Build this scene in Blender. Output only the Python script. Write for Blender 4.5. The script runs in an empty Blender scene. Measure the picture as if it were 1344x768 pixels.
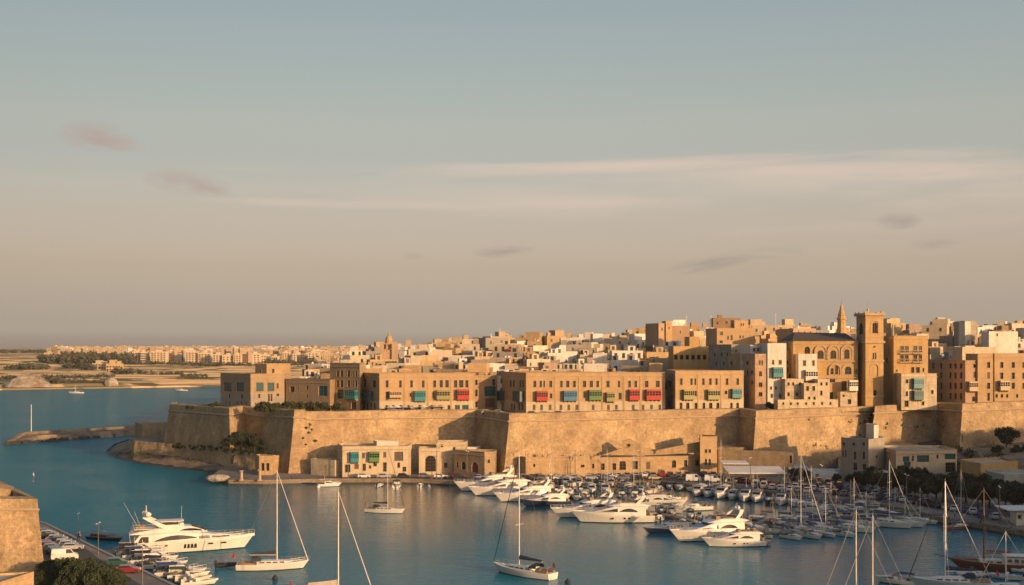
import bpy, math, random
from mathutils import Vector, Matrix, noise
R = math.radians
random.seed(7)
# ---------------------------------------------------------------- camera, sky, sun, exposure
F, CX, HY, H = 1600.0, 672.0, 455.0, 40.0          # focal length in photo pixels, principal column, horizon row, eye height
sc = bpy.context.scene
col = sc.collection
cam_d = bpy.data.cameras.new('camera'); cam = bpy.data.objects.new('camera', cam_d); col.objects.link(cam)
cam.location = (0, 0, H); cam.rotation_euler = (R(90), 0, 0)
cam_d.sensor_width = 36; cam_d.lens = 36 * F / 1344; cam_d.shift_y = (HY - 384) / 1344
cam_d.clip_end = 20000; cam_d.clip_start = 1
sc.camera = cam
SUN_AZ, SUN_EL = 136.0, 10.0                        # clockwise from +Y
w = bpy.data.worlds.new('World'); sc.world = w; w.use_nodes = True
nt = w.node_tree; N = nt.nodes; Lk = nt.links
for n in list(N): N.remove(n)
def node(t, **kw):
    n = N.new(t)
    for k, v in kw.items(): setattr(n, k, v)
    return n
out = node('ShaderNodeOutputWorld'); bg = node('ShaderNodeBackground'); bg.inputs[1].default_value = 0.13
sky = node('ShaderNodeTexSky', sky_type='NISHITA', sun_disc=False)
sky.sun_elevation = R(SUN_EL); sky.sun_rotation = R(SUN_AZ); sky.altitude = 30; sky.air_density = 1.0; sky.dust_density = 1.2; sky.ozone_density = 1.5
tc = node('ShaderNodeTexCoord'); sep = node('ShaderNodeSeparateXYZ')
Lk.new(tc.outputs['Generated'], sep.inputs[0])
def math_n(op, a, b=None, c=None):
    n = node('ShaderNodeMath', operation=op)
    for i, x in enumerate((a, b, c)):
        if x is None: continue
        if isinstance(x, (int, float)): n.inputs[i].default_value = x
        else: Lk.new(x, n.inputs[i])
    return n.outputs[0]
def mix_c(fac, a, b, mode='MIX'):
    n = node('ShaderNodeMix', data_type='RGBA', blend_type=mode)
    for s, x in ((n.inputs[0], fac), (n.inputs[6], a), (n.inputs[7], b)):
        if isinstance(x, (int, float)): s.default_value = x
        elif isinstance(x, tuple): s.default_value = (*x, 1)
        else: Lk.new(x, s)
    return n.outputs[2]
# sky colour multiplier per elevation; upper sky out of view brightened as added fill
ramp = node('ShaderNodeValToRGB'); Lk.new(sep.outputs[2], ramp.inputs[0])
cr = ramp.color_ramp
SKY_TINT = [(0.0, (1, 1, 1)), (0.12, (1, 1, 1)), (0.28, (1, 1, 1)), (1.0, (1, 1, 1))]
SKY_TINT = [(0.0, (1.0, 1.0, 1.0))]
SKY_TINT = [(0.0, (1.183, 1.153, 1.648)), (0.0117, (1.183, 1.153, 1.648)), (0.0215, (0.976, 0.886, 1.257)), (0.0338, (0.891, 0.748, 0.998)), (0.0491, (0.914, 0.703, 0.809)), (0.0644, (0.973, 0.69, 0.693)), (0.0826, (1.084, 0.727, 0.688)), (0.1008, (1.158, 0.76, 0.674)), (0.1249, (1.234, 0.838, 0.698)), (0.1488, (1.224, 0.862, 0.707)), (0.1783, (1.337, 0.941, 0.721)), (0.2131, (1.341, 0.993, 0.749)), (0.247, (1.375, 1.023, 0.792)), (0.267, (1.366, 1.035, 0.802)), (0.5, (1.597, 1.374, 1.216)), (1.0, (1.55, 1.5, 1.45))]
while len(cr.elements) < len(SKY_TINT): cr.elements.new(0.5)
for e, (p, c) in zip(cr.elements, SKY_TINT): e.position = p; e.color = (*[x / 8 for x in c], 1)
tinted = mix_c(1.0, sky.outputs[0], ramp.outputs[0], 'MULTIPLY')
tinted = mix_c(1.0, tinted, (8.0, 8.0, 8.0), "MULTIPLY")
# thin streaks of cirrus and a few small clouds, laid out by direction (azimuth angle, elevation)
az = math_n('ARCTAN2', sep.outputs[0], sep.outputs[1]); el = math_n('ARCSINE', sep.outputs[2])
def cloud(a0, e0, ra, re, colr, strength, ns, seed, thr=0.35, soft=0.4, tilt=0.0, asp=5):
    da = math_n('DIVIDE', math_n('SUBTRACT', az, a0), ra); de = math_n('DIVIDE', math_n('SUBTRACT', math_n('SUBTRACT', el, e0), math_n('MULTIPLY', math_n('SUBTRACT', az, a0), tilt)), re)
    d = math_n('SQRT', math_n('ADD', math_n('MULTIPLY', da, da), math_n('MULTIPLY', de, de)))
    cb = node('ShaderNodeCombineXYZ'); Lk.new(math_n('MULTIPLY', az, ns), cb.inputs[0]); Lk.new(math_n('MULTIPLY', math_n('SUBTRACT', el, math_n('MULTIPLY', math_n('SUBTRACT', az, a0), tilt)), ns * asp), cb.inputs[1]); cb.inputs[2].default_value = seed
    nz = node('ShaderNodeTexNoise'); Lk.new(cb.outputs[0], nz.inputs['Vector']); nz.inputs['Scale'].default_value = 1; nz.inputs['Detail'].default_value = 5; nz.inputs['Roughness'].default_value = 0.55; nz.inputs['Distortion'].default_value = 0.4
    fall = math_n('SUBTRACT', 1.0, d); fall = math_n('MAXIMUM', fall, 0.0); fall = math_n('POWER', fall, 0.7)
    m = node('ShaderNodeMapRange'); m.interpolation_type = 'SMOOTHSTEP'; Lk.new(nz.outputs[0], m.inputs[0]); m.inputs[1].default_value = thr; m.inputs[2].default_value = thr + soft
    f = math_n('MULTIPLY', math_n('MULTIPLY', m.outputs[0], fall), strength)
    return f, colr
def pxa(px): return math.atan((px - CX) / F)
def pye(py): return math.atan((HY - py) / F)
CLOUDK = 6.3
azc = math_n('MINIMUM', math_n('MAXIMUM', az, -0.6), 0.6); gk = math_n('ADD', math_n('MULTIPLY', azc, 0.5), 1.0); cg = node('ShaderNodeCombineXYZ')
for i_ in range(3): Lk.new(gk, cg.inputs[i_])
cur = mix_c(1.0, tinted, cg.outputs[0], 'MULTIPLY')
PINK = (0.50, 0.36, 0.31); STRK = (0.76, 0.61, 0.50); DIM = (0.32, 0.27, 0.26)
for (px, py, wpx, hpx, colr, st, ns, seed, thr, soft, tilt, asp) in (
    (126, 194, 50, 20, PINK, .85, 22, 1.3, 0.18, 0.5, -.06, 3), (150, 202, 40, 9, PINK, .6, 26, 2.3, 0.3, 0.4, -.1, 4), (246, 247, 56, 17, PINK, .85, 22, 4.1, 0.2, 0.5, -.08, 3), (275, 256, 32, 9, PINK, .6, 30, 5.1, 0.3, 0.4, -.1, 4),
    (560, 222, 330, 9, STRK, .8, 4, 7.7, 0.34, 0.35, 0.01, 16), (820, 219, 330, 10, STRK, .9, 4, 1.7, 0.32, 0.35, 0.03, 16), (1060, 231, 330, 13, STRK, .95, 4, 3.7, 0.3, 0.35, -0.04, 14), (1250, 250, 300, 34, STRK, .9, 5, 6.1, 0.32, 0.4, -.02, 10),
    (640, 266, 330, 11, STRK, .7, 4, 9.2, 0.32, 0.35, 0.0, 16), (390, 270, 130, 6, STRK, .6, 6, 3.9, 0.3, 0.4, -.02, 12), (900, 250, 460, 44, STRK, .75, 4, 5.9, 0.35, 0.4, 0, 8), (1230, 214, 110, 8, STRK, .5, 6, 2.9, 0.3, 0.4, -.03, 12),
    (1150, 290, 300, 30, STRK, .45, 5, 8.9, 0.35, 0.4, 0, 8), (930, 348, 60, 11, DIM, .6, 24, 5.5, 0.28, 0.4, .16, 5), (1000, 338, 62, 12, DIM, .35, 20, 4.5, 0.3, 0.4, .05, 5),
    (1178, 298, 30, 12, DIM, .6, 34, 2.2, 0.2, 0.5, 0, 3), (662, 330, 44, 9, DIM, .6, 26, 6.6, 0.28, 0.4, .05, 5), (1225, 328, 34, 7, DIM, .4, 28, 8.1, 0.28, 0.4, 0, 5), (542, 337, 16, 5, DIM, .5, 30, 1.1, 0.25, 0.4, 0, 4)):
    f, c_ = cloud(pxa(px), pye(py), wpx / F, hpx / F, colr, st, ns, seed, thr, soft, tilt, asp)
    cur = mix_c(f, cur, tuple(x * CLOUDK for x in colr))

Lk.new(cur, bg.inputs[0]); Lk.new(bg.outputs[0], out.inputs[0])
sd = bpy.data.lights.new('sun', 'SUN'); sun = bpy.data.objects.new('sun', sd); col.objects.link(sun)
sd.energy = 4.7; sd.angle = R(0.6); sd.color = (1.0, 0.62, 0.31)
_a, _e = R(SUN_AZ), R(SUN_EL)
SUNDIR = Vector((math.sin(_a) * math.cos(_e), math.cos(_a) * math.cos(_e), math.sin(_e)))
sun.rotation_euler = SUNDIR.to_track_quat('Z', 'Y').to_euler()
sun.location = SUNDIR * 500
sc.view_settings.view_transform = 'Standard'; sc.view_settings.look = 'None'; sc.view_settings.gamma = 1; sc.view_settings.use_curve_mapping = False
sc.view_settings.exposure = 0.18
# ---------------------------------------------------------------- coordinates read off the photograph
def yz(py, z=0.0): return (H - z) * F / (py - HY)
def P(px, Y, z=0.0): return Vector(((px - CX) * Y / F, Y, z))
def G(px, py, z=0.0): return P(px, yz(py, z), z)
def Z(py, Y): return H - (py - HY) * Y / F
def proj(v): return CX + F * v[0] / v[1], HY + F * (H - v[2]) / v[1]
def lerp(a, b, t): return a + (b - a) * t
def interp(x, tab):
    if x <= tab[0][0]: return tab[0][1]
    for (a, b), (c, d) in zip(tab, tab[1:]):
        if x <= c: return b + (d - b) * (x - a) / (c - a)
    return tab[-1][1]
def rnd(a, b): return random.uniform(a, b)
# ---------------------------------------------------------------- materials
MT = {}
def mat(name, c, rough=0.8, metal=0.0, var=0.0, scale=0.5, bump=0.0, bscale=4.0, bdist=0.05, objcol=False, brick=None, c2=None, patch=None, spec=0.5, streak=0.0, emis=None, coat=0.0):
    m = bpy.data.materials.new(name); m.use_nodes = True; t = m.node_tree; b = t.nodes['Principled BSDF']; L = t.links
    b.inputs['Roughness'].default_value = rough; b.inputs['Metallic'].default_value = metal; b.inputs['Specular IOR Level'].default_value = spec
    if coat: b.inputs['Coat Weight'].default_value = coat
    geo = t.nodes.new('ShaderNodeNewGeometry')
    def mx(fac, a, bb, mode='MIX'):
        n = t.nodes.new('ShaderNodeMix'); n.data_type = 'RGBA'; n.blend_type = mode
        for s, x in ((n.inputs[0], fac), (n.inputs[6], a), (n.inputs[7], bb)):
            if isinstance(x, (int, float)): s.default_value = x
            elif isinstance(x, tuple): s.default_value = (*x, 1)
            else: L.new(x, s)
        return n.outputs[2]
    def nz(sc_, det=6, rough_=0.6, vec=None, dist=0):
        n = t.nodes.new('ShaderNodeTexNoise'); L.new(vec or geo.outputs['Position'], n.inputs['Vector']); n.inputs['Scale'].default_value = sc_; n.inputs['Detail'].default_value = det; n.inputs['Roughness'].default_value = rough_; n.inputs['Distortion'].default_value = dist
        return n.outputs[0]
    def mr(v, a, bb, c_, d):
        n = t.nodes.new('ShaderNodeMapRange'); L.new(v, n.inputs[0])
        for i, x in enumerate((a, bb, c_, d)): n.inputs[i + 1].default_value = x
        return n.outputs[0]
    if objcol:
        oi = t.nodes.new('ShaderNodeObjectInfo'); cc = mx(1.0, oi.outputs['Color'], c, 'MULTIPLY')
    else: cc = mx(0.0, c, c)
    if name == 'fort_stone': cc = mx(mr(nz(1.6, 4, .7), 0.56, 0.68, 0, .7), cc, (0.15, 0.095, 0.055)); cc = mx(mr(nz(.9, 6, .7), 0.60, 0.70, 0, .6), cc, (0.58, 0.45, 0.29))
    if c2: cc = mx(mr(nz(patch or 0.05, 5, 0.6), 0.42, 0.6, 0, 1), cc, c2)
    if var:
        g = t.nodes.new('ShaderNodeCombineXYZ'); v = mr(nz(scale), 0.3, 0.7, 1 - var, 1 + var)
        for i in range(3): L.new(v, g.inputs[i])
        cc = mx(1.0, cc, g.outputs[0], 'MULTIPLY')
        g = t.nodes.new('ShaderNodeCombineXYZ'); v = mr(nz(scale * 5.3, 3), 0.3, 0.7, 1 - var * .7, 1 + var * .7)
        for i in range(3): L.new(v, g.inputs[i])
        cc = mx(1.0, cc, g.outputs[0], 'MULTIPLY')
    hsrc = None
    if brick or streak:
        cr_ = t.nodes.new('ShaderNodeVectorMath'); cr_.operation = 'CROSS_PRODUCT'; L.new(geo.outputs['True Normal'], cr_.inputs[0]); cr_.inputs[1].default_value = (0, 0, 1)
        dt = t.nodes.new('ShaderNodeVectorMath'); dt.operation = 'DOT_PRODUCT'; L.new(geo.outputs['Position'], dt.inputs[0]); L.new(cr_.outputs[0], dt.inputs[1])
        sp = t.nodes.new('ShaderNodeSeparateXYZ'); L.new(geo.outputs['Position'], sp.inputs[0])
        cb = t.nodes.new('ShaderNodeCombineXYZ'); L.new(dt.outputs['Value'], cb.inputs[0]); L.new(sp.outputs[2], cb.inputs[1])
        if brick:
            bt = t.nodes.new('ShaderNodeTexBrick'); L.new(cb.outputs[0], bt.inputs['Vector']); bt.inputs['Scale'].default_value = 1
            bt.inputs['Brick Width'].default_value = brick[0]; bt.inputs['Row Height'].default_value = brick[1]; bt.inputs['Mortar Size'].default_value = brick[2]; bt.inputs['Mortar Smooth'].default_value = 0.3
            k = brick[3]
            bt.inputs['Color1'].default_value = (1 + k, 1 + k, 1 + k, 1); bt.inputs['Color2'].default_value = (1 - k, 1 - k, 1 - k, 1); bt.inputs['Mortar'].default_value = (1 - k * 2.4, 1 - k * 2.4, 1 - k * 2.4, 1)
            cc = mx(1.0, cc, bt.outputs[0], 'MULTIPLY'); hsrc = bt.outputs[1]
        if streak:
            mp = t.nodes.new('ShaderNodeMapping'); mp.inputs['Scale'].default_value = (0.8, 0.09, 1); L.new(cb.outputs[0], mp.inputs[0])
            s_ = mr(nz(1.0, 5, 0.65, mp.outputs[0]), 0.5, 0.72, 0, streak)
            cc = mx(s_, cc, (0.13, 0.105, 0.08))
    L.new(cc, b.inputs['Base Color'])
    if bump:
        bp = t.nodes.new('ShaderNodeBump'); bp.inputs['Strength'].default_value = bump; bp.inputs['Distance'].default_value = bdist
        L.new(nz(bscale, 8, 0.65), bp.inputs['Height']); L.new(bp.outputs[0], b.inputs['Normal'])
    if emis: b.inputs['Emission Color'].default_value = (*emis[0], 1); b.inputs['Emission Strength'].default_value = emis[1]
    MT[name] = m
    return m
mat('fort_stone', (0.44, 0.315, 0.175), 0.95, var=0.27, scale=0.22, bump=1.0, bscale=1.3, bdist=0.32, brick=(1.1, 0.45, 0.02, 0.07), c2=(0.36, 0.25, 0.14), patch=0.06, spec=0.1, streak=0.30)
mat('wall_stone', (1, 1, 1), 0.92, var=0.09, scale=0.3, bump=0.7, bscale=3, bdist=0.06, objcol=True, brick=(0.9, 0.35, 0.015, 0.05), spec=0.15, streak=0.32)
mat('old_stone', (1, 1, 1), 0.92, var=0.16, scale=0.35, bump=0.8, bscale=2.5, bdist=0.12, objcol=True, brick=(1.0, 0.4, 0.02, 0.10), spec=0.15, streak=0.5)
mat('roof_concrete', (0.42, 0.37, 0.29), 0.95, var=0.25, scale=0.4, c2=(0.24, 0.21, 0.17), patch=0.15)
mat('dark_roof', (0.075, 0.058, 0.045), 0.9, var=0.2, scale=1.5)
mat('glass', (0.012, 0.016, 0.018), 0.12, spec=0.7)
mat('far_glass', (0.035, 0.035, 0.035), 0.5)
mat('teal_glass', (0.012, 0.085, 0.10), 0.25, spec=0.5, var=0.25, scale=1.0)
mat('dark_inside', (0.016, 0.012, 0.009), 0.9)  # near-black sheet behind open arches; the interior shade is its colour
mat('shutter', (0.10, 0.075, 0.05), 0.7, var=0.2, scale=3)
mat('trim_stone', (0.40, 0.30, 0.19), 0.9, var=0.15, scale=1.2)
mat('paint', (1, 1, 1), 0.45, objcol=True, var=0.10, scale=1.0)
mat('door_red', (0.24, 0.03, 0.022), 0.6, var=0.15)
mat('rock', (0.27, 0.205, 0.13), 0.95, var=0.30, scale=0.35, bump=1, bscale=0.8, bdist=0.8, c2=(0.15, 0.12, 0.085), patch=0.09)
mat('white_rock', (0.44, 0.38, 0.30), 0.95, var=0.2, scale=0.15, bump=1, bscale=0.3, bdist=2.0, c2=(0.27, 0.20, 0.13), patch=0.07)
mat('wet_rock', (0.05, 0.042, 0.032), 0.6, var=0.25, scale=0.6)
mat('paving', (0.23, 0.19, 0.145), 0.9, var=0.16, scale=0.25, bump=0.4, bscale=2, bdist=0.03, c2=(0.16, 0.14, 0.115), patch=0.08)
mat('asphalt', (0.065, 0.06, 0.055), 0.9, var=0.2, scale=0.4)
mat('road_paint', (0.6, 0.57, 0.5), 0.8, var=0.15, scale=2)
mat('concrete', (0.30, 0.265, 0.22), 0.9, var=0.18, scale=0.5, bump=0.4, bscale=3, bdist=0.04, streak=0.4)
mat('wood_deck', (0.22, 0.16, 0.10), 0.8, var=0.2, scale=2)
mat('gelcoat', (1, 1, 1), 0.5, objcol=True, var=0.05, scale=0.6, spec=0.5)
mat('white_deck', (0.66, 0.63, 0.57), 0.55, var=0.10, scale=1.2)
mat('teak', (0.26, 0.17, 0.10), 0.7, var=0.15, scale=2)
mat('antifoul', (0.025, 0.028, 0.035), 0.6, var=0.2)
mat('boat_glass', (0.010, 0.013, 0.016), 0.15, spec=0.6)
mat('blue_glass', (0.03, 0.12, 0.22), 0.2, spec=0.6)
mat('canvas', (1, 1, 1), 0.85, objcol=True, var=0.12, scale=2.0)
mat('mast_metal', (0.62, 0.58, 0.52), 0.45, metal=0.25, var=0.05)
mat('steel', (0.45, 0.44, 0.42), 0.35, metal=0.7)
mat('rope', (0.30, 0.26, 0.21), 0.8)
mat('black_rubber', (0.02, 0.02, 0.02), 0.8)
mat('grey_gear', (0.13, 0.125, 0.12), 0.6, var=0.3, scale=3)
mat('hull_wood', (0.16, 0.05, 0.022), 0.45, var=0.2, scale=1.5)
mat('car_paint', (1, 1, 1), 0.3, objcol=True, spec=0.5, coat=0.5)
mat('tail_red', (0.35, 0.01, 0.01), 0.4)
mat('lamp_glass', (0.7, 0.68, 0.6), 0.3)
mat('skin', (0.38, 0.23, 0.16), 0.7)
mat('cloth', (1, 1, 1), 0.9, objcol=True)
mat('bark', (0.09, 0.065, 0.045), 0.95, var=0.2, scale=3)
mat('leaf', (0.022, 0.036, 0.012), 0.75, var=0.6, scale=0.9, c2=(0.042, 0.052, 0.016), patch=0.5)
mat('leaf_dark', (0.020, 0.032, 0.016), 0.8, var=0.5, scale=0.9, c2=(0.035, 0.045, 0.020), patch=0.5)
mat('leaf_yellow', (0.075, 0.078, 0.024), 0.75, var=0.5, scale=1.2, c2=(0.05, 0.05, 0.02), patch=0.6)
mat('far_leaf', (0.065, 0.068, 0.040), 0.9, var=0.4, scale=0.1)
mat('hill', (0.22, 0.18, 0.125), 0.95, var=0.25, scale=0.2)
# far land: dry fields, scrub and stone terraces in patches of their own shape
def far_land():
    m = bpy.data.materials.new('far_land'); m.use_nodes = True; t = m.node_tree; L = t.links; b = t.nodes['Principled BSDF']; b.inputs['Roughness'].default_value = 0.95; b.inputs['Specular IOR Level'].default_value = 0.1
    g = t.nodes.new('ShaderNodeNewGeometry'); mp = t.nodes.new('ShaderNodeMapping'); mp.inputs['Scale'].default_value = (0.010, 0.022, 0.01); L.new(g.outputs['Position'], mp.inputs[0])
    v = t.nodes.new('ShaderNodeTexVoronoi'); v.inputs['Scale'].default_value = 1.0; L.new(mp.outputs[0], v.inputs['Vector'])
    sp = t.nodes.new('ShaderNodeSeparateColor'); L.new(v.outputs['Color'], sp.inputs[0])
    r = t.nodes.new('ShaderNodeValToRGB'); L.new(sp.outputs[0], r.inputs[0]); r.color_ramp.interpolation = 'CONSTANT'
    cs = [(0, (0.62, 0.43, 0.21)), (0.3, (0.55, 0.39, 0.21)), (0.5, (0.25, 0.20, 0.10)), (0.64, (0.62, 0.42, 0.21)), (0.85, (0.42, 0.31, 0.17))]
    while len(r.color_ramp.elements) < len(cs): r.color_ramp.elements.new(0.5)
    for e, (p, c) in zip(r.color_ramp.elements, cs): e.position = p; e.color = (*c, 1)
    n = t.nodes.new('ShaderNodeTexNoise'); n.inputs['Scale'].default_value = 1.6; n.inputs['Detail'].default_value = 8; L.new(mp.outputs[0], n.inputs['Vector'])
    q = t.nodes.new('ShaderNodeMapRange'); L.new(n.outputs[0], q.inputs[0]); q.inputs[1].default_value = 0.52; q.inputs[2].default_value = 0.60
    x = t.nodes.new('ShaderNodeMix'); x.data_type = 'RGBA'; L.new(q.outputs[0], x.inputs[0]); L.new(r.outputs[0], x.inputs[6]); x.inputs[7].default_value = (0.10, 0.095, 0.05, 1)
    L.new(x.outputs[2], b.inputs['Base Color']); MT['far_land'] = m
far_land()
WAVE = 1.2; WK = (0.27, 1.3)
def water_mat():
    m = bpy.data.materials.new('sea_water'); m.use_nodes = True; t = m.node_tree; L = t.links; b = t.nodes['Principled BSDF']
    b.inputs['Base Color'].default_value = (0.002, 0.155, 0.175, 1); b.inputs['Roughness'].default_value = 0.09; b.inputs['IOR'].default_value = 1.33
    g = t.nodes.new('ShaderNodeNewGeometry')
    b.inputs['Specular IOR Level'].default_value = 0.27
    # open water outside the harbour mouth is choppier than the sheltered basin
    sx = t.nodes.new('ShaderNodeSeparateXYZ'); L.new(g.outputs['Position'], sx.inputs[0]); chop = t.nodes.new('ShaderNodeMapRange'); L.new(sx.outputs[0], chop.inputs[0]); chop.inputs[1].default_value = -95; chop.inputs[2].default_value = -10; chop.inputs[3].default_value = 1.0; chop.inputs[4].default_value = 0.2
    pn = t.nodes.new('ShaderNodeTexNoise'); pm = t.nodes.new('ShaderNodeMapping'); pm.inputs['Scale'].default_value = (0.006, 0.022, 1); L.new(g.outputs['Position'], pm.inputs[0]); L.new(pm.outputs[0], pn.inputs['Vector']); pn.inputs['Scale'].default_value = 1; pn.inputs['Detail'].default_value = 5; pn.inputs['Roughness'].default_value = .6; pn.inputs['Distortion'].default_value = 1.0
    pr = t.nodes.new('ShaderNodeMapRange'); L.new(pn.outputs[0], pr.inputs[0]); pr.inputs[1].default_value = .35; pr.inputs[2].default_value = .65; pr.inputs[3].default_value = .6; pr.inputs[4].default_value = 1.25
    pk = t.nodes.new('ShaderNodeMath'); pk.operation = 'MULTIPLY'; L.new(pr.outputs[0], pk.inputs[0]); L.new(chop.outputs[0], pk.inputs[1]); chop = pk
    prev = None
    for i, (s, dist, st) in enumerate((((0.42, 1.0, 1), 0.30, 0.6), ((0.10, 0.24, 1), 0.40, 0.35), ((1.4, 2.8, 1), 0.10, 0.65))):
        mp = t.nodes.new('ShaderNodeMapping'); mp.inputs['Scale'].default_value = s; mp.inputs['Rotation'].default_value = (0, 0, 0.15 + 0.2 * i); L.new(g.outputs['Position'], mp.inputs[0])
        n = t.nodes.new('ShaderNodeTexNoise'); n.inputs['Scale'].default_value = 1; n.inputs['Detail'].default_value = 3; L.new(mp.outputs[0], n.inputs['Vector'])
        bp = t.nodes.new('ShaderNodeBump'); ms = t.nodes.new('ShaderNodeMath'); ms.operation = 'MULTIPLY'; L.new(chop.outputs[0], ms.inputs[0]); ms.inputs[1].default_value = min(1, st * 1.6)
        if i == 2: bp.inputs['Strength'].default_value = .28
        else: L.new(ms.outputs[0], bp.inputs['Strength'])
        bp.inputs['Strength'].default_value = .28; bp.inputs['Distance'].default_value = dist * WAVE; L.new(n.outputs[0], bp.inputs['Height'])
        if prev: L.new(prev, bp.inputs['Normal'])
        prev = bp.outputs[0]
    # body colour plus mirror part; reflections scaled by position, boosted near the wharf
    df = t.nodes.new('ShaderNodeBsdfDiffuse'); df.inputs['Color'].default_value = (0.002, 0.160, 0.208, 1); gl = t.nodes.new('ShaderNodeBsdfGlossy'); gl.inputs['Roughness'].default_value = 0.10; gl.inputs['Color'].default_value = (0.95, 0.95, 0.95, 1)
    fr = t.nodes.new('ShaderNodeFresnel'); fr.inputs['IOR'].default_value = 1.33; L.new(prev, gl.inputs['Normal']); L.new(prev, fr.inputs['Normal'])
    k = t.nodes.new('ShaderNodeMapRange'); L.new(sx.outputs[0], k.inputs[0]); k.inputs[1].default_value = -110; k.inputs[2].default_value = -25; k.inputs[3].default_value = WK[0]; k.inputs[4].default_value = WK[1]
    ky = t.nodes.new('ShaderNodeMapRange'); L.new(sx.outputs[1], ky.inputs[0]); ky.inputs[1].default_value = 235; ky.inputs[2].default_value = 335; ky.inputs[3].default_value = .54; ky.inputs[4].default_value = 1.25
    kk = t.nodes.new('ShaderNodeMath'); kk.operation = 'MULTIPLY'; L.new(k.outputs[0], kk.inputs[0]); L.new(ky.outputs[0], kk.inputs[1]); k = kk
    f2 = t.nodes.new('ShaderNodeMath'); f2.operation = 'MULTIPLY'; f2.use_clamp = True; L.new(fr.outputs[0], f2.inputs[0]); L.new(k.outputs[0], f2.inputs[1])
    mixs = t.nodes.new('ShaderNodeMixShader'); L.new(f2.outputs[0], mixs.inputs[0]); L.new(df.outputs[0], mixs.inputs[1]); L.new(gl.outputs[0], mixs.inputs[2]); L.new(mixs.outputs[0], t.nodes['Material Output'].inputs['Surface']); MT['sea_water'] = m
water_mat()
# ---------------------------------------------------------------- mesh helpers
class MB:
    def __init__(s): s.v = []; s.f = []; s.m = []
    def add(s, vs, fs, m=0):
        o = len(s.v); s.v += [tuple(v) for v in vs]
        for f in fs: s.f.append([i + o for i in f]); s.m.append(m)
    def box(s, x0, x1, y0, y1, z0, z1, m=0):
        s.add([(x, y, z) for z in (z0, z1) for y in (y0, y1) for x in (x0, x1)], [(0, 2, 3, 1), (4, 5, 7, 6), (0, 1, 5, 4), (2, 6, 7, 3), (0, 4, 6, 2), (1, 3, 7, 5)], m)
    def quad(s, a, b, c, d, m=0): s.add([a, b, c, d], [(0, 1, 2, 3)], m)
    def prism(s, poly, z0, z1, m=0, mt=None, bottom=False):
        n = len(poly); zt = z1 if isinstance(z1, (list, tuple)) else [z1] * n
        vs = [(p[0], p[1], z0) for p in poly] + [(p[0], p[1], zt[i]) for i, p in enumerate(poly)]
        s.add(vs, [(i, (i + 1) % n, n + (i + 1) % n, n + i) for i in range(n)], m)
        s.add(vs[n:], [tuple(range(n))], m if mt is None else mt)
        if bottom: s.add(vs[:n], [tuple(reversed(range(n)))], m)
    def tube(s, p, q, r, r2=None, n=6, m=0):
        p, q = Vector(p), Vector(q); r2 = r if r2 is None else r2; d = (q - p)
        if d.length < 1e-6: return
        a = d.orthogonal().normalized(); b = d.cross(a).normalized(); vs = []
        for c, rr in ((p, r), (q, r2)):
            for i in range(n):
                t = 2 * math.pi * i / n; vs.append(c + (a * math.cos(t) + b * math.sin(t)) * rr)
        s.add(vs, [(i, (i + 1) % n, n + (i + 1) % n, n + i) for i in range(n)] + [tuple(reversed(range(n))), tuple(range(n, 2 * n))], m)
    def loft(s, rings, m=0, closed=True, cap=True, mats=None):
        n = len(rings[0]); vs = [p for r in rings for p in r]; k = n if closed else n - 1
        o = len(s.v); s.v += [tuple(v) for v in vs]
        for i in range(len(rings) - 1):
            for j in range(k):
                s.f.append([o + i * n + j, o + i * n + (j + 1) % n, o + (i + 1) * n + (j + 1) % n, o + (i + 1) * n + j]); s.m.append(mats[j] if mats else m)
        if cap:
            s.f.append([o + j for j in reversed(range(n))]); s.m.append(m)
            s.f.append([o + (len(rings) - 1) * n + j for j in range(n)]); s.m.append(m)
    def sphere(s, c, r, m=0, nu=8, nv=6, sz=1.0):
        rings = [[(c[0] + r * math.sin(math.pi * j / nv) * math.cos(2 * math.pi * i / nu), c[1] + r * math.sin(math.pi * j / nv) * math.sin(2 * math.pi * i / nu), c[2] + sz * r * math.cos(math.pi * j / nv)) for i in range(nu)] for j in range(nv + 1)]
        s.loft(rings, m, cap=False)
    def mesh(s, name, mats):
        me = bpy.data.meshes.new(name); me.from_pydata(s.v, [], s.f)
        for x in mats: me.materials.append(MT[x])
        me.polygons.foreach_set('material_index', s.m); me.update(); return me
    def build(s, name, mats, parent=None, color=None, smooth=False, world=False):
        if world and parent is not None:
            o = parent.location; s.v = [(v[0] - o[0], v[1] - o[1], v[2] - o[2]) for v in s.v]
        me = s.mesh(name, mats if isinstance(mats, (list, tuple)) else [mats])
        if smooth: me.polygons.foreach_set('use_smooth', [True] * len(me.polygons))
        return put(name, me, parent, color)
def put(name, me, parent=None, color=None, loc=None, rz=0, scale=None):
    o = bpy.data.objects.new(name, me); col.objects.link(o); o.parent = parent
    if color: o.color = (*color, 1)
    if loc is not None: o.location = loc
    if rz: o.rotation_euler = (0, 0, rz)
    if scale: o.scale = scale
    KIDS.setdefault(parent, []).append(o)
    return o
KIDS = {}
THINGS = []
def tag(o, label, cat, group=None, auto=False):
    o['label'] = label; o['category'] = cat
    if group: o['group'] = group
    THINGS.append((o, auto)); return o
def struct(o): o['kind'] = 'structure'; return o
def stuff(o, label, cat): o['kind'] = 'stuff'; o['label'] = label; o['category'] = cat; return o
def thing(name, label, cat, loc=(0, 0, 0), rz=0, group=None, auto=False):
    o = bpy.data.objects.new(name, None); col.objects.link(o); o.location = loc; o.rotation_euler = (0, 0, rz); o.empty_display_size = 0.1
    if label: tag(o, label, cat, group, auto)
    return o
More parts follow.
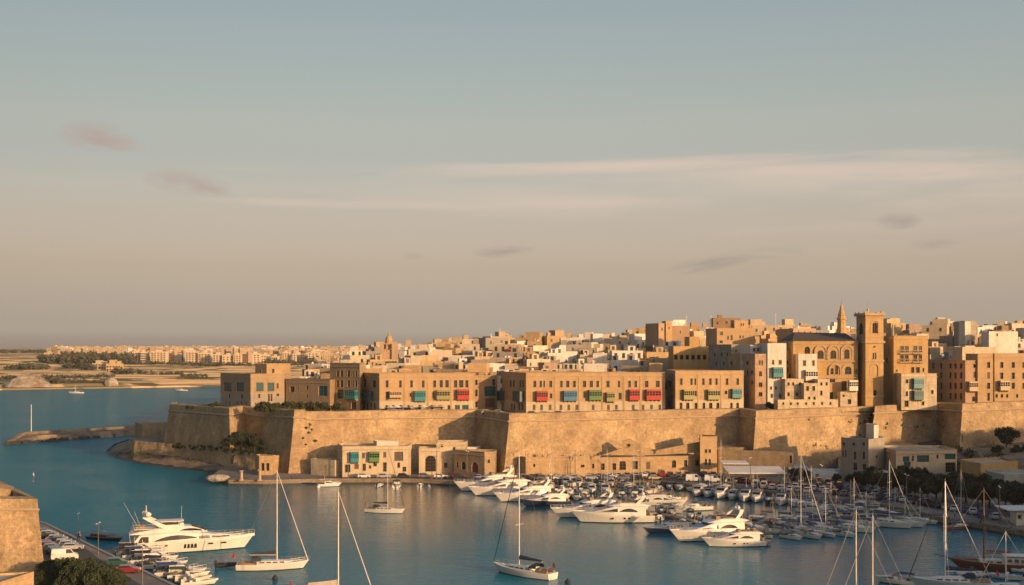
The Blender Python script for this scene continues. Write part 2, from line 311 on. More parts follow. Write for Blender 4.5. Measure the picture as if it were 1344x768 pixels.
def copy_tree(o, parent=None, colors=None, skip=()):
    c = o.copy(); col.objects.link(c); c.parent = parent
    base = o.name.split('.')[0]
    if colors and base in colors: c.color = (*colors[base], 1)
    KIDS.setdefault(parent, []).append(c)
    for k in list(KIDS.get(o, [])):
        if k.name.split('.')[0] in skip: continue
        copy_tree(k, c, colors, skip)
    return c
PROTO_USED = set()
def place(proto, loc, rz, label, cat, group=None, scale=1.0, colors=None, skip=(), auto=True):
    if proto in PROTO_USED or skip:
        o = copy_tree(proto, None, colors, skip)
    else:
        PROTO_USED.add(proto); o = proto
        def rec(k):
            b = k.name.split('.')[0]
            if colors and b in colors: k.color = (*colors[b], 1)
            for q in KIDS.get(k, []): rec(q)
        rec(o)
    o.location = loc; o.rotation_euler = (0, 0, rz); o.scale = (scale,) * 3 if not isinstance(scale, tuple) else scale
    for k in ('label', 'category', 'group'):
        if k in o: del o[k]
    tag(o, label, cat, group, auto); return o
PROTOS = []
def proto(name):
    o = bpy.data.objects.new(name, None); col.objects.link(o); o.empty_display_size = 0.1; PROTOS.append(o); return o

mat('quay_stone', (0.24, 0.185, 0.125), 0.95, var=0.25, scale=0.5, bump=0.8, bscale=2, bdist=0.1, brick=(1.2, .5, .03, .15), streak=0.5)
# ---------------------------------------------------------------- sea, far land, city hill, quays
m = MB(); m.quad((-6000, -300, 0), (6000, -300, 0), (6000, 9000, 0), (-6000, 9000, 0)); struct(m.build('sea_water', 'sea_water'))
def shore(X): return 1123 + (X + 470) * 0.50 + 18 * noise.noise(Vector((X * 0.01, 0, 0))) if X < 0 else 1358 + X * .2
FZ = [(0, -2), (3, 1.4), (30, 2.0), (36, 4.2)]   # low cliff, then steps added inland so their risers catch the low sun
_d, _z = 36, 4.2
while _d < 1000:
    _s = 34 + _d * .03; _r = (26.5 - 4.2) / 22; FZ += [(_d + _s, _z + .15), (_d + _s + 2.2, _z + _r)]; _d += _s + 2.2; _z = FZ[-1][1]
FZ += [(1500, _z + 1), (1510, _z + 2.5), (2100, _z + 3), (2115, _z + 5), (6000, _z + 5.5)]
def fshift(X): return 20 * noise.noise(Vector((X * 0.008, 1.5, 0))) + 6 * noise.noise(Vector((X * 0.05, 2.5, 0)))
def far_z(X, Y):
    d = Y - shore(X); d -= fshift(X) * min(1, max(0, d / 60)); n2 = noise.noise(Vector((X * 0.02, Y * 0.015, 9)))
    return interp(d, FZ) + n2 * 1.6 * min(1, max(0, d / 50))
m = MB(); xs = [-3300 + i * 16 for i in range(400)]; ds = [0, 3, 16, 30, 36] + [q[0] for q in FZ[4:]]
vs = []
for d in ds:
    for X in xs: n2 = noise.noise(Vector((X * 0.02, (shore(X) + d) * 0.015, 9))); vs.append((X, shore(X) + d + fshift(X) * min(1, d / 60), interp(d, FZ) + n2 * 1.6 * min(1, d / 50)))
n = len(xs); m.add(vs, [(i * n + j, i * n + j + 1, (i + 1) * n + j + 1, (i + 1) * n + j) for i in range(len(ds) - 1) for j in range(n - 1)])
struct(m.build('far_shore', 'far_land'))
# city hill behind the fortress
CREST = [(380, 20), (440, 25), (520, 30), (600, 33.5), (680, 36), (760, 35.5), (820, 37.5), (870, 41.5), (960, 42.5), (1060, 41.5), (1150, 40), (1260, 44), (1340, 43), (1500, 42)]
def hill_z(X, Y):
    px = CX + F * X / max(Y, 50); c = interp(px, CREST); t = min(1, max(0, (Y - 405) / 215)); z = 19.4 + (c - 19.4) * (t * (0.6 + 0.4 * t))
    if px > 1150: z += (min(px, 1300) - 1150) / 150 * 2.6 * (1 - t)
    return z
WALLS = []
def hill_edge(Y): return interp(Y, [(380, 222), (430, 222), (445, 300), (470, 385), (700, 420), (1200, 470)])
m = MB(); vs = []; xs = [-130 + i * 8 for i in range(72)]; ys = [431 + j * 8 for j in range(78)]
for Y in ys:
    for X in xs:
        px = CX + F * X / Y; z = hill_z(X, Y)
        if px < hill_edge(Y): z = -4
        if px > 1700: z = -4
        vs.append((X, Y, z))
n = len(xs); m.add(vs, [(i * n + j, i * n + j + 1, (i + 1) * n + j + 1, (i + 1) * n + j) for i in range(len(ys) - 1) for j in range(n - 1)])
struct(m.build('city_hill', 'hill'))
# quay land (one sheet with a real edge)
QZ = 1.4
EDGE = [(276, 625.5), (300, 630), (345, 630.5), (430, 628.6), (520, 628.4), (556, 629.2), (590, 631), (640, 631), (700, 630.6), (820, 630.6), (868, 632), (905, 636), (945, 638), (1000, 644), (1060, 653), (1110, 655), (1150, 661), (1200, 671), (1240, 681), (1290, 688), (1344, 697), (1500, 722), (1750, 760)]
edge = [G(px, py, QZ) for px, py in EDGE]
poly = [(p.x, p.y) for p in edge] + [(300, 230), (330, 402), (110, 402), (-20, 402), (-84, 405), (-92, 385)]
m = MB(); m.prism(poly, -3, QZ, 0, 1); struct(m.build('quay', ['quay_stone', 'paving']))
# coping along the quay edge
m = MB()
for a, b in zip(edge, edge[1:]):
    d = (b - a); d.z = 0; l = d.length; d.normalize(); nn = Vector((-d.y, d.x, 0))
    a0 = a + Vector((0, 0, 0.004)); vs = [a0 - nn * 0.12, b - nn * 0.12, b + nn * 0.7, a0 + nn * 0.7]
    m.prism([(v.x, v.y) for v in vs], QZ - 0.35, QZ + 0.13)
struct(m.build('quay_kerb', 'quay_stone'))
m = MB()
for a, b in zip(edge, edge[1:]):
    d = (b - a); d.z = 0; d.normalize(); nn = Vector((d.y, -d.x, 0))
    m.prism([((a - nn * .3).x, (a - nn * .3).y), ((b - nn * .3).x, (b - nn * .3).y), ((b + nn * .09).x, (b + nn * .09).y), ((a + nn * .09).x, (a + nn * .09).y)], -1, .38)
struct(m.build('quay_waterline', 'wet_rock'))
# roads on the quay
def strip(pts, w_, z, mt, name):
    m = MB(); L_ = []; R_ = []
    for i, p in enumerate(pts):
        d = (pts[min(i + 1, len(pts) - 1)] - pts[max(i - 1, 0)]); d.z = 0; d.normalize(); nn = Vector((-d.y, d.x, 0)); L_.append(p + nn * w_ / 2); R_.append(p - nn * w_ / 2)
    for i in range(len(pts) - 1): m.quad((*R_[i].xy, z), (*R_[i + 1].xy, z), (*L_[i + 1].xy, z), (*L_[i].xy, z))
    return struct(m.build(name, mt))
roadA = [G(430, 627.2, QZ), G(560, 627.4, QZ), G(700, 628.6, QZ), G(860, 628, QZ), G(950, 630, QZ), G(1060, 638, QZ), G(1160, 650, QZ), G(1260, 667, QZ), G(1370, 684, QZ), G(1600, 712, QZ)]
strip(roadA, 4.6, QZ + 0.004, 'asphalt', 'quay_road')
m = MB()
for i in range(len(roadA) - 1):
    a, b = roadA[i], roadA[i + 1]; k = int((b - a).length / 4); d = (b - a).normalized(); nn = Vector((-d.y, d.x, 0)) * 0.08
    for j in range(k):
        p = a.lerp(b, (j + 0.2) / k); q = a.lerp(b, (j + 0.65) / k); m.quad(*[(v.x, v.y, QZ + 0.008) for v in (p - nn, q - nn, q + nn, p + nn)])
struct(m.build('road_markings', 'road_paint'))
# ---------------------------------------------------------------- fortress walls
WPTS = [(224, 440), (222, 428), (301, 392), (319, 406), (338.5, 398), (386, 374), (625, 392), (668, 364), (970, 390), (992, 376), (1147, 396), (1148, 389), (1232, 398), (1263, 378), (1420, 392), (1700, 400)]
def miter(a, b):
    for i, (x, y) in enumerate(WPTS):
        if abs(x - a) < .1 and abs(y - b) < .1 and 0 < i < len(WPTS) - 1:
            p, q, r = (P(*WPTS[k]) for k in (i - 1, i, i + 1)); d0, d1 = (q - p).normalized(), (r - q).normalized(); n0, n1 = Vector((d0.y, -d0.x, 0)), Vector((d1.y, -d1.x, 0)); s = (n0 + n1).normalized(); return s / max(.45, s.dot(n0))
def wall(name, label, pts, zb=1.0, batter=0.165, cordon=2.3, tint=None, thick=6.0, closeL=None, closeR=None):
    """pts: (px, Y, ztop); battered face below a cordon, vertical parapet above"""
    tops = [P(a, b, c) for a, b, c in pts]; root = thing(name, label, 'wall', (tops[0].x, tops[0].y, zb))
    n = len(tops); norm = []
    for i in range(n):
        ds_ = []
        if i > 0: d = (tops[i] - tops[i - 1]); d.z = 0; ds_.append(d.normalized())
        if i < n - 1: d = (tops[i + 1] - tops[i]); d.z = 0; ds_.append(d.normalized())
        ns = [Vector((d.y, -d.x, 0)) for d in ds_]; s = sum(ns, Vector()).normalized(); s = s / max(0.5, s.dot(ns[0])); norm.append(miter(*pts[i][:2]) or s)
    rings = []; SUB = 1
    zz = [zb if not isinstance(zb, list) else zb[0]]
    m = MB(); base = [t + nn * batter * (t.z - cordon - zb) for t, nn in zip(tops, norm)]
    b_ = [(p.x, p.y, zb) for p in base]; c_ = [(t.x, t.y, t.z - cordon) for t in tops]
    # face as a grid with slight unevenness
    for i in range(n - 1):
        L_ = (tops[i + 1] - tops[i]).length; nu = max(2, int(L_ / 2.2)); nv = 9; grid = []
        for v in range(nv + 1):
            for u in range(nu + 1):
                a = Vector(b_[i]).lerp(Vector(b_[i + 1]), u / nu); c = Vector(c_[i]).lerp(Vector(c_[i + 1]), u / nu); p = a.lerp(c, v / nv)
                if 0 < u < nu and 0 < v < nv: p += norm[i] * 0.16 * noise.noise(p * 0.35)
                grid.append(p)
        m.add(grid, [(v * (nu + 1) + u, v * (nu + 1) + u + 1, (v + 1) * (nu + 1) + u + 1, (v + 1) * (nu + 1) + u) for v in range(nv) for u in range(nu)])
    m.build('wall_face', 'fort_stone', root, world=True)
    m = MB()
    for i in range(n - 1):
        a, b = tops[i], tops[i + 1]; na, nb = norm[i], norm[i + 1]
        def vv(p, nn, o, z): return (p.x + nn.x * o, p.y + nn.y * o, z)
        # parapet: outer face leans slightly, wavy worn top
        L_ = (b - a).length; nu = max(2, int(L_ / 3)); prev = None
        for u in range(nu + 1):
            t = u / nu; p = a.lerp(b, t); nn = na.lerp(nb, t); w_ = 0.22 * noise.noise(Vector((p.x * 0.25, p.y * 0.25, 5))) if 0 < u < nu else 0
            ring = [vv(p, nn, 0.02, p.z - cordon), vv(p, nn, -0.10, p.z - 0.25 + w_), vv(p, nn, -0.3, p.z + w_), vv(p, nn, -2.2, p.z + 0.1 + w_), vv(p, nn, -2.25, p.z - 1.3), vv(p, nn, -thick, p.z - 1.35)]
            if prev:
                for k in range(len(ring) - 1): m.quad(prev[k], ring[k], ring[k + 1], prev[k + 1])
            prev = ring
    m.build('parapet', 'fort_stone', root, world=True)
    m = MB(); rings = []
    for a, nn in zip(tops, norm):
        z = a.z - cordon
        rings.append([(a.x + nn.x * o, a.y + nn.y * o, z + h) for o, h in ((-0.05, -0.36), (0.36, -0.30), (0.52, -0.05), (0.36, 0.2), (-0.05, 0.26))])
    m.loft(rings); m.build('cordon', 'trim_stone', root, world=True)
    return root
wall('bastion_wall', 'shaded sloping bastion wall at the far left end above the rocks', [(224, 440, 20.0), (222, 428, 19.9), (301, 392, 20.3), (319, 406, 20.2)])
wall('bastion_wall', 'shaded angled wall face left of the tall sunlit fortress corner', [(319, 406, 20.2), (338.5, 398, 19.7), (386, 374, 20.6)])
wall('curtain_wall', 'long sunlit curtain wall behind the wharf house with coloured bays', [(386, 374, 20.6), (400, 375, 20.6), (401, 375, 20.0), (625, 392, 19.7)])
wall('bastion_wall', 'wide golden bastion wall behind the gabled wharf building', [(625, 392, 19.7), (668, 364, 20.0), (970, 390, 20.2)])
wall('bastion_wall', 'weathered bastion wall below the white houses and the church', [(970, 390, 20.2), (992, 376, 20.2), (1147, 396, 20.7)])
wall('bastion_wall', 'pitted wall below the church tower with buttress shadow', [(1147, 396, 20.7), (1148, 389, 21.0), (1232, 398, 21.6)])
wall('bastion_wall', 'tall golden bastion wall at the right edge above the tree', [(1232, 398, 21.6), (1263, 378, 22.3), (1420, 392, 23.2), (1700, 400, 23.2)])
# terrace ground behind the parapet up to the first houses
m = MB()
tp = [(224, 440, 18.4), (224, 432, 18.4), (301, 396, 18.7), (319, 410, 18.6), (338.5, 402, 18.4), (386, 378, 18.8), (625, 396, 18.5), (668, 368, 18.7), (970, 394, 18.9), (992, 380, 18.9), (1147, 394, 19.2), (1232, 402, 20.2), (1263, 382, 20.9), (1420, 396, 21.6), (1700, 404, 21.8)]
fr = [P(*t) for t in tp]; bk = [Vector((p.x, 452, p.z)) for p in fr]; bk[0] = P(224, 452, 18.4)
for i in range(len(fr) - 1): m.quad(fr[i], fr[i + 1], bk[i + 1], bk[i])
e = [P(224, 452, 18.4), P(224, 432, 18.4)]
struct(m.build('terrace_ground', 'paving'))
# lower rampart on the left with fill behind it
def zat(py, Y): return Z(py, Y)
ramp_pts = [(170, 446, 6.6), (177, 427, 6.9), (262, 405, 7.0), (273, 405, 7.3), (301, 388.5, 7.0), (357, 374, 6.6), (368, 377, 6.4)]
tops = [P(*t) for t in ramp_pts]
m = MB()
t = thing('rampart', 'low weathered rampart wall above the rocky shore at left', 'wall', (tops[0].x, tops[0].y, 0))
for a, b in zip(tops, tops[1:]):
    d = (b - a); L_ = d.length; d.z = 0; d.normalize(); nn = Vector((d.y, -d.x, 0)); nu = max(2, int(L_ / 1.5)); grid = []; nv = 6
    for v in range(nv + 1):
        for u in range(nu + 1):
            p = a.lerp(b, u / nu); z = lerp(-0.5, p.z, v / nv); q = Vector((p.x, p.y, z)) + nn * (0.12 * (p.z - z))
            q += nn * 0.5 * noise.noise(q * 0.3) * (1 if 0 < u < nu else 0) ; 
            if v == nv: q.z += 0.4 * noise.noise(q * 0.4)
            grid.append(q)
    m.add(grid, [(v * (nu + 1) + u, v * (nu + 1) + u + 1, (v + 1) * (nu + 1) + u + 1, (v + 1) * (nu + 1) + u) for v in range(nv) for u in range(nu)])
m.build('wall_face', 'fort_stone', t, world=True)
def opening_part(root, px, py0, py1, w_, Y, mt='dark_inside', nm='doorway'):  # flat dark slab; the shade inside the doorway is in its colour
    c = P(px, Y, Z(py1, Y)); h_ = Z(py0, Y) - c.z; mb = MB(); pts = [(-w_ / 2, 0), (w_ / 2, 0), (w_ / 2, h_ * .7), (w_ * .35, h_ * .9), (0, h_), (-w_ * .35, h_ * .9), (-w_ / 2, h_ * .7)]
    n_ = len(pts); mb.loft([[(c.x + x, c.y + dy, c.z + z) for x, z in pts] for dy in (-0.06, 0.3)], 0); mb.build(nm, mt, root, world=True)
for px, Y in [(q_, interp(q_, [(a_, b_) for a_, b_, c_ in ramp_pts]) + .2) for q_ in (242.5, 249, 276.5, 291, 307)]:
    opening_part(t, px, 600 if px < 270 else 597, 609, 2.2 if px < 280 else 1.5, Y - 0.9)
m = MB(); 
back = [P(205, 458, 6.0), P(215, 442, 6.4), P(262, 418, 6.6), P(273, 412, 6.6), P(301, 400, 6.6), P(357, 392, 6.4), P(368, 390, 6.2)]
for i in range(6): m.quad(tops[i] - Vector((0, 0, .4)), tops[i + 1] - Vector((0, 0, .4)), back[i + 1], back[i])
struct(m.build('rampart_terrace', 'rock'))
# rocky shelf along the waterline
def rock_strip(name, outer, inner, zo, zi, mt='rock', amp=0.9, nv=8, k=1):
    m = MB(); P0 = []; 
    def resample(pts, n_):
        L_ = [0]
        for a, b in zip(pts, pts[1:]): L_.append(L_[-1] + (b - a).length)
        out_ = []
        for i in range(n_):
            s = L_[-1] * i / (n_ - 1)
            for j in range(len(pts) - 1):
                if s <= L_[j + 1] + 1e-6: out_.append(pts[j].lerp(pts[j + 1], (s - L_[j]) / max(1e-6, L_[j + 1] - L_[j]))); break
        return out_
    n_ = int(sum((b - a).length for a, b in zip(outer, outer[1:])) / 1.1) + 2; A = resample(outer, n_); B = resample(inner, n_); grid = []
    for v in range(nv + 1):
        t_ = v / nv
        for u in range(n_):
            p = A[u].lerp(B[u], t_); z = lerp(zo, B[u].z if zi == 1 else zi, t_ ** 0.6)
            d = noise.noise(Vector((p.x * 0.25, p.y * 0.25, 1))) + 0.5 * noise.noise(Vector((p.x * 0.9, p.y * 0.9, 2)))
            p = Vector((p.x + d * 0.8, p.y + d * 1.2 * (1 - t_), z + amp * d * (0.4 + t_ * .6) - (0.25 if v == 0 else 0))); grid.append(p)
    m.add(grid, [(v * n_ + u, v * n_ + u + 1, (v + 1) * n_ + u + 1, (v + 1) * n_ + u) for v in range(nv) for u in range(n_ - 1)])
    return struct(m.build(name, mt))
rock_strip('rocky_shore', [G(172, 577), G(150, 584), G(139, 593), G(152, 601), G(185, 609), G(215, 613), G(250, 617), G(290, 622), G(330, 626)], [P(205, 470, 5), P(190, 456, 4.5), P(176, 440, 3.8), P(180, 425, 3.4), P(215, 415, 3.0), P(240, 409, 2.8), P(268, 402, 2.4), P(305, 386, 2.0), P(352, 373, 1.6)], -0.8, 1, amp=1.0)
rock_strip('waterline_rocks', [G(168, 575), G(147, 583.5), G(136, 593.3), G(150, 602.3), G(185, 610.3), G(215, 614.4), G(250, 618.4), G(290, 623.4), G(330, 627.4)], [G(172, 577), G(150, 584.5), G(141, 593), G(153, 600.5), G(186, 608.3), G(215, 612), G(250, 616), G(290, 621), G(330, 625)], -0.6, 0.5, 'wet_rock', amp=0.5, nv=3)
# breakwater
bw = thing('breakwater', 'long low stone breakwater reaching out from the fort to the left', 'breakwater', G(100, 574))
cl = [G(14, 582.5), G(40, 578.5), G(100, 575), G(175, 570), G(222, 566)]
m = MB(); rings = []
for i, p in enumerate(cl):
    d = (cl[min(i + 1, 4)] - cl[max(0, i - 1)]).normalized(); nn = Vector((-d.y, d.x, 0)); w_ = 1.5 if i == 0 else 5
    rings.append([(*(p - nn * (w_ + 2.5)).xy, -1), (*(p - nn * w_).xy, 1.0 if i == 0 else 2.4), (*(p + nn * (w_ - 2)).xy, 1.1 if i == 0 else 2.5), (*(p + nn * (w_ - 1.9)).xy, 1.2 if i == 0 else 3.6), (*(p + nn * w_).xy, 1.2 if i == 0 else 3.6), (*(p + nn * (w_ + 2)).xy, -1)])
m.loft(rings); m.build('causeway', 'rock', bw, world=True)
for k in range(34):
    p = cl[0].lerp(cl[3], rnd(0.02, 1)) + Vector((0, rnd(-9, -6), rnd(0, 0.5))); mb = MB(); s = rnd(0.6, 1.3)
    mb.add([(p.x + x * s * rnd(.7, 1.2), p.y + y * s, p.z + z * s * rnd(.6, 1)) for x in (-1, 1) for y in (-1, 1) for z in (-1, 1)], [(0, 1, 3, 2), (4, 6, 7, 5), (0, 4, 5, 1), (2, 3, 7, 6), (0, 2, 6, 4), (1, 5, 7, 3)]); mb.build('boulder', 'wet_rock', bw, world=True)
p0 = G(41, 576); m = MB(); m.tube((0, 0, 0), (0, 0, 12.5), 0.2, 0.13, 8); m.tube((0, 0, 0), (0, 0, .5), .7, .7, 8)
t = m.build('beacon_mast', 'mast_metal'); t.location = (p0.x, p0.y, 2.4); tag(t, 'slim white beacon mast standing near the breakwater tip', 'mast')

# ---------------------------------------------------------------- buildings
WC = {}
def window_mesh(w_, h_, kind='rect'):
    key = (round(w_, 1), round(h_, 1), kind)
    if key in WC: return WC[key]
    w_, h_ = max(0.3, key[0]), max(0.4, key[1]); m = MB(); a = w_ / 2; e = 0.03
    m.quad((-a - e, .29, -e), (a + e, .29, -e), (a + e, .29, h_ + e), (-a - e, .29, h_ + e), 0)
    f = min(.09, w_ * .12)
    if kind != 'open':
        for x0, x1 in ((-a, -a + f), (-f / 2, f / 2), (a - f, a)): m.box(x0, x1, .2, .27, 0, h_, 1)
        k = max(2, int(h_ / 0.9) + 1)
        for i in range(k): z = (h_ - f) * i / (k - 1); m.box(-a, a, .21, .265, z, z + f, 1)
    if 'arch' in kind:
        n = 10; r = a; zc = max(0.1, h_ - r * min(1, h_ / r))
        rv = h_ - zc
        pts = [(-a * math.cos(math.pi * i / n), zc + rv * math.sin(math.pi * i / n)) for i in range(n + 1)]
        for (x0, z0), (x1, z1) in zip(pts, pts[1:]): m.quad((x0, 0, z0), (x1, 0, z1), (x1, 0, h_), (x0, 0, h_), 2); m.quad((x0, 0, z0), (x0, .25, z0), (x1, .25, z1), (x1, 0, z1), 2)
    if kind in ('rect', 'arch', 'shut'): m.box(-a - .12, a + .12, -.1, .2, -.13, -.002, 2)
    if kind == 'rect':   # stone surround
        m.box(-a - .14, -a - .005, -.05, .02, 0, h_ + .12, 2); m.box(a + .005, a + .14, -.05, .02, 0, h_ + .12, 2); m.box(-a + .002, a - .002, -.05, .02, h_ + .005, h_ + .12, 2)
    if kind == 'shut':
        m.box(-a, -.02, .05, .12, 0, h_, 1); m.box(.02, a, .05, .12, 0, h_, 1)
    g = {'teal': 'teal_glass', 'red_arch': 'door_red', 'brown': 'shutter', 'open': 'dark_inside', 'open_arch': 'dark_inside'}.get(kind, 'glass')
    me = m.mesh('window', [g, 'shutter', 'trim_stone']); WC[key] = me; return me
def facade(m, A, B, z0, z1, holes, depth=.35, mi=0):
    d = B - A; L_ = d.length; u_ = d / L_; nn = Vector((-u_.y, u_.x))
    hs = [h for h in holes if h[0] > 0.05 and h[1] < L_ - .05]
    us = sorted({0, L_, *[h[0] for h in hs], *[h[1] for h in hs]}); zs = sorted({z0, z1, *[min(max(h[2], z0), z1) for h in hs], *[min(max(h[3], z0), z1) for h in hs]})
    def pt(u, z, o=0): q = A + u_ * u + nn * o; return (q.x, q.y, z)
    for i in range(len(us) - 1):
        if us[i + 1] - us[i] < 1e-5: continue
        j = 0
        while j < len(zs) - 1:
            uc = (us[i] + us[i + 1]) / 2
            def inside(jj): zc = (zs[jj] + zs[jj + 1]) / 2; return any(h[0] < uc < h[1] and h[2] < zc < h[3] for h in hs)
            if inside(j) or zs[j + 1] - zs[j] < 1e-5: j += 1; continue
            k = j
            while k + 1 < len(zs) - 1 and not inside(k + 1): k += 1
            m.quad(pt(us[i], zs[j]), pt(us[i + 1], zs[j]), pt(us[i + 1], zs[k + 1]), pt(us[i], zs[k + 1]), mi); j = k + 1
    for h in hs:
        a, b, c, e = h[0], h[1], max(h[2], z0), min(h[3], z1)
        if e <= c: continue
        m.quad(pt(a, c), pt(a, e), pt(a, e, depth), pt(a, c, depth), mi); m.quad(pt(b, c), pt(b, c, depth), pt(b, e, depth), pt(b, e), mi)
        if h[2] >= z0: m.quad(pt(a, c), pt(a, c, depth), pt(b, c, depth), pt(b, c), mi)
        if h[3] <= z1: m.quad(pt(a, e), pt(b, e), pt(b, e, depth), pt(a, e, depth), mi)
    return hs
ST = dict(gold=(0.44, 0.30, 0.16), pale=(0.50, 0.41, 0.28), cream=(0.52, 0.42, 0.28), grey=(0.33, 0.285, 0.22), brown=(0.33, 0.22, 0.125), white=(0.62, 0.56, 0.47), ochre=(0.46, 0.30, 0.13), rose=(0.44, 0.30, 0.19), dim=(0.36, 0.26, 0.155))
BAYC = dict(red=(0.42, 0.035, 0.025), blue=(0.07, 0.17, 0.30), teal=(0.03, 0.20, 0.23), green=(0.10, 0.20, 0.055), olive=(0.26, 0.25, 0.095), stone=(0.46, 0.34, 0.21), white=(0.58, 0.52, 0.43), dteal=(0.015, 0.085, 0.10))
def bay_window(root, o, rz, w_, h_, c, n=4, proj_=1.5):
    """enclosed timber balcony: panelled lower half, glazed upper half, stone corbels"""
    base = MB(); p = proj_
    base.box(-w_ / 2, w_ / 2, -p, 0.05, 0, h_ * .42); base.box(-w_ / 2, w_ / 2, -p, 0.05, h_ * .86, h_); base.box(-w_ / 2 - .08, w_ / 2 + .08, -p - .1, .05, h_, h_ + .1); base.box(-w_ / 2 - .06, w_ / 2 + .06, -p - .08, .05, -.1, 0)
    for i in range(n + 1):
        x = -w_ / 2 + w_ * i / n; x0 = max(-w_ / 2, x - .07); x1 = min(w_ / 2, x + .07); base.box(x0, x1, -p, -p + .1, h_ * .42, h_ * .86)
        base.box(x0, x1, -p - .03, -p - .002, .08, h_ * .38)
    for s in (-1, 1): base.box(*(sorted((s * w_ / 2, s * (w_ / 2 - .1)))), -p * .55, -p * .45, h_ * .42, h_ * .86)
    base.box(-w_ / 2 + .02, w_ / 2 - .02, -p + .02, -p + .08, h_ * .62, h_ * .65)
    b = base.build('bay_window', 'paint', root, BAYC.get(c, BAYC['stone'])); b.location = o - root.location; b.rotation_euler = (0, 0, rz)
    g = MB(); g.box(-w_ / 2 + .05, w_ / 2 - .05, -p + .05, -.05, h_ * .42 + .01, h_ * .86 - .01)
    g.build('glazing', 'teal_glass' if c in ('teal', 'dteal', 'blue') else 'glass', b)
    for i in range(4):
        k = MB(); x = -w_ / 2 + .3 + (w_ - .6) * i / 3; k.add([(x - .12, 0, -.1), (x + .12, 0, -.1), (x + .12, -p * .8, -.1), (x - .12, -p * .8, -.1), (x - .12, 0, -.75), (x + .12, 0, -.75)], [(0, 1, 2, 3), (4, 5, 2, 3), (0, 3, 4), (1, 5, 2)])
        k.build('corbel', 'trim_stone', b)
    return b
def building(name, label, chain, roof, base=19.0, c='gold', depth=9, wins=(), bays=(), pil=(), split=None, c2='pale', cornice=True, material='wall_stone', doors=(), cat='building', parap=.6, group=None, roofmat='roof_concrete'):
    """chain: [(px, Y) ...] left to right along the visible fronts; wins/doors: (px0, px1, y0, y1, kind)"""
    pts = [Vector(P(a, b).xy) for a, b in chain]; z1 = Z(roof, chain[-1][1] if len(chain) < 3 else chain[1][1])
    c0 = pts[0]; root = thing(name, label, cat, (sum(p.x for p in pts) / len(pts), min(p.y for p in pts) + 3, base), group=group)
    holes = {i: [] for i in range(len(pts) - 1)}; items = []
    def seg_of(px):
        for i in range(len(chain) - 1):
            if chain[i][0] <= px <= chain[i + 1][0]: return i
    def u_on(i, px):
        A, B = pts[i], pts[i + 1]; k = (px - CX) / F; d = B - A
        t = (k * A.y - A.x) / (d.x - k * d.y); return t * d.length, A.y + d.y * t
    for wn in list(wins) + list(doors):
        px0, px1, y0, y1 = wn[:4]; kind = wn[4] if len(wn) > 4 else 'rect'; i = seg_of((px0 + px1) / 2)
        if i is None: continue
        (u0, Y0), (u1, Y1) = u_on(i, px0), u_on(i, px1); Ym = (Y0 + Y1) / 2; zt = Z(y0, Ym); zb = Z(y1, Ym)
        wu, hh = max(.5, round(u1 - u0, 1)), max(.5, round(zt - zb, 1)); uc = (u0 + u1) / 2; zb = max(zb, base + .3)
        if wn in doors: hh += max(0, round(zb - (base + .45), 1)) if False else 0
        L_ = (pts[i + 1] - pts[i]).length
        h = (uc - wu / 2, uc + wu / 2, zb, zb + hh)
        if h[0] < .15 or h[1] > L_ - .15 or h[3] > z1 - .5 or any(not (h[1] < q[0] or h[0] > q[1] or h[3] < q[2] or h[2] > q[3]) for q in holes[i]): continue
        holes[i].append(h); items.append((i, uc, zb, wu, hh, kind, wn in doors))
    zs = None if split is None else Z(split, chain[-1][1])
    def walls(nm, za, zb_, colr):
        m = MB()
        for i in range(len(pts) - 1):
            hs = []
            for h in holes[i]:
                if h[3] > za and h[2] < zb_: hs.append(h)
            facade(m, pts[i], pts[i + 1], za, zb_, hs)
        bR = pts[-1] + Vector((0.6, depth)); bL = pts[0] + Vector((-0.6, depth)) if len(pts) == 2 else pts[0] + Vector((1, depth * .4))
        for A, B in ((pts[-1], bR), (bR, bL), (bL, pts[0])): m.quad((*A, za), (*B, za), (*B, zb_), (*A, zb_))
        ring = [*pts, bR, bL]
        if zb_ == z1:
            cen = sum(ring, Vector((0, 0))) / len(ring); inn = [p + (cen - p).normalized() * .45 for p in ring]; k = len(ring)
            for j in range(k):
                a, b = ring[j], ring[(j + 1) % k]; ia, ib = inn[j], inn[(j + 1) % k]
                m.quad((*a, z1), (*b, z1), (*ib, z1), (*ia, z1)); m.quad((*ia, z1), (*ib, z1), (*ib, z1 - parap), (*ia, z1 - parap))
            o = len(m.v); m.add([(*p, z1 - parap) for p in inn], [tuple(range(k))], 1)
        m.build(nm, [material, roofmat], root, ST[colr] if isinstance(colr, str) else colr, world=True)
    if zs: walls('wall', zs, z1, c); walls('ground_floor', base, zs, c2)
    else: walls('wall', base, z1, c)
    for i, uc, zb, wu, hh, kind, isd in items:
        d = (pts[i + 1] - pts[i]).normalized(); q = pts[i] + d * uc; me = window_mesh(wu, hh, kind)
        put('door' if isd else 'window', me, root, loc=Vector((q.x, q.y, zb)) - root.location, rz=math.atan2(d.y, d.x))
    for px0, px1, y0, y1, cc in bays:
        i = seg_of((px0 + px1) / 2)
        if i is None: continue
        d = (pts[i + 1] - pts[i]); dn = d.normalized(); nv = Vector((dn.y, -dn.x))
        (u0, Y0), (u1, Y1) = u_on(i, px0), u_on(i, px1); uc = (u0 + u1) / 2; wu = (u1 - u0); Ym = (Y0 + Y1) / 2 - 1.1 * abs(nv.y)
        q = pts[i] + dn * uc; bay_window(root, Vector((q.x, q.y, Z(y1, Ym))), math.atan2(dn.y, dn.x), min(wu, d.length - .4), Z(y0, Ym) - Z(y1, Ym), cc, n=5 if wu > 3.2 else 4)
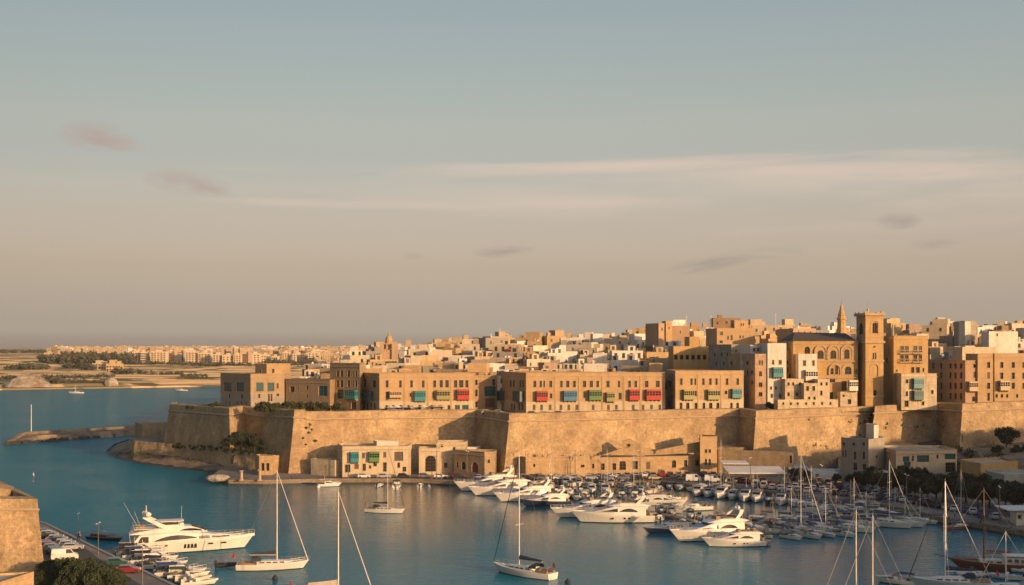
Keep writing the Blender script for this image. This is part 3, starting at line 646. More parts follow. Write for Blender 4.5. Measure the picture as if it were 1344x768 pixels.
    if split is not None and cat == 'building':
        rs = random.Random(len(items) * 7 + int(chain[0][0]))
        for i, uc, zb, wu, hh, kind, isd in items:
            if isd or zb < zs + 4.5 or rs.random() > .3 or kind != 'rect': continue
            d = (pts[i + 1] - pts[i]).normalized(); q = pts[i] + d * uc; bm_ = MB(); bm_.box(-wu / 2 - .45, wu / 2 + .45, -.75, .05, -.2, -.05)
            for k in range(7): x = lerp(-wu / 2 - .42, wu / 2 + .42, k / 6); bm_.box(x - .02, x + .02, -.74, -.70, -.05, .85)
            bm_.box(-wu / 2 - .45, wu / 2 + .45, -.75, -.69, .85, .91); o = bm_.build('balcony', 'grey_gear', root); o.location = Vector((q.x, q.y, zb)) - root.location; o.rotation_euler = (0, 0, math.atan2(d.y, d.x))
    m = MB()
    if cornice:
        for i in range(len(pts) - 1):
            A, B = pts[i], pts[i + 1]; d = (B - A).normalized(); nv = Vector((d.y, -d.x))
            for za, zb_, o in ((z1 - 1.15, z1 - .95, .22), (z1 - .06, z1 + .1, .16)) + (((zs - .12, zs + .12, .12),) if zs else ()):
                k = .001 * i
                m.prism([A + nv * o - d * (.02 + o * .9), B + nv * o + d * (.02 + o * .9), B - nv * .04, A - nv * .04], za - k, zb_ + k, bottom=True)
        m.build('cornice', 'trim_stone', root, world=True)
    for px in pil:
        i = seg_of(px)
        if i is None: continue
        d = (pts[i + 1] - pts[i]).normalized(); nv = Vector((d.y, -d.x)); u0, Y0 = u_on(i, px); q = pts[i] + d * u0; m = MB()
        m.prism([q - d * .28 + nv * .14, q + d * .28 + nv * .14, q + d * .28 - nv * .04, q - d * .28 - nv * .04], base, z1 - 1.16); m.build('pilaster', 'wall_stone', root, ST[c] if isinstance(c, str) else c, world=True)
    return root
def row(pairs, y0, y1, kind='rect'): return [(a, b, y0, y1, kind) for a, b in pairs]
def cs(centres, w_, y0, y1, kind='rect'): return [(x - w_ / 2, x + w_ / 2, y0, y1, kind) for x in centres]
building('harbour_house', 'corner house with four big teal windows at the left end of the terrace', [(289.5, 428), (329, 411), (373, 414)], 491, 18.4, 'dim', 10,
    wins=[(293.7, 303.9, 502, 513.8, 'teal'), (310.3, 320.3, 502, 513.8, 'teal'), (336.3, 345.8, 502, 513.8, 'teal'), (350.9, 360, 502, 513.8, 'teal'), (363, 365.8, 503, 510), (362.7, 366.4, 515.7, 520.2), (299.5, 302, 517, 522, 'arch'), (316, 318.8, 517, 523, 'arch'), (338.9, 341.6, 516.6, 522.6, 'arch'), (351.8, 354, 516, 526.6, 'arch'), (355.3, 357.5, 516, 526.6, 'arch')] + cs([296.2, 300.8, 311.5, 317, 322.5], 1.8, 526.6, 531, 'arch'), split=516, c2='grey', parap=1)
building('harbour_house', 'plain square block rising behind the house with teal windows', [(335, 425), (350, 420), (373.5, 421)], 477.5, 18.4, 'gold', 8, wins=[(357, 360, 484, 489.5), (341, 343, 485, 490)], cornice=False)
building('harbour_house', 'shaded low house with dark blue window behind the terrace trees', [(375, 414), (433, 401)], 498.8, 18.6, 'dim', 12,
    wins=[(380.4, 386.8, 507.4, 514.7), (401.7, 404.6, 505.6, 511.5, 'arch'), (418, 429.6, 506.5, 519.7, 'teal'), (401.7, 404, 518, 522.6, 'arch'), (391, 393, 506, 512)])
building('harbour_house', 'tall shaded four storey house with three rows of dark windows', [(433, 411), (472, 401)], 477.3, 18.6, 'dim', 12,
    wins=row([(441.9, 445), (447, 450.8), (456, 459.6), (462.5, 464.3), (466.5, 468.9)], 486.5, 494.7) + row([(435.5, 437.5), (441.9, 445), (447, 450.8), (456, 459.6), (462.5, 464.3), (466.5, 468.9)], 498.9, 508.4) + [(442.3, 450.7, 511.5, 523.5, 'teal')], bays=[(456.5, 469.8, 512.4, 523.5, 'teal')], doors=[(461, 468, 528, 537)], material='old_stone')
building('harbour_house', 'long sunlit terrace house with teal, olive and red enclosed balconies', [(472, 412), (498, 393.5), (620.5, 397)], 490.5, 18.6, 'gold', 10,
    wins=[(476.9, 480.9, 497.5, 508.4), (489, 493.3, 499, 508.7)] + row([(506.2, 510), (523.9, 527.2), (538.5, 541.8), (554, 557.1), (568.7, 572.2), (577.1, 581.1), (584.4, 589), (595.9, 600), (602.6, 608.1), (610.8, 614.7)], 499.2, 508.7) + [(506.2, 510.2, 514.2, 526, 'shut'), (537.5, 540, 516, 521), (567, 570, 515, 523, 'shut')],
    bays=[(480.2, 490, 513.5, 525.7, 'dteal'), (511.5, 526.6, 513.8, 521.5, 'stone'), (544, 558.5, 513.5, 526, 'teal'), (573, 590, 512.5, 524, 'olive'), (600, 615.5, 511.6, 524.2, 'red')],
    doors=row([(476.5, 479.2), (481, 483.3), (486, 488.2), (490.7, 493)], 529.3, 537) + cs([507.5, 516, 526, 536, 551, 567, 579, 589], 3.2, 531.5, 537.3, 'arch') + [(597, 603.5, 531.5, 537.3, 'teal'), (606.5, 615, 531.5, 537.3, 'teal')], pil=[531.5, 562, 592.3], split=525.5)
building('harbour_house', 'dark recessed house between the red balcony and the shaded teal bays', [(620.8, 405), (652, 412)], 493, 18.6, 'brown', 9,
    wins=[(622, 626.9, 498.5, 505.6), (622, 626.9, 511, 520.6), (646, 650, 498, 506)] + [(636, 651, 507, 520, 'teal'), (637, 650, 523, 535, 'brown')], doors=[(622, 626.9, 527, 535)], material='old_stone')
B6w = row([(654, 655.8), (657.2, 659.2), (669.2, 671.4), (673.4, 675.4), (682, 683.8), (685.3, 687.5)], 499, 508.4) + row([(700.2, 703.9), (708.2, 711.2), (713.3, 715.2), (721, 724.5), (735.2, 738.5), (743.2, 747.2), (752, 755.8), (765.1, 769.3), (774, 778.2), (782.8, 785.9), (796, 800), (811, 813.9), (824.7, 827.8), (832.7, 836), (846.5, 851), (861, 865.6)], 500, 508.4) + [(721.7, 724.8, 516.5, 523), (811.8, 816, 515.5, 524.5), (765.5, 768.5, 514, 522.5)]
building('harbour_house', 'longest sunlit terrace house with two red balconies and one blue', [(652, 417), (690.5, 390.5), (873, 394.5)], 489.6, 18.6, 'gold', 10, wins=B6w,
    bays=[(652.9, 662.3, 513, 524.8, 'dteal'), (678.4, 688, 513.8, 526.6, 'dteal'), (703.9, 718.4, 513.8, 525.7, 'red'), (739.6, 756.7, 513.3, 525.7, 'blue'), (772.8, 789.3, 512.4, 524.8, 'green'), (795.5, 806, 515.3, 526.6, 'olive'), (825.5, 838.3, 511.7, 524.8, 'red'), (847.7, 866.5, 511.7, 524.5, 'red')],
    doors=row([(654.7, 656.5), (658.7, 660.5), (670.7, 672.5), (674, 675.8), (680.5, 682.5), (684.8, 686.6)], 530, 538) + cs([701, 710.8, 722, 736.2, 746.5, 757, 778.5, 798.5, 809, 831, 844, 855, 866], 3.6, 531.2, 538.2, 'shut'), pil=[728.5, 760.3, 790.9, 819, 840.9], split=525.8)
building('harbour_house', 'sunlit terrace house with two olive balconies and arched ground floor doors', [(873.8, 413), (886.5, 390.5), (976, 394.5)], 487, 18.7, 'gold', 10,
    wins=[(876.5, 881, 500, 508)] + row([(892.6, 895.7), (906.2, 909), (911.7, 913.5), (921.7, 924.8), (930.7, 934), (939, 941.8), (952.7, 955.8), (966.7, 969.8)], 496.6, 505.3) + [(912, 914.3, 513, 520), (951, 954.5, 512.5, 517.5, 'arch')],
    bays=[(896, 909.7, 511.7, 524, 'olive'), (927.9, 943, 511.7, 524, 'olive'), (959.5, 971.7, 510.8, 521.7, 'teal')],
    doors=row([(892, 895.7), (900.6, 904.8), (911.5, 915.2), (922, 925.7), (930.8, 934.9), (940.3, 944), (958.5, 961.6), (966.4, 969.8)], 528.5, 536.7, 'arch') + [(876.5, 881, 527, 536)], pil=[916.3, 946.5], split=523.5)
sidew = [(x, x + 2.2, y, y + 5) for x in (959, 966, 973, 980, 986) for y in (462, 474, 486, 500, 514)]
building('tower_house', 'tall narrow orange fronted house with long grey side wall', [(956, 430), (991, 397), (1007.3, 397.5)], 464.5, 18.8, 'rose', 10, wins=[q for i, q in enumerate(sidew) if i % 3] + [(996, 998.2, 473, 479), (999.3, 1001.3, 473, 479), (996, 1000, 487, 494, 'arch'), (996, 1000.5, 502, 508), (996, 1000.5, 515, 520.5)], cornice=False, material='old_stone')
building('roof_block', 'grey roof storey with a row of small square openings', [(972, 414), (985, 404.5), (1007, 406)], 453, 30, 'white', 8, wins=cs([990, 995, 1001], 2.5, 457, 461), cornice=False)
building('tower_house', 'tall white rendered house with one teal enclosed balcony', [(1007.5, 397), (1032, 397.6)], 450.5, 18.8, 'white', 9, wins=[(1013.6, 1016, 473, 478.5), (1022.3, 1025.8, 473, 478.5)] + cs([1012, 1018.5, 1026], 2, 507.5, 511.5) + cs([1013, 1024], 2.4, 517, 522), bays=[(1013.6, 1026.3, 482.6, 494.8, 'teal')], cornice=False)
building('tower_house', 'narrow brown house set back between two white houses', [(1030, 405), (1050, 406)], 461, 18.8, 'brown', 9, wins=cs([1034, 1041], 2.4, 473, 478, 'arch') + cs([1034, 1041], 2.6, 482, 489) + cs([1036.5, 1041, 1045.5], 2.6, 491, 496), cornice=True, material='old_stone')
building('tower_house', 'square white house with a white enclosed balcony beside the church', [(1048, 399), (1072.3, 399.6)], 464.5, 18.8, 'white', 8, wins=[(1054, 1057.6, 473, 480), (1066.3, 1069, 473, 480)], bays=[(1056, 1071.6, 486, 499.5, 'white')], cornice=False)
building('stone_house', 'low beige house with small windows below the brown recess', [(1030.5, 394), (1055, 394.6)], 497.5, 18.9, 'cream', 5, wins=cs([1035, 1041, 1050], 2.2, 502, 506) + cs([1035, 1046], 2.6, 515, 520), cornice=False, material='old_stone')
building('stone_house', 'low beige house stepping down beneath the white enclosed balcony', [(1055.3, 391.5), (1073, 392), ], 503, 18.9, 'cream', 5, wins=cs([1060, 1068], 3, 507, 513) + cs([1062, 1069], 2.6, 521, 527), cornice=False, material='old_stone')
building('stone_house', 'pale annex between the white house and church arches', [(1073.3, 394), (1089, 394.5)], 497.5, 18.9, 'pale', 6, wins=cs([1078, 1085], 2.2, 502, 506) + cs([1078], 2.6, 513, 519), doors=cs([1084], 3, 526, 533), cornice=False)
building('terrace_wall', 'long low beige terrace wall with small openings below white houses', [(1021, 386.5), (1100, 390.8)], 524.5, 19, 'cream', 3, wins=cs([1028, 1038, 1047, 1058, 1068, 1079, 1090], 2.4, 528, 531.5), cornice=False, material='old_stone', cat='wall')
# church with tower
ch = building('church', 'large golden church with a double row of arched windows and dark roof', [(1041, 402.5), (1126, 401)], 447.5, 19, 'ochre', 16,
    wins=[(1056, 1063, 455, 473, 'open_arch'), (1073, 1081, 460, 471, 'arch'), (1090, 1097.5, 460, 471, 'arch'), (1108, 1115, 458.5, 471, 'arch'), (1090, 1094, 483, 491.5, 'arch'), (1096, 1100, 480, 491.5, 'arch'), (1109, 1117.5, 481, 491.5, 'arch'), (1122, 1125.4, 484, 491, 'arch'), (1088, 1096, 497.5, 502), (1104.5, 1111, 500, 512, 'brown'), (1104, 1107, 517, 521)], doors=[(1089, 1093.5, 515, 530), (1122, 1125, 524, 531)], material='wall_stone')
def arch_ring(root, px, ytop, wpx, ybot, Y, o=.18, tk=.45, nm='arch_moulding'):
    c = P(px, Y); r = wpx / 2 * Y / F; zc = Z(ytop, Y) - r; zb = Z(ybot, Y); m = MB(); n_ = 12
    pts = [(-r, zb)] + [(-r * math.cos(math.pi * i / n_), zc + r * math.sin(math.pi * i / n_)) for i in range(n_ + 1)] + [(r, zb)]
    k = (r + tk) / r; outp = [(-r - tk, zb)] + [(x * k, zc + (z - zc) * k) for x, z in pts[1:-1]] + [(r + tk, zb)]
    for i in range(len(pts) - 1):
        a, b, e, f = pts[i], pts[i + 1], outp[i + 1], outp[i]
        m.add([(c.x + p[0], Y - o, p[1]) for p in (a, b, e, f)] + [(c.x + p[0], Y + .1, p[1]) for p in (a, b, e, f)], [(0, 1, 2, 3), (0, 4, 5, 1), (2, 6, 7, 3)])
    m.build(nm, 'trim_stone', root, world=True)
for px in (1077, 1094, 1111.5): arch_ring(ch, px, 454.5, 13, 472, 401.7 - (px - 1077) * .015)
for px in (1096, 1113): arch_ring(ch, px, 479, 13, 492, 401.3)
for y_ in (475, 496.5):
    m = MB(); a, b = P(1041, 402.4), P(1126, 400.9); zz_ = Z(y_, 402); m.add([(a.x, a.y - .3, zz_), (b.x, b.y - .3, zz_), (b.x, b.y + .1, zz_), (a.x, a.y + .1, zz_), (a.x, a.y - .3, zz_ + .35), (b.x, b.y - .3, zz_ + .35), (b.x, b.y + .1, zz_ + .35), (a.x, a.y + .1, zz_ + .35)], [(0, 1, 5, 4), (0, 3, 2, 1), (4, 5, 6, 7)]); m.build('string_course', 'trim_stone', ch, world=True)
m = MB(); zr = Z(447.5, 401.5); a, b, c_, d = P(1040, 401.8, zr + .12), P(1124, 400.4, zr + .12), P(1124, 400.4, zr + .12) + Vector((0, 20, 0)), P(1040, 401.8, zr + .12) + Vector((0, 20, 0)); r1 = P(1042.5, 413, Z(436, 413)); r2 = P(1110, 413, Z(437.5, 413))
m.add([a, b, c_, d, r1, r2], [(0, 1, 5, 4), (1, 2, 5), (2, 3, 4, 5), (3, 0, 4)]); m.build('roof', 'dark_roof', ch, world=True)
tw = building('bell_tower', 'tall square golden bell tower with arched belfry and flat cornice', [(1124, 407), (1136, 398), (1159.5, 398.5)], 412.5, 19, 'ochre', 8,
    wins=[(1127.5, 1132.5, 424, 439, 'open_arch'), (1145, 1151, 423.5, 437.5, 'open_arch'), (1146, 1149, 453.5, 456.5, 'arch'), (1145.5, 1147.3, 463, 471.5), (1148.3, 1150, 463, 471.5), (1146.5, 1150.5, 512, 520, 'arch')], material='wall_stone')
A, B, C_ = P(1124, 407), P(1136, 398), P(1159.5, 398.5); D_ = C_ + Vector((.6, 8, 0)); E_ = A + Vector((1, 3.2, 0))
cen = (A + B + C_ + D_ + E_) / 5
for y_, o, hh in ((449, .55, .7), (412.5, .7, .9), (474, .3, .5), (520.5, .25, .6), (442.5, .15, .3)):
    m = MB(); z = Z(y_, 398); m.prism([(q.x + (q.x - cen.x) / (q - cen).length * o * 1.3, q.y + (q.y - cen.y) / (q - cen).length * o * 1.3) for q in (A, B, C_, D_, E_)], z - hh / 2, z + hh / 2, bottom=True); m.build('tower_cornice', 'trim_stone', tw, world=True)
arch_ring(tw, 1148, 421.5, 8.5, 438, 398.2, .15, .4); arch_ring(tw, 1147.5, 478, 9.5, 494, 398.2, .15, .4)
m = MB(); z = Z(412.5, 398) + .45
for q in (A, B, C_, D_): q = q.lerp(cen, .06); m.prism([(q.x - .5, q.y - .5), (q.x + .5, q.y - .5), (q.x + .5, q.y + .5), (q.x - .5, q.y + .5)], z, z + .5)
m.tube((cen.x, cen.y, z - .5), (cen.x, cen.y, z + 1.6), .5, .35, 8); m.tube((cen.x, cen.y, z + 1.6), (cen.x, cen.y, z + 4), .05, .04, 5); m.build('roof_finial', 'trim_stone', tw, world=True)
building('stone_house', 'small stepped house with white enclosed balcony at the church foot', [(1103, 398), (1125, 399)], 514, 19, 'pale', 5, wins=[(1106, 1108.5, 518, 521)], bays=[(1112.5, 1123.5, 499.5, 512.5, 'white')], doors=[(1113, 1117, 524, 530.5)], cornice=False, material='old_stone')
sp_ = thing('church_spire', 'slender pointed stone spire rising behind the church roof', 'spire', P(1104.5, 452, 30))
m = MB(); Y = 452; rr = [(436, 8.6), (437, 7.4), (420, 6.2), (419.6, 7.6), (417.5, 7.6), (417, 6.2), (414, 5.6), (413.5, 6.3), (412.5, 5.2), (405, 2.6), (398, .7), (396, .2)]
rings = []
for y_, w_ in [(470, 8.6)] + rr: rings.append([(P(1104.5, Y).x + w_ / 2 * Y / F * 1.65 * math.cos(R(22.5 + 45 * i)), Y + w_ / 2 * Y / F * 1.65 * math.sin(R(22.5 + 45 * i)), Z(y_, Y)) for i in range(8)])
m.loft(rings); m.build('spire_shaft', 'wall_stone', sp_, ST['ochre'], world=True)
for i in range(8):
    a = R(45 * i); c = P(1104.5, Y); me = window_mesh(.7, 2.6, 'arch'); o = put('window', me, sp_, loc=Vector((c.x + 1.46 * math.sin(a) * 1.0, Y - 1.46 * math.cos(a), Z(432, Y))) - sp_.location, rz=a)
m = MB(); c = P(1104.5, Y); m.tube((c.x, Y, Z(396.5, Y)), (c.x, Y, Z(393.5, Y)), .07); m.build('finial', 'steel', sp_, world=True)
balc = row([(1181.4, 1186), (1187.5, 1192.4), (1198.4, 1204), (1205.7, 1210)], 454, 462.5) + row([(1181.4, 1186), (1187.5, 1192.4), (1198.4, 1204), (1205.7, 1210)], 466, 474.5) + [(1196, 1199.7, 482, 489.5), (1202.4, 1207, 482, 489.5), (1211, 1213, 483, 488), (1176, 1178, 485, 488)]
bh = building('palace_house', 'square golden palace with two stacked open balconies right of tower', [(1160.5, 414), (1173, 398), (1218, 399)], 441, 19.6, 'ochre', 11, wins=balc + [(1163, 1167, 470, 477)], parap=.8)
for x0, x1, y_ in ((1179.5, 1194, 464), (1196.5, 1212, 464), (1179.5, 1194, 475.5), (1196.5, 1212, 475.5)):
    m = MB(); a, b = P(x0, 398.6), P(x1, 398.8); z = Z(y_, 398); m.box(a.x, b.x, a.y - 1.3, a.y + .05, z - .2, z)
    for k in range(7): x = lerp(a.x + .05, b.x - .05, k / 6); m.box(x - .05, x + .05, a.y - 1.28, a.y - 1.18, z, z + .95)
    m.box(a.x, b.x, a.y - 1.3, a.y - 1.16, z + .95, z + 1.1); m.build('balcony', 'trim_stone', bh, world=True)
building('harbour_house', 'pale square house with stacked teal balconies below the palace', [(1173, 402), (1183, 391), (1229.5, 393)], 490.5, 19.6, 'pale', 8,
    wins=[(1189, 1192, 498, 503), (1189, 1191.5, 514, 520), (1222, 1225, 512, 517)], bays=[(1197, 1209.7, 497, 509.3, 'teal'), (1197.4, 1209.4, 513, 524.5, 'dteal')], doors=[(1187.5, 1192.4, 526, 534), (1210, 1213, 527, 532)], material='old_stone')
sw = [(a, b, y0, y1) for y0, y1 in ((476.5, 484), (489, 496.6), (502, 510.8), (516, 524)) for a, b in ((1223.5, 1228), (1234, 1236.6), (1246, 1249), (1252.5, 1255.6), (1260, 1263))]
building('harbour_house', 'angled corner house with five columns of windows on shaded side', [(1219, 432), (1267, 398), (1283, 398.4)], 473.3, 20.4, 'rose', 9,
    wins=sw + [(1277.5, 1281, 476.5, 483), (1277.5, 1281, 488, 496, 'shut')], bays=[(1270, 1281, 501, 513, 'stone')], doors=[(1276, 1279.5, 520.5, 527, 'arch')])
building('harbour_house', 'tall golden house with a single stone balcony near right edge', [(1283.3, 397.6), (1305, 398.2)], 464.3, 20.6, 'gold', 9, wins=[(1295.7, 1299.4, 475.5, 483), (1295.7, 1299.4, 488.5, 497, 'shut'), (1295.7, 1299.4, 502.5, 510.5)], doors=[(1296, 1299, 515.5, 526)])
building('harbour_house', 'long golden house running out of frame at the right edge', [(1305.3, 397.8), (1420, 401)], 464, 20.8, 'gold', 9, wins=[(a, a + 3.8, y0, y1) for a in (1313, 1328, 1342, 1357, 1372, 1390) for y0, y1 in ((475.5, 483), (489, 497.5), (502.5, 510.5)) if not (a == 1313 and y0 > 500)] + cs([1308, 1315, 1322, 1335, 1346], 3, 517, 522, 'arch'), bays=[(1310.5, 1322.5, 500, 512, 'stone')])
# ---- landmark blocks in the old town
building('castle_block', 'fort like golden block with two square turrets on the skyline', [(847, 566), (865, 552), (905, 556)], 427.5, 38, 'brown', 16, wins=cs([870, 880, 893], 1.6, 434, 438), cornice=False)
building('castle_block', 'left square turret of the skyline fort with small flagpole', [(847.5, 562), (864.5, 548), (872, 549)], 424.5, 40, 'rose', 8, cornice=True, wins=[(868, 869.5, 430, 434)])
building('castle_block', 'right round cornered turret of the skyline fort', [(869, 560), (874, 550), (882, 551)], 421.5, 40, 'gold', 6, cornice=True, wins=[(877, 878.8, 429, 432)])
building('town_house', 'large blank sunlit block with grey left side on the skyline', [(926.5, 520), (941, 500), (991, 502)], 431, 34, 'gold', 12, wins=[(945, 949, 435.5, 440), (954.5, 956.5, 440.5, 446), (959, 961.5, 440, 446.5), (970.5, 972.5, 440.5, 444), (974.5, 976, 440.5, 444), (944.5, 948.5, 447, 450.5)])
building('town_tower', 'square lookout tower topping the large blank skyline block', [(959, 516), (964, 508), (982, 509)], 420.5, 38, 'gold', 8, wins=[(972, 973.8, 424.5, 428), (974.8, 976.5, 424.5, 428), (961, 962.3, 425, 428)])
building('town_house', 'wide stepped ochre house with dark arcade below in mid town', [(884, 452), (940, 455)], 454.5, 24, 'ochre', 10, wins=[(885 + i * 7.5, 889.5 + i * 7.5, 466, 472, 'open') for i in range(7)], cornice=False)
building('town_house', 'raised ochre centre of the wide stepped mid town house', [(905, 458), (918, 458.4)], 442, 30, 'ochre', 9, cornice=False)
building('town_house', 'big grey shaded block with many small windows left of white house', [(930, 446), (960, 428), (1006, 431)], 452, 22, 'grey', 12, wins=cs([966, 974, 983, 992], 2, 459, 462) + cs([938, 947, 955], 2, 463, 468) + cs([940, 950], 2, 475, 480), cornice=False, material='old_stone')
building('town_house', 'stepped skyline building behind the church roof with grey gable', [(1020, 505), (1041, 480), (1071, 483)], 431, 34, 'rose', 10, wins=cs([1048, 1056, 1064], 1.6, 435, 440), cornice=False)
building('town_house', 'grey white cubic block dominating the right skyline', [(1253, 560), (1266, 540), (1282, 541)], 421, 36, 'grey', 10, cornice=False)
building('town_house', 'bright cream cube on top of the right skyline', [(1266.5, 538), (1274, 538.5)], 422, 36, 'white', 6, cornice=False)
building('town_house', 'wide pale cream wall building below the right skyline', [(1290, 480), (1298, 470), (1336, 472)], 435, 30, 'white', 10, wins=[(1308, 1309.6, 438, 441)], cornice=False)
building('town_house', 'long low cream house behind the shaded angled corner house', [(1263, 425), (1307, 428)], 455.5, 22, 'pale', 8, cornice=False)
# domed church far left in town
dc = thing('domed_church', 'small domed baroque church standing above the rooftops at left', 'church', P(511, 560, 30)); Y = 560
m = MB(); cx = P(510.5, Y).x; px_m = Y / F
m.box(cx - 10 * px_m, cx + 10 * px_m, Y - 4, Y + 8, 25, Z(451, Y)); m.box(cx - 10.5 * px_m, cx - 5 * px_m, Y - 5, Y - 1, 25, Z(449, Y)); m.box(cx + 5 * px_m, cx + 10.8 * px_m, Y - 5, Y - 1, 25, Z(450.5, Y))
m.build('nave', 'wall_stone', dc, ST['rose'], world=True)
m = MB(); rings = []
for y_, w_ in ((455, 10), (449, 10), (448.6, 11), (448, 11), (447.8, 9.4), (445, 9), (442.5, 7.4), (441, 5), (440.2, 3), (438.4, 2.8), (438, 3.4), (437.4, 2), (436, 1), (434.8, .3)): rings.append([(cx + w_ / 2 * px_m * math.cos(R(30 * i)), Y + w_ / 2 * px_m * math.sin(R(30 * i)), Z(y_, Y)) for i in range(12)])
m.loft(rings); m.build('dome', 'wall_stone', dc, ST['gold'], world=True)
for i in range(-1, 2): put('window', window_mesh(.9, 2.2, 'arch'), dc, loc=Vector((cx + i * 1.3, Y - 5.1 if abs(i) else Y - 4.1, Z(458, Y))) - dc.location)
# ---------------------------------------------------------------- wharf buildings at the foot of the wall
QB = QZ
building('wharf_shed', 'small low flat roofed stone shed left of the wharf house', [(408, 368), (439.5, 362.5), (447.5, 364)], 604, QB, 'cream', 6, wins=[(427, 428.6, 611, 615)], cornice=False, material='old_stone')
wh = building('wharf_house', 'cream wharf house with teal, green and brown framed bays', [(443, 370), (449.5, 360.5), (535, 362.5)], 586, QB, 'cream', 8,
    wins=[(465, 471, 609.5, 615.5, 'shut'), (475, 479, 594.5, 601.5, 'shut'), (503, 507, 593.5, 600.5, 'shut'), (490, 494.5, 606, 612), (521.5, 525, 607, 614, 'arch'), (517.5, 529, 593, 605, 'brown'), (484.5, 487, 611, 615)], bays=[(460.5, 471, 594, 606.5, 'teal'), (485, 498, 593.5, 605.5, 'green')], doors=[(453, 459.5, 610, 620), (476, 480, 608.5, 618), (503, 507.3, 607, 619), (528.5, 533, 613, 619)], parap=.5)
building('roof_room', 'small white roof room on top of the cream wharf house', [(490, 369), (494.5, 365), (519, 365.6)], 579.5, 9, 'white', 3.5, cornice=False)
building('wharf_house', 'stone gatehouse with one tall open arch on the wharf', [(550, 366), (576.5, 366.5)], 588, QB, 'cream', 6, wins=[(558.2, 572, 598, 619, 'open_arch')])
building('wharf_house', 'plain two storey block right of the tall wharf arch', [(573, 369), (611, 370)], 580, QB, 'pale', 8, wins=[(578.5, 581.5, 583.5, 587), (594.5, 597.5, 587, 591), (603, 606.5, 582, 587), (583, 587, 607.5, 614)], material='old_stone')
building('roof_room', 'little white and teal roof cabin beside the wharf block', [(613, 372), (628.5, 372.4)], 587, 8, 'white', 4, wins=[(618, 621, 588.5, 592, 'teal')], cornice=False)
building('wharf_house', 'single storey stone house with arched red door on the wharf', [(596, 365), (636, 357), (649, 358)], 593.5, QB, 'dim', 8, wins=[(599, 601.5, 606, 614, 'arch'), (605.5, 611, 606, 616.5, 'arch'), (640, 643, 603, 608)], doors=[(619, 627.5, 606.5, 620.5, 'red_arch')], material='old_stone')
building('wharf_wall', 'long plain retaining building with flat terrace top and people on it', [(684, 362), (690, 358.5), (788, 363.5)], 600.5, QB, 'gold', 7, wins=[(762.5, 767, 610, 613.5), (777, 780, 609, 615), (788, 790, 608, 616), (700, 702.5, 609, 613)], material='old_stone', parap=.9)
ww = building('wharf_building', 'long stone wharf range with arches and a sloping gable wall', [(788.2, 363.5), (936, 371)], 598, QB, 'gold', 6,
    wins=[(789, 793.5, 608, 617), (804, 808.5, 608, 617), (803, 809, 600.3, 603.2, 'arch')] + [(813, 821.5, 604.5, 617, 'open_arch'), (830.5, 837, 605, 616), (848, 853.5, 606.5, 616, 'shut'), (862.5, 873, 600.5, 617, 'open_arch'), (882, 887.5, 604, 614, 'arch'), (898, 902, 603.5, 612.5, 'arch'), (912.5, 917.5, 603, 611.5)], material='old_stone', parap=.3)
def gable(root, pts, Y0, Y1, colr, nm='gable_wall'):
    m = MB(); xs_ = [p[0] for p in pts]
    front = [P(px, Y0, Z(py, Y0)) for px, py in pts]; m.loft([[(p.x, p.y, p.z) for p in front], [(p.x, p.y + (Y1 - Y0), p.z) for p in front]]); m.build(nm, 'old_stone', root, ST[colr], world=True)
gable(ww, [(789.5, 597.6), (858, 597.6), (858, 593), (829, 577), (827, 576), (818, 579), (817.6, 588)], 366.3, 367.2, 'gold')
gable(ww, [(858.2, 597.6), (918, 594), (918, 580), (916, 580.5), (908, 582), (862, 591)], 369.5, 370.4, 'gold')
me = window_mesh(.9, .9, 'arch'); put('window', me, ww, loc=P(825.5, 366.0, Z(586.5, 366)) - ww.location)
building('wharf_tower', 'square stone wharf tower with paired windows at its top', [(918, 374), (919, 366), (941, 367)], 573.5, QB, 'gold', 6, wins=[(925, 928, 589.5, 594.5), (930, 933, 589.5, 594.5), (925, 928, 602, 610.5, 'arch'), (930, 933, 602, 610.5, 'arch')])
building('yard_wall', 'low rough stone yard wall at the foot of the weathered bastion', [(943, 372), (1041, 362)], 594, QB, 'dim', 2, cornice=False, material='old_stone', doors=[(1036, 1039.5, 598, 608)], cat='wall', parap=.1)
building('boat_yard_house', 'three storey pale house with white block on its roof', [(1104, 352), (1140, 345), (1161, 352)], 576.5, QB, 'grey', 9,
    wins=cs([1107.5, 1120.5, 1133.5], 4, 581, 585) + [(1105.5, 1107.5, 591, 600), (1109, 1111, 591, 600), (1120.5, 1124, 593, 603), (1132, 1135.5, 593, 603), (1149.5, 1152, 597.5, 601.5, 'arch')], doors=[(1120, 1125, 607, 617), (1132, 1137, 609, 616.5)], cornice=False)
building('roof_block', 'plain white stair block on the boat yard house roof', [(1136.5, 358), (1147, 351), (1153, 352.5)], 558, 10, 'white', 5, cornice=False)
building('boat_yard_house', 'long flat roofed modern house with large dark windows', [(1157, 356), (1176, 343), (1256, 347)], 591.5, QB, 'cream', 14,
    wins=[(1185, 1193.5, 599, 606, 'teal'), (1186, 1195.5, 606, 612.5, 'teal'), (1197, 1199.5, 598.5, 605), (1203.5, 1219.5, 597.5, 606.5, 'teal'), (1229, 1232, 597, 601.5, 'arch'), (1240, 1254, 596, 603, 'teal'), (1241, 1254, 607, 620)], cornice=True)
building('shed', 'flat yellow rendered shed with grey sloping roof at right', [(1264, 331), (1287, 324), (1336, 331)], 608, QB, 'ochre', 12, doors=[(1287.5, 1294, 621, 632, 'brown')], cornice=False)
building('shed', 'pale green low house with blue shutters at the right edge', [(1296, 318), (1318, 309), (1420, 313)], 623, QB, (0.36, 0.36, 0.30), 10, wins=[(1299, 1302, 630, 641, 'teal'), (1305.5, 1308.5, 630, 641, 'teal'), (1330, 1333, 632, 640)], cornice=False)
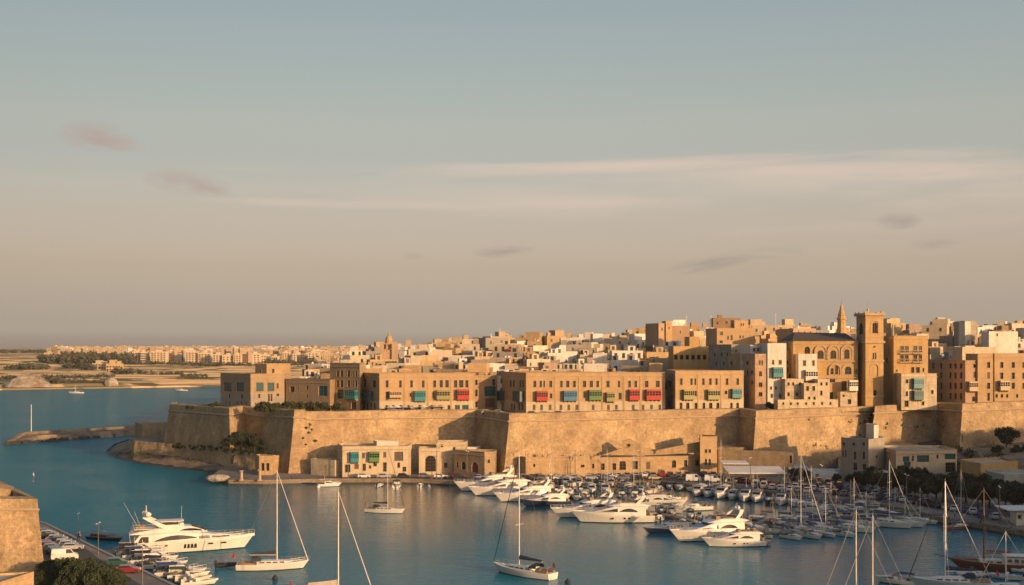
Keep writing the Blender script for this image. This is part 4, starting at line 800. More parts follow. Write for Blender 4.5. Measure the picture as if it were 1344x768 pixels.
building('yard_wall', 'orange rendered boundary wall behind the dark trees', [(1196, 333), (1262, 330)], 626, QB, 'ochre', .6, cornice=False, cat='wall', parap=.1)
building('gate_house', 'small stone gatehouse with one arch under the shaded wall', [(1237, 386), (1264, 376), (1289, 379)], 571.5, 8, 'dim', 6, wins=[(1252.5, 1260, 579, 588, 'open_arch'), (1279, 1281.5, 578, 588)], cornice=False, material='old_stone')
building('stone_house', 'low ruined stone rooms along the foot of pitted wall', [(1160, 372), (1205, 380)], 583, 6, 'dim', 5, wins=[(1170, 1173, 586, 590)], cornice=False, material='old_stone')
# slope of rubble ground behind the right hand houses
m = MB(); A = [P(1100, 362, 1.5), P(1170, 366, 3), P(1256, 366, 5), P(1300, 350, 6.5), P(1420, 345, 9), P(1600, 345, 9)]; B = [P(1100, 396, 6), P(1150, 392, 8.5), P(1232, 398, 10), P(1263, 386, 10), P(1420, 396, 11), P(1600, 396, 11)]
for i in range(5):
    for v in range(6):
        def q(i_, v_): p = A[i_].lerp(B[i_], v_ / 6); p.z += 0.8 * noise.noise(p * .3); return p
        m.quad(q(i, v), q(i + 1, v), q(i + 1, v + 1), q(i, v + 1))
for i in range(5): a, b = A[i], A[i + 1]; pa = a + Vector((0, 0, .8 * noise.noise(a * .3))); pb = b + Vector((0, 0, .8 * noise.noise(b * .3))); m.quad((a.x, a.y - .5, 0), (b.x, b.y - .5, 0), pb, pa)
struct(m.build('rubble_slope', 'rock'))
# small fort rooms by the breakwater
building('stone_house', 'small square stone blockhouse at the root of the breakwater', [(177, 470), (187, 462), (216, 466)], 556.5, 2.2, 'dim', 8, cornice=False, material='old_stone', doors=[(196, 199, 556, 561)])

# ---------------------------------------------------------------- old town houses, one thing each
random.seed(11)
TONES = [('golden', (0.45, 0.31, 0.17)), ('sandy', (0.51, 0.39, 0.25)), ('cream', (0.58, 0.48, 0.35)), ('ochre', (0.43, 0.29, 0.155)), ('brown', (0.32, 0.22, 0.13)), ('grey', (0.32, 0.29, 0.25)), ('whitewashed', (0.70, 0.65, 0.57)), ('pinkish', (0.45, 0.32, 0.22)), ('honey', (0.47, 0.33, 0.17))]
TW = [3, 5, 7, 2, 2, 4, 7, 2, 3]
HW = {k: window_mesh(*k) for k in ((1.0, 1.7, 'rect'), (1.1, 1.9, 'shut'), (1.4, 2.1, 'open'), (0.9, 1.5, 'arch'))}
def far_window(w_, h_):
    m = MB(); m.box(-w_ / 2, w_ / 2, -.06, .02, 0, h_, 0); m.box(-w_ / 2 - .12, w_ / 2 + .12, -.14, .02, -.15, -.01, 1); m.box(-w_ / 2 - .1, w_ / 2 + .1, -.1, .02, h_, h_ + .12, 1); return m.mesh('window', ['far_glass', 'trim_stone'])
FWIN = [far_window(1.0, 1.6), far_window(1.2, 2.0), far_window(.8, 1.1)]
HOUSES = []
def house(px, Y, w_, d_, h_, rot, full=True):
    X = P(px, Y).x; z0 = hill_z(X, Y) - 1.5; tn, tcx = random.choices(TONES, TW)[0]; tcx = (lambda g, h: (tcx[0] * g * h, tcx[1] * g, tcx[2] * g / h))(rnd(.85, 1.12), rnd(.97, 1.04))
    st = max(2, int(h_ / 3.4)); feat = random.choice(['roof room', 'water tanks', 'stepped upper storey', 'bare parapet', 'lean chimney', 'roof room', 'television aerial', 'stepped upper storey'])
    root = thing('town_house', '%s %d storey town house with %s' % (tn, st, feat), 'house', (X, Y, z0), rot, 'old town houses climbing the hill', True)
    hh = h_ + 1.5; a, b = w_ / 2, d_ / 2; m = MB(); t = .3
    def cube(m, x0, x1, y0, y1, za, zb, par=.7):
        for p, q in (((x0, y0), (x1, y0)), ((x1, y0), (x1, y1)), ((x1, y1), (x0, y1)), ((x0, y1), (x0, y0))): m.quad((*p, za), (*q, za), (*q, zb), (*p, zb))
        ix0, ix1, iy0, iy1 = x0 + t, x1 - t, y0 + t, y1 - t
        o = [(x0, y0), (x1, y0), (x1, y1), (x0, y1)]; i_ = [(ix0, iy0), (ix1, iy0), (ix1, iy1), (ix0, iy1)]
        for k in range(4): m.quad((*o[k], zb), (*o[(k + 1) % 4], zb), (*i_[(k + 1) % 4], zb), (*i_[k], zb)); m.quad((*i_[k], zb), (*i_[(k + 1) % 4], zb), (*i_[(k + 1) % 4], zb - par), (*i_[k], zb - par))
        m.quad(*[(*p, zb - par) for p in i_], 1)
    cube(m, -a, a, -b, b, 0, hh); m.build('walls', ['wall_stone' if random.random() < .6 else 'old_stone', 'roof_concrete'], root, tcx)
    zr = hh - .7; KK = rnd(.85, 1.2)
    for rk in range((1 if feat == 'roof room' else 0) + (random.random() < .5) + (random.random() < .25)):
        m = MB(); x = rnd(-a * .7, a * .6); y = rnd(-b * .5, b * .5); s = rnd(1.0, 1.9); KK = rnd(.8, 1.25); cube(m, x - s, x + s, y - s, min(b - .1, y + s), zr, zr + rnd(2.4, 3), .2); o = m.build('roof_room', ['wall_stone', 'roof_concrete'], root, tuple(min(.62, c * KK) for c in tcx))
        if full: put('door', window_mesh(1.1, 1.9, 'open'), root, loc=(x, y - s - .3, zr), rz=0) if False else put('window', FWIN[1], root, loc=(x, y - s, zr + .3))
    if feat == 'stepped upper storey':
        m = MB(); s = random.choice((-1, 1)); x0, x1 = (-a + .15, rnd(-.1, .4) * a) if s < 0 else (rnd(-.4, .1) * a, a - .15); uh = rnd(2.8, 3.8); cube(m, x0, x1, -b * rnd(.2, .8), b - .1, zr, zr + uh); m.build('upper_storey', ['wall_stone', 'roof_concrete'], root, tuple(c * KK for c in tcx))
    if feat == 'water tanks' or random.random() < .25:
        m = MB()
        for k in range(random.randint(1, 3)): x = rnd(-a * .7, a * .7); y = rnd(-b * .6, b * .6); m.tube((x, y, zr), (x, y, zr + 1.3), .55, .55, 8); m.tube((x, y, zr + 1.3), (x, y, zr + 1.5), .55, .2, 8); m.build('water_tank', 'white_deck' if random.random() < .5 else 'grey_gear', root); m = MB()
    if feat == 'lean chimney' or random.random() < .3:
        m = MB(); x = rnd(-a * .8, a * .8); y = rnd(0, b * .8); m.box(x - .35, x + .35, y - .35, y + .35, zr, hh + rnd(.8, 1.8)); m.build('chimney', 'trim_stone', root)
    if feat == 'television aerial' or random.random() < .55:
        m = MB(); x = rnd(-a * .8, a * .8); y = rnd(0, b * .8); zt = hh + rnd(1.5, 3); m.tube((x, y, zr), (x, y, zt), .05, .04, 4)
        for k in range(3): m.tube((x - .5, y, zt - .3 * k), (x + .5, y, zt - .3 * k), .025, .025, 3)
        m.build('aerial', 'steel', root)
    if full:
        def wins(x0, x1, n_, yy, rz, fl0):
            for f in range(fl0, st):
                z = 1.5 + f * (h_ / st) + .9
                me = random.choice(FWIN)
                for k in range(n_):
                    if random.random() < .16: continue
                    u = lerp(x0, x1, (k + .5) / n_)
                    put('window', me, root, loc=(u, -b, z) if rz == 0 else ((-a, -u, z) if rz < 0 else (a, u, z)), rz=rz)
        fl0 = max(0, st - 3); wins(-a, a, max(1, int(w_ / 2.9)), 0, 0, fl0)
        side = -1 if px < 760 else -1
        wins(-b, b, max(1, int(d_ / 4)), 0, -math.pi / 2, fl0)
        wins(-b, b, max(1, int(d_ / 4.5)), 0, math.pi / 2, max(fl0, st - 2))
        if random.random() < .10:
            cn = random.choice(['teal', 'green', 'red', 'blue', 'white', 'stone']); bay_window(root, Vector((rnd(-a * .4, a * .4), -b, hh - 4.6)) + root.location, 0, 2.6, 2.5, cn)
    else:
        for k in range(max(1, int(w_ / 4))): put('window', FWIN[0], root, loc=(lerp(-a, a, (k + .5) / max(1, int(w_ / 4))), -b, hh - rnd(2.6, 3.4)))
    HOUSES.append(root)
rows = [418, 432, 446, 461, 477, 494, 512, 531, 551, 572, 594, 616]
# big named blocks keep their ground
KEEP = [(1036, 1130, 398, 432), (1120, 1220, 396, 424), (845, 908, 545, 580), (922, 994, 498, 522), (880, 942, 446, 466), (953, 1036, 396, 442), (1216, 1300, 396, 430), (334, 375, 410, 436), (1250, 1285, 535, 555), (1288, 1338, 466, 484), (1260, 1310, 422, 440), (498, 523, 552, 576), (1016, 1074, 478, 502), (1098, 1111, 446, 456)]
for ri, Y in enumerate(rows):
    lo = max(hill_edge(Y) + 4, 474 if Y < 425 else 432 if Y < 440 else 392); px = lo + rnd(0, 10)
    while px < 1352:
        wm = rnd(6.4, 12.6) if ri < 5 else rnd(7, 13.6); wp = wm * F / Y; c = px + wp / 2
        if any(a - wp * .4 < c < b + wp * .4 and y0 < Y + 5 and Y - 5 < y1 for a, b, y0, y1 in KEEP): px += 8; continue
        if len(HOUSES) % 50 == 49: px += wp; HOUSES.append(None); continue
        h_ = rnd(6.5, 10.5) if ri < 9 else rnd(7, 10)
        if random.random() < .1: h_ += 2.5
        house(c, Y + rnd(-3, 3), wm, rnd(8, 12), h_, R(random.choice([0, 0, 6, -8, 14, -16, 24, -28]) + rnd(-3, 3)), ri < 9)
        px += wp * rnd(.92, 1.18)
# farther town on the right skyline and beyond: too many to count
random.seed(5)
def town_mass(name, label, spots, mat_='trim_stone'):
    m = MB()
    for (X, Y, z, w_, d_, h_) in spots:
        a, b = w_ / 2, d_ / 2; q = rnd(-.5, .5); c, s = math.cos(q), math.sin(q)
        def T(x, y, zz): return (X + x * c - y * s, Y + x * s + y * c, zz)
        mi = random.choices([0, 1, 2], [5, 3, 2])[0]
        vs = [T(x, y, zz) for zz in (z - 6, z + h_) for y in (-b, b) for x in (-a, a)]; m.add(vs, [(4, 5, 7, 6), (0, 1, 5, 4), (2, 6, 7, 3), (0, 4, 6, 2), (1, 3, 7, 5)], mi)
        if random.random() < .5: x0 = rnd(-a, a * .2); vs = [T(x, y, zz) for zz in (z + h_, z + h_ + 2.6) for y in (-b * .3, b * .6) for x in (x0, x0 + a * .7)]; m.add(vs, [(4, 5, 7, 6), (0, 1, 5, 4), (2, 6, 7, 3), (0, 4, 6, 2), (1, 3, 7, 5)], mi)
        nf = max(1, int(h_ / 3.2)); nw = max(1, int(w_ / 3.5))
        for f in range(nf):
            for k in range(nw):
                if random.random() < .25: continue
                x = lerp(-a, a, (k + .5) / nw); zz = z + h_ - 2.4 - f * 3.1; m.add([T(x + dx, -b - .05, zz + dz) for dx, dz in ((-.55, 0), (.55, 0), (.55, 1.5), (-.55, 1.5))] + [T(x + dx, -b + .05, zz + dz) for dx, dz in ((-.55, 0), (.55, 0), (.55, 1.5), (-.55, 1.5))], [(0, 1, 2, 3), (0, 4, 5, 1), (3, 2, 6, 7), (0, 3, 7, 4), (1, 5, 6, 2)], 3)
    return stuff(m.build(name, ['trim_stone', 'fort_plain', 'white_wall', 'far_glass']), label, 'houses')
mat('fort_plain', (0.40, 0.30, 0.18), 0.95, var=.1); mat('white_wall', (0.58, 0.51, 0.42), 0.9, var=.1)
SKYL = [(380, 466), (430, 459), (480, 457), (540, 450), (600, 448), (660, 440), (700, 447), (770, 439), (800, 443), (830, 437), (900, 434), (940, 434), (1000, 433), (1050, 427), (1090, 433), (1180, 437), (1230, 428), (1300, 430), (1344, 426)]
spots = []
for Y in (645, 670, 700, 735, 775, 820, 870):
    px = 470 if Y < 800 else 1000
    while px < 1360:
        w_ = rnd(7, 13); X = P(px, Y).x; top = interp(px, SKYL) + rnd(0, 6) + (Y - 645) * -.004; z = Z(top, Y); spots.append((X, Y, z - 9, w_, 10, 9)); px += (w_ + rnd(0, 3)) * F / Y
town_mass('distant_town', 'dense small houses along the crest of the hill', spots)
# ground under them
m = MB(); vs = []
for Y in (620, 700, 800, 1050):
    for px in range(440, 1700, 30): vs.append(P(px, Y, min(Z(interp(px, SKYL) + 16, Y), 60) if Y < 1000 else 0))
n = len(range(440, 1700, 30)); m.add(vs, [(i * n + j, i * n + j + 1, (i + 1) * n + j + 1, (i + 1) * n + j) for i in range(3) for j in range(n - 1)]); struct(m.build('hill_crest', 'hill', smooth=True))
spots = []
for k in range(900):
    Y = random.choice((1, 1, 2)) * 0 + rnd(2300, 4200) if k % 3 else rnd(1750, 2300); px = rnd(60, 520) if k % 3 else rnd(400, 520)
    X = P(px, Y).x; spots.append((X, Y, far_z(X, Y) - 1, rnd(10, 22), 14, rnd(6, 13) if px > 70 else 4))
town_mass('far_town', 'pale houses of the far town along the horizon at left', spots)
# apartment blocks on the far shore
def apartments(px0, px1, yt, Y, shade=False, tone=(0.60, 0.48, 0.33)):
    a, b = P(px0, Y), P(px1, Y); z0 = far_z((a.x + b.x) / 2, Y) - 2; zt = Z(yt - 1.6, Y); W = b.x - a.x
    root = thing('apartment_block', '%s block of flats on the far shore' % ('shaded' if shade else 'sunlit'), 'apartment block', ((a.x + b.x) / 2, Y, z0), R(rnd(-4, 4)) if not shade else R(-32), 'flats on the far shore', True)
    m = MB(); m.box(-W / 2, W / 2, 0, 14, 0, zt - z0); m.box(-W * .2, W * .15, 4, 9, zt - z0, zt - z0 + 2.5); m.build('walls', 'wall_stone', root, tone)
    nf = max(3, int((zt - z0 - 2) / 3.1)); nw = max(3, int(W / 4.2)); me = FW2
    for f in range(nf):
        for k in range(nw): put('window', me, root, loc=(lerp(-W / 2, W / 2, (k + .5) / nw), 0, 2.5 + f * (zt - z0 - 3) / nf))
    if W > 18:
        for k in range(2):
            x = lerp(-W / 2, W / 2, .25 + .5 * k); m = MB()
            for f in range(nf): z = 2.2 + f * (zt - z0 - 3) / nf; m.box(x - 2.3, x + 2.3, -1.5, 0.1, z, z + .9)
            m.build('balconies', 'trim_stone', root)
m = MB(); m.box(-1.1, 1.1, -.05, .1, 0, 1.7); FW2 = m.mesh('window', ['far_glass'])
for q in ((173, 184, 463, 1800), (184.5, 191, 463.5, 1790), (191.5, 197, 464, 1830, True, (.4, .3, .2)), (197.5, 218, 463, 1780), (218.5, 231, 465, 1800, True, (.4, .3, .2)), (231.5, 242.5, 464, 1820, True, (.36, .27, .18)), (243, 259, 463, 1770), (259.5, 276, 464.5, 1765), (279, 291, 466.5, 1740), (291.5, 306, 467.5, 1735), (306.5, 316, 467, 1730), (317, 327, 466, 1740, True, (.36, .27, .18)), (328, 341, 465.5, 1745), (343, 352, 467, 1760), (356, 364, 469, 1750), (370, 380, 464, 1800), (384, 398, 466, 1790), (404, 418, 464, 1770)): apartments(*q)  # shaded blocks carry a darker wall tone: shade put into the colour
def villa(px0, px1, yt, Y, label, tone):
    a, b = P(px0, Y), P(px1, Y); z0 = far_z((a.x + b.x) / 2, Y) - 1.5; root = thing('villa', label, 'house', ((a.x + b.x) / 2, Y, z0)); W = b.x - a.x; zt = Z(yt, Y) - z0; m = MB()
    m.box(-W / 2, W / 2, 0, 10, 0, zt * .7); m.box(-W * .3, W * .1, 2, 9, zt * .7, zt); m.box(W * .2, W * .4, 1, 8, zt * .7, zt * .9); m.build('walls', 'wall_stone', root, tone)
    for f in range(2):
        for k in range(5): put('window', FW2, root, loc=(lerp(-W / 2, W / 2, (k + .5) / 5), 0, 2 + f * 3.4))
villa(121, 140, 473, 1480, 'cream villa with flat roofs left of its twin on the far shore', (.5, .4, .26)); villa(139, 158.5, 472.5, 1465, 'wide golden villa in front of the far dark woods', (.5, .37, .2))
# white rock mound on the shore
m = MB(); cx, cy = P(38, 1150).x, 1148; rings = []
for j in range(9):
    r = 1 - j / 8; rings.append([(cx + 22 * (r ** .6) * math.cos(R(15 * i)) * (1 + .18 * noise.noise(Vector((i, j, 1)))), cy + 14 * (r ** .6) * math.sin(R(15 * i)), 2 + 12.5 * (1 - r) ** .75 + 1.5 * noise.noise(Vector((i * .7, j * .7, 4)))) for i in range(24)])
m.loft(rings); o = m.build('rock_mound', 'white_rock'); tag(o, 'large rounded pale rock mound on the far shore at left', 'rock')
m = MB()
for X, Y, r in ((P(146, 1190).x, 1190, 7), (P(150, 1188).x, 1188, 4)): m.sphere((X, Y, 4), r, sz=.8)
for i, v in enumerate(m.v): m.v[i] = tuple(Vector(v) * 1.0 + Vector((0, 0, 1.5 * noise.noise(Vector(v) * .3))))
o = m.build('rock_mound', 'white_rock'); tag(o, 'smaller pale boulder on the far shore below the villas', 'rock')
# ---------------------------------------------------------------- vegetation
def leaf_mesh(name, blobs, n_, s, mt, flat=.8, seed=1):
    rs = random.Random(seed); m = MB(); tot = sum(b[3] ** 2 for b in blobs)
    for (bx, by, bz, br) in blobs:
        for k in range(int(n_ * br * br / tot)):
            th = rs.uniform(0, 2 * math.pi); u_ = rs.uniform(-1, 1); r = br * (rs.random() ** .38) * (1 + .25 * math.sin(th * 3 + bx)); q = math.sqrt(1 - u_ * u_)
            c = Vector((bx + r * q * math.cos(th), by + r * q * math.sin(th), bz + r * u_ * flat)); a = Vector((rs.gauss(0, 1), rs.gauss(0, 1), rs.gauss(0, .6))).normalized(); b = a.orthogonal().normalized() * s * rs.uniform(.6, 1.3); cc = a.cross(b).normalized() * s * rs.uniform(.4, .9)
            m.add([c - b, c - cc * .8, c + b, c + cc], [(0, 1, 2, 3)])
    return m.mesh(name, [mt])
def trunk_mb(h_, r, limbs, seed=1):
    rs = random.Random(seed); m = MB(); p = Vector((0, 0, -0.3)); 
    for i in range(3): q = p + Vector((rs.uniform(-.12, .12), rs.uniform(-.12, .12), h_ / 3 + .1)); m.tube(p, q, r * (1 - .2 * i), r * (1 - .2 * (i + 1)), 7); p = q
    for i in range(limbs): a = 2 * math.pi * i / limbs + rs.uniform(-.3, .3); q = p + Vector((math.cos(a) * h_ * .5, math.sin(a) * h_ * .5, h_ * rs.uniform(.35, .6))); m.tube(p - Vector((0, 0, .2)), q, r * .35, r * .12, 5)
    return m.mesh('trunk', ['bark'])
def blobs_for(R_, h_, k, seed):
    rs = random.Random(seed); out_ = [(0, 0, h_, R_ * .62)]
    for i in range(k): a = 2 * math.pi * i / k + rs.uniform(-.4, .4); rr = R_ * rs.uniform(.45, .75); out_.append((rr * math.cos(a), rr * math.sin(a), h_ + rs.uniform(-.35, .35) * R_, R_ * rs.uniform(.3, .48)))
    for i in range(3): out_.append((rs.uniform(-.3, .3) * R_, rs.uniform(-.3, .3) * R_, h_ + R_ * .5, R_ * .3))
    return out_
TREES = []
for i in range(3): TREES.append((leaf_mesh('crown', blobs_for(3.0, 3.9, 6, i + 3), 3000, .26, 'leaf_dark', seed=i), trunk_mb(2.4, .28, 5, i)))
NEAR = [(leaf_mesh('crown', blobs_for(3.0, 3.6, 8, i + 13), 9000, .15, 'leaf', seed=i + 5), trunk_mb(2.2, .25, 6, i)) for i in range(3)]
BUSH = [(leaf_mesh('crown', blobs_for(1.3, 1.2, 5, i + 23), 900, .16, 'leaf_yellow' if i % 2 else 'leaf', seed=i + 9), trunk_mb(.8, .1, 4, i)) for i in range(3)]
def tree(src, i, loc, s, label, cat='tree', group=None, nm='tree', auto=True, sx=1.0):
    cr_, tr = src[i % len(src)]; r = thing(nm, label, cat, loc, rnd(0, 6.28), group, auto); r.scale = (s * sx, s * sx, s)
    put('crown', cr_, r); put('trunk', tr, r); return r
random.seed(21)
for i in range(22):
    px = 1148 + i * 10.2 + rnd(-3, 3); py = lerp(652, 676, (px - 1148) / 200) + rnd(-2, 2); p = G(px, py - 1 if i % 2 else py - 7, QZ); tree(TREES, i, p, rnd(.92, 1.2), 'dark dense round crowned tree of the harbour front row', 'tree', 'dark trees along the right quay')
for px, py, s in ((1042, 630, .55), (1050, 631, .6), (1060, 632, .5), (1116, 640, .6), (1125, 641, .75), (1134, 643, .6), (1098, 636, .5)): tree(TREES, int(px), G(px, py, QZ), s, 'small dark green tree by the boat yard', 'tree', 'small trees by the boat yard')
p = P(1321, 372, 7.5); tree(TREES, 1, p, 1.3, 'big rounded dark tree standing alone below the right hand bastion', 'tree', auto=False)
for px, Y in ((1308, 366), (1334, 366), (1345, 368)): tree(BUSH, 0, P(px, Y, 7), 1.6, 'dark bush beside the big lone tree', 'bush', 'bushes under the bastion', 'bush')
for i, (px, py, s) in enumerate(((66, 768, .7), (88, 778, .95), (108, 782, 1.0), (126, 780, .85), (146, 774, .6), (100, 792, 1.0), (132, 796, 1.0), (58, 784, .7), (160, 776, .45))):
    tree(NEAR, i, G(px, py, 1.6), s, 'leafy green tree on the near quay at lower left', 'tree', 'trees on the near quay')
for i, px in enumerate((339, 345, 351, 358, 363, 369, 375, 381, 388, 395, 401, 408, 414, 420, 426, 441, 447)):
    tree(BUSH, i, P(px, 388 + (px > 360) * 2, 18.6), rnd(1.3, 1.9), 'yellow green shrub on the terrace above the wall', 'shrub', 'shrubs on the terrace', 'shrub')
for px, Y, s in ((282, 404, 1.5), (275, 408, 1.1), (252, 412, .7), (246, 416, .7)): tree([BUSH[0]], 0, P(px, Y, 18.5), s, 'dark bush on the left bastion top', 'bush', 'bushes on the left bastion', 'bush')
for px, Y, s in ((296, 391, 1.3), (304, 390, 1.7), (312, 391, 2.0), (320, 391, 2.0), (327, 390, 1.9), (334, 387, 1.6), (342, 381, .9), (349, 378, .8)): tree([TREES[0]], 0, P(px, Y, 6.6), s * .5, 'dark spreading bush in the corner of the shaded ramparts', 'bush', 'bushes below the ramparts', 'bush')
tree([TREES[1]], 0, P(1010, 392, 19), .52, 'round dark tree in front of the tall white houses', 'tree', auto=False); tree([TREES[0]], 0, P(1015.5, 392, 19), .42, 'smaller round tree touching the one before the white houses', 'tree', auto=False)
# small plants growing out of the walls and rocks
def tufts(name, label, pts, s=.22, mt='leaf_dark'):
    m = MB(); rs = random.Random(3)
    for p, r in pts:
        for k in range(int(60 * r)): c = p + Vector((rs.gauss(0, .4), rs.gauss(0, .25), rs.gauss(0, .3))) * r; a = Vector((rs.gauss(0, 1), rs.gauss(0, 1), rs.gauss(0, 1))).normalized(); b = a.orthogonal().normalized() * s; cc = a.cross(b).normalized() * s; m.add([c - b, c - cc, c + b, c + cc], [(0, 1, 2, 3)])
    return stuff(m.build(name, mt), label, 'plants')
pts = []
for i in range(46):
    px = rnd(228, 352); Y = interp(px, [(222, 405), (301, 386), (357, 369)]) + rnd(2, 5); pts.append((P(px, Y, rnd(6.6, 7.6)), rnd(.6, 1.5)))
def on_wall(px, z, tab, extra=0.0):
    Y = interp(px, tab); return P(px, Y - .165 * (17.8 - z) - .15 - extra, z)
TB = [(386, 374), (625, 392), (668, 364), (970, 390), (992, 376), (1147, 396)]
for px, z in ((402, 15), (405, 13.5), (409, 14.6), (398, 12), (413, 11), (401, 10), (407, 16)): pts.append((on_wall(px, z, [(386, 374), (625, 392)]), rnd(.4, .8)))
for px, z in [(rnd(1108, 1146), rnd(10, 18)) for _ in range(12)] + [(rnd(1060, 1100), rnd(5, 9)) for _ in range(9)] + [(1090, 19.5), (1061, 17)]: pts.append((on_wall(px, z, [(992, 376), (1147, 396)]), rnd(.5, 1.2)))
for _ in range(22): px = rnd(1160, 1262); pts.append((on_wall(px, rnd(8, 17), [(1148, 389), (1232, 398), (1263, 378)]), rnd(.5, 1.1)))
for _ in range(60): px = rnd(1150, 1340); pts.append((P(px, rnd(352, 384), rnd(4, 10)), rnd(.8, 1.8)))
tufts('wall_plants', 'dark tufts of scrub on the walls, ledges and rubble', pts)
# far woods and hedges as masses
def woods(name, label, lines, seed=4):
    rs = random.Random(seed); m = MB()
    for px0, px1, Y, hh, dens, dY in lines:
        n_ = int((px1 - px0) * dens)
        for k in range(n_):
            px = rs.uniform(px0, px1); y = Y + rs.uniform(-dY, dY); X = P(px, y).x; z = far_z(X, y); h_ = hh * rs.uniform(.35, .85); r = h_ * .6
            for q in range(16):
                c = Vector((X + rs.gauss(0, r * .5), y + rs.gauss(0, r * .4), z + h_ * .45 + rs.gauss(0, h_ * .22))); a = Vector((rs.gauss(0, 1), rs.gauss(0, 1), rs.gauss(0, 1))).normalized(); b = a.orthogonal().normalized() * h_ * .2; cc = a.cross(b).normalized() * h_ * .2; m.add([c - b, c - cc, c + b, c + cc], [(0, 1, 2, 3)])
    return stuff(m.build(name, 'far_leaf'), label, 'trees')
woods('far_woods', 'dark belts of trees and hedges across the far shore', [(54, 175, 1700, 15, 2.2, 30), (80, 175, 1850, 15, 2, 60), (0, 62, 2600, 9, 2.0, 200), (8, 62, 1480, 9, 1.6, 25), (85, 120, 1520, 9, 1.5, 20), (108, 122, 1470, 10, 2, 10), (170, 345, 1660, 6, 1.6, 25), (148, 172, 1360, 8, 1.4, 12), (165, 240, 1380, 5, 1.2, 15), (55, 150, 1290, 5, 1.2, 25), (0, 22, 1230, 5, 2.0, 15), (55, 80, 1190, 7, 2.0, 12), (80, 145, 1200, 4, 1.2, 15), (238, 272, 1340, 4, 1.4, 10), (270, 290, 1600, 8, 1.5, 20), (350, 430, 1700, 8, 1.5, 60), (300, 480, 3300, 9, 1.6, 300)])
# ---------------------------------------------------------------- near left bastion and quay
A = P(50, 203, 14.6)
def near_bastion():
    root = thing('bastion', 'near sunlit bastion corner at the left edge of the frame', 'bastion', (-90, 215, 1.5)); m = MB()
    F0, F1, Bk = Vector((-140, 203, 0)), Vector((A.x, 203, 0)), Vector((-97.5, 232, 0)); zc, zt, zb = 12.9, 14.6, 1.5; bt = .18
    def ring(o, z): return [Vector((F0.x, F0.y - o, z)), Vector((F1.x + o, F1.y - o, z)), Vector((Bk.x + o, Bk.y + o * .3, z))]
    nv = 10
    for i in range(2):
        nu = 34 if i == 0 else 20; grid = []
        for v in range(nv + 1):
            z = lerp(zb, zc, v / nv); r = ring(bt * (zc - z), z)
            for u in range(nu + 1):
                p = r[i].lerp(r[i + 1], u / nu)
                if 0 < u < nu: p += Vector((0, -1, 0) if i == 0 else (1, 0, 0)) * .14 * noise.noise(p * .5)
                grid.append(p)
        m.add(grid, [(v * (nu + 1) + u, v * (nu + 1) + u + 1, (v + 1) * (nu + 1) + u + 1, (v + 1) * (nu + 1) + u) for v in range(nv) for u in range(nu)])
    m.build('wall_face', 'fort_stone', root, world=True)
    m = MB(); r0, r1 = ring(.02, zc), ring(-.08, zt); r2, r3 = ring(-2.6, zt + .15), ring(-2.65, zt - .9)
    for a, b in ((r0, r1), (r1, r2), (r2, r3)):
        for i in range(2): m.quad(a[i], a[i + 1], b[i + 1], b[i])
    m.build('parapet', 'fort_stone', root, world=True)
    m = MB(); m.add([*r3, Vector((-140, 232, zt - .9))], [(0, 1, 2, 3)]); m.build('platform', 'paving', root, world=True)
    m = MB(); rr = [ring(o, zc + h_) for o, h_ in ((-.05, -.3), (.25, -.25), (.36, 0), (.25, .2), (-.05, .25))]
    for a, b in zip(rr, rr[1:]):
        for i in range(2): m.quad(a[i], a[i + 1], b[i + 1], b[i])
    m.build('cordon', 'trim_stone', root, world=True)
    m = MB(); c = P(3, 216); m.prism([(c.x - 3, c.y - 2), (c.x + 2.4, c.y - 2.2), (c.x + 1.2, c.y + 2), (c.x - 3, c.y + 2)], zt - 1, [zt + 1.2, zt + .3, zt + .4, zt + 1.3]); m.build('gun_embrasure', 'fort_stone', root, world=True)
near_bastion()
qe = [G(54, 682.5, 1.9), G(62, 685, 1.9), G(110, 708, 1.9), G(160, 732, 1.9), G(236, 768, 1.9), G(330, 812, 1.9), G(420, 860, 1.9)]
m = MB(); m.prism([(p.x, p.y) for p in qe] + [(-40, 100), (-160, 100), (-160, 240), (-110, 268)], -3, 1.5, 0, 1); struct(m.build('near_quay', ['concrete', 'paving']))
m = MB()
for a, b in zip(qe, qe[1:]):
    d = (b - a); d.z = 0; d.normalize(); nn = Vector((-d.y, d.x, 0)); m.prism([(v.x, v.y) for v in (a + nn * .05, b + nn * .05, b - nn * .6, a - nn * .6)], 1.2, 1.64)
struct(m.build('near_kerb', 'concrete'))
strip([G(48, 700, 1.5), G(70, 706, 1.5), G(105, 735, 1.5), G(165, 775, 1.5), G(240, 830, 1.5)], 6.5, 1.504, 'asphalt', 'near_road')
# lower rampart corner in the lower left
building('rampart_corner', 'low stone rampart corner in the bottom left of the frame', [(-200, 150), (0, 150), (26, 154)], 764, 1.5, 'gold', 3, material='old_stone', cornice=False, cat='wall', parap=.3)
# unseen ridge outside the frame on the right, added to shade the marina

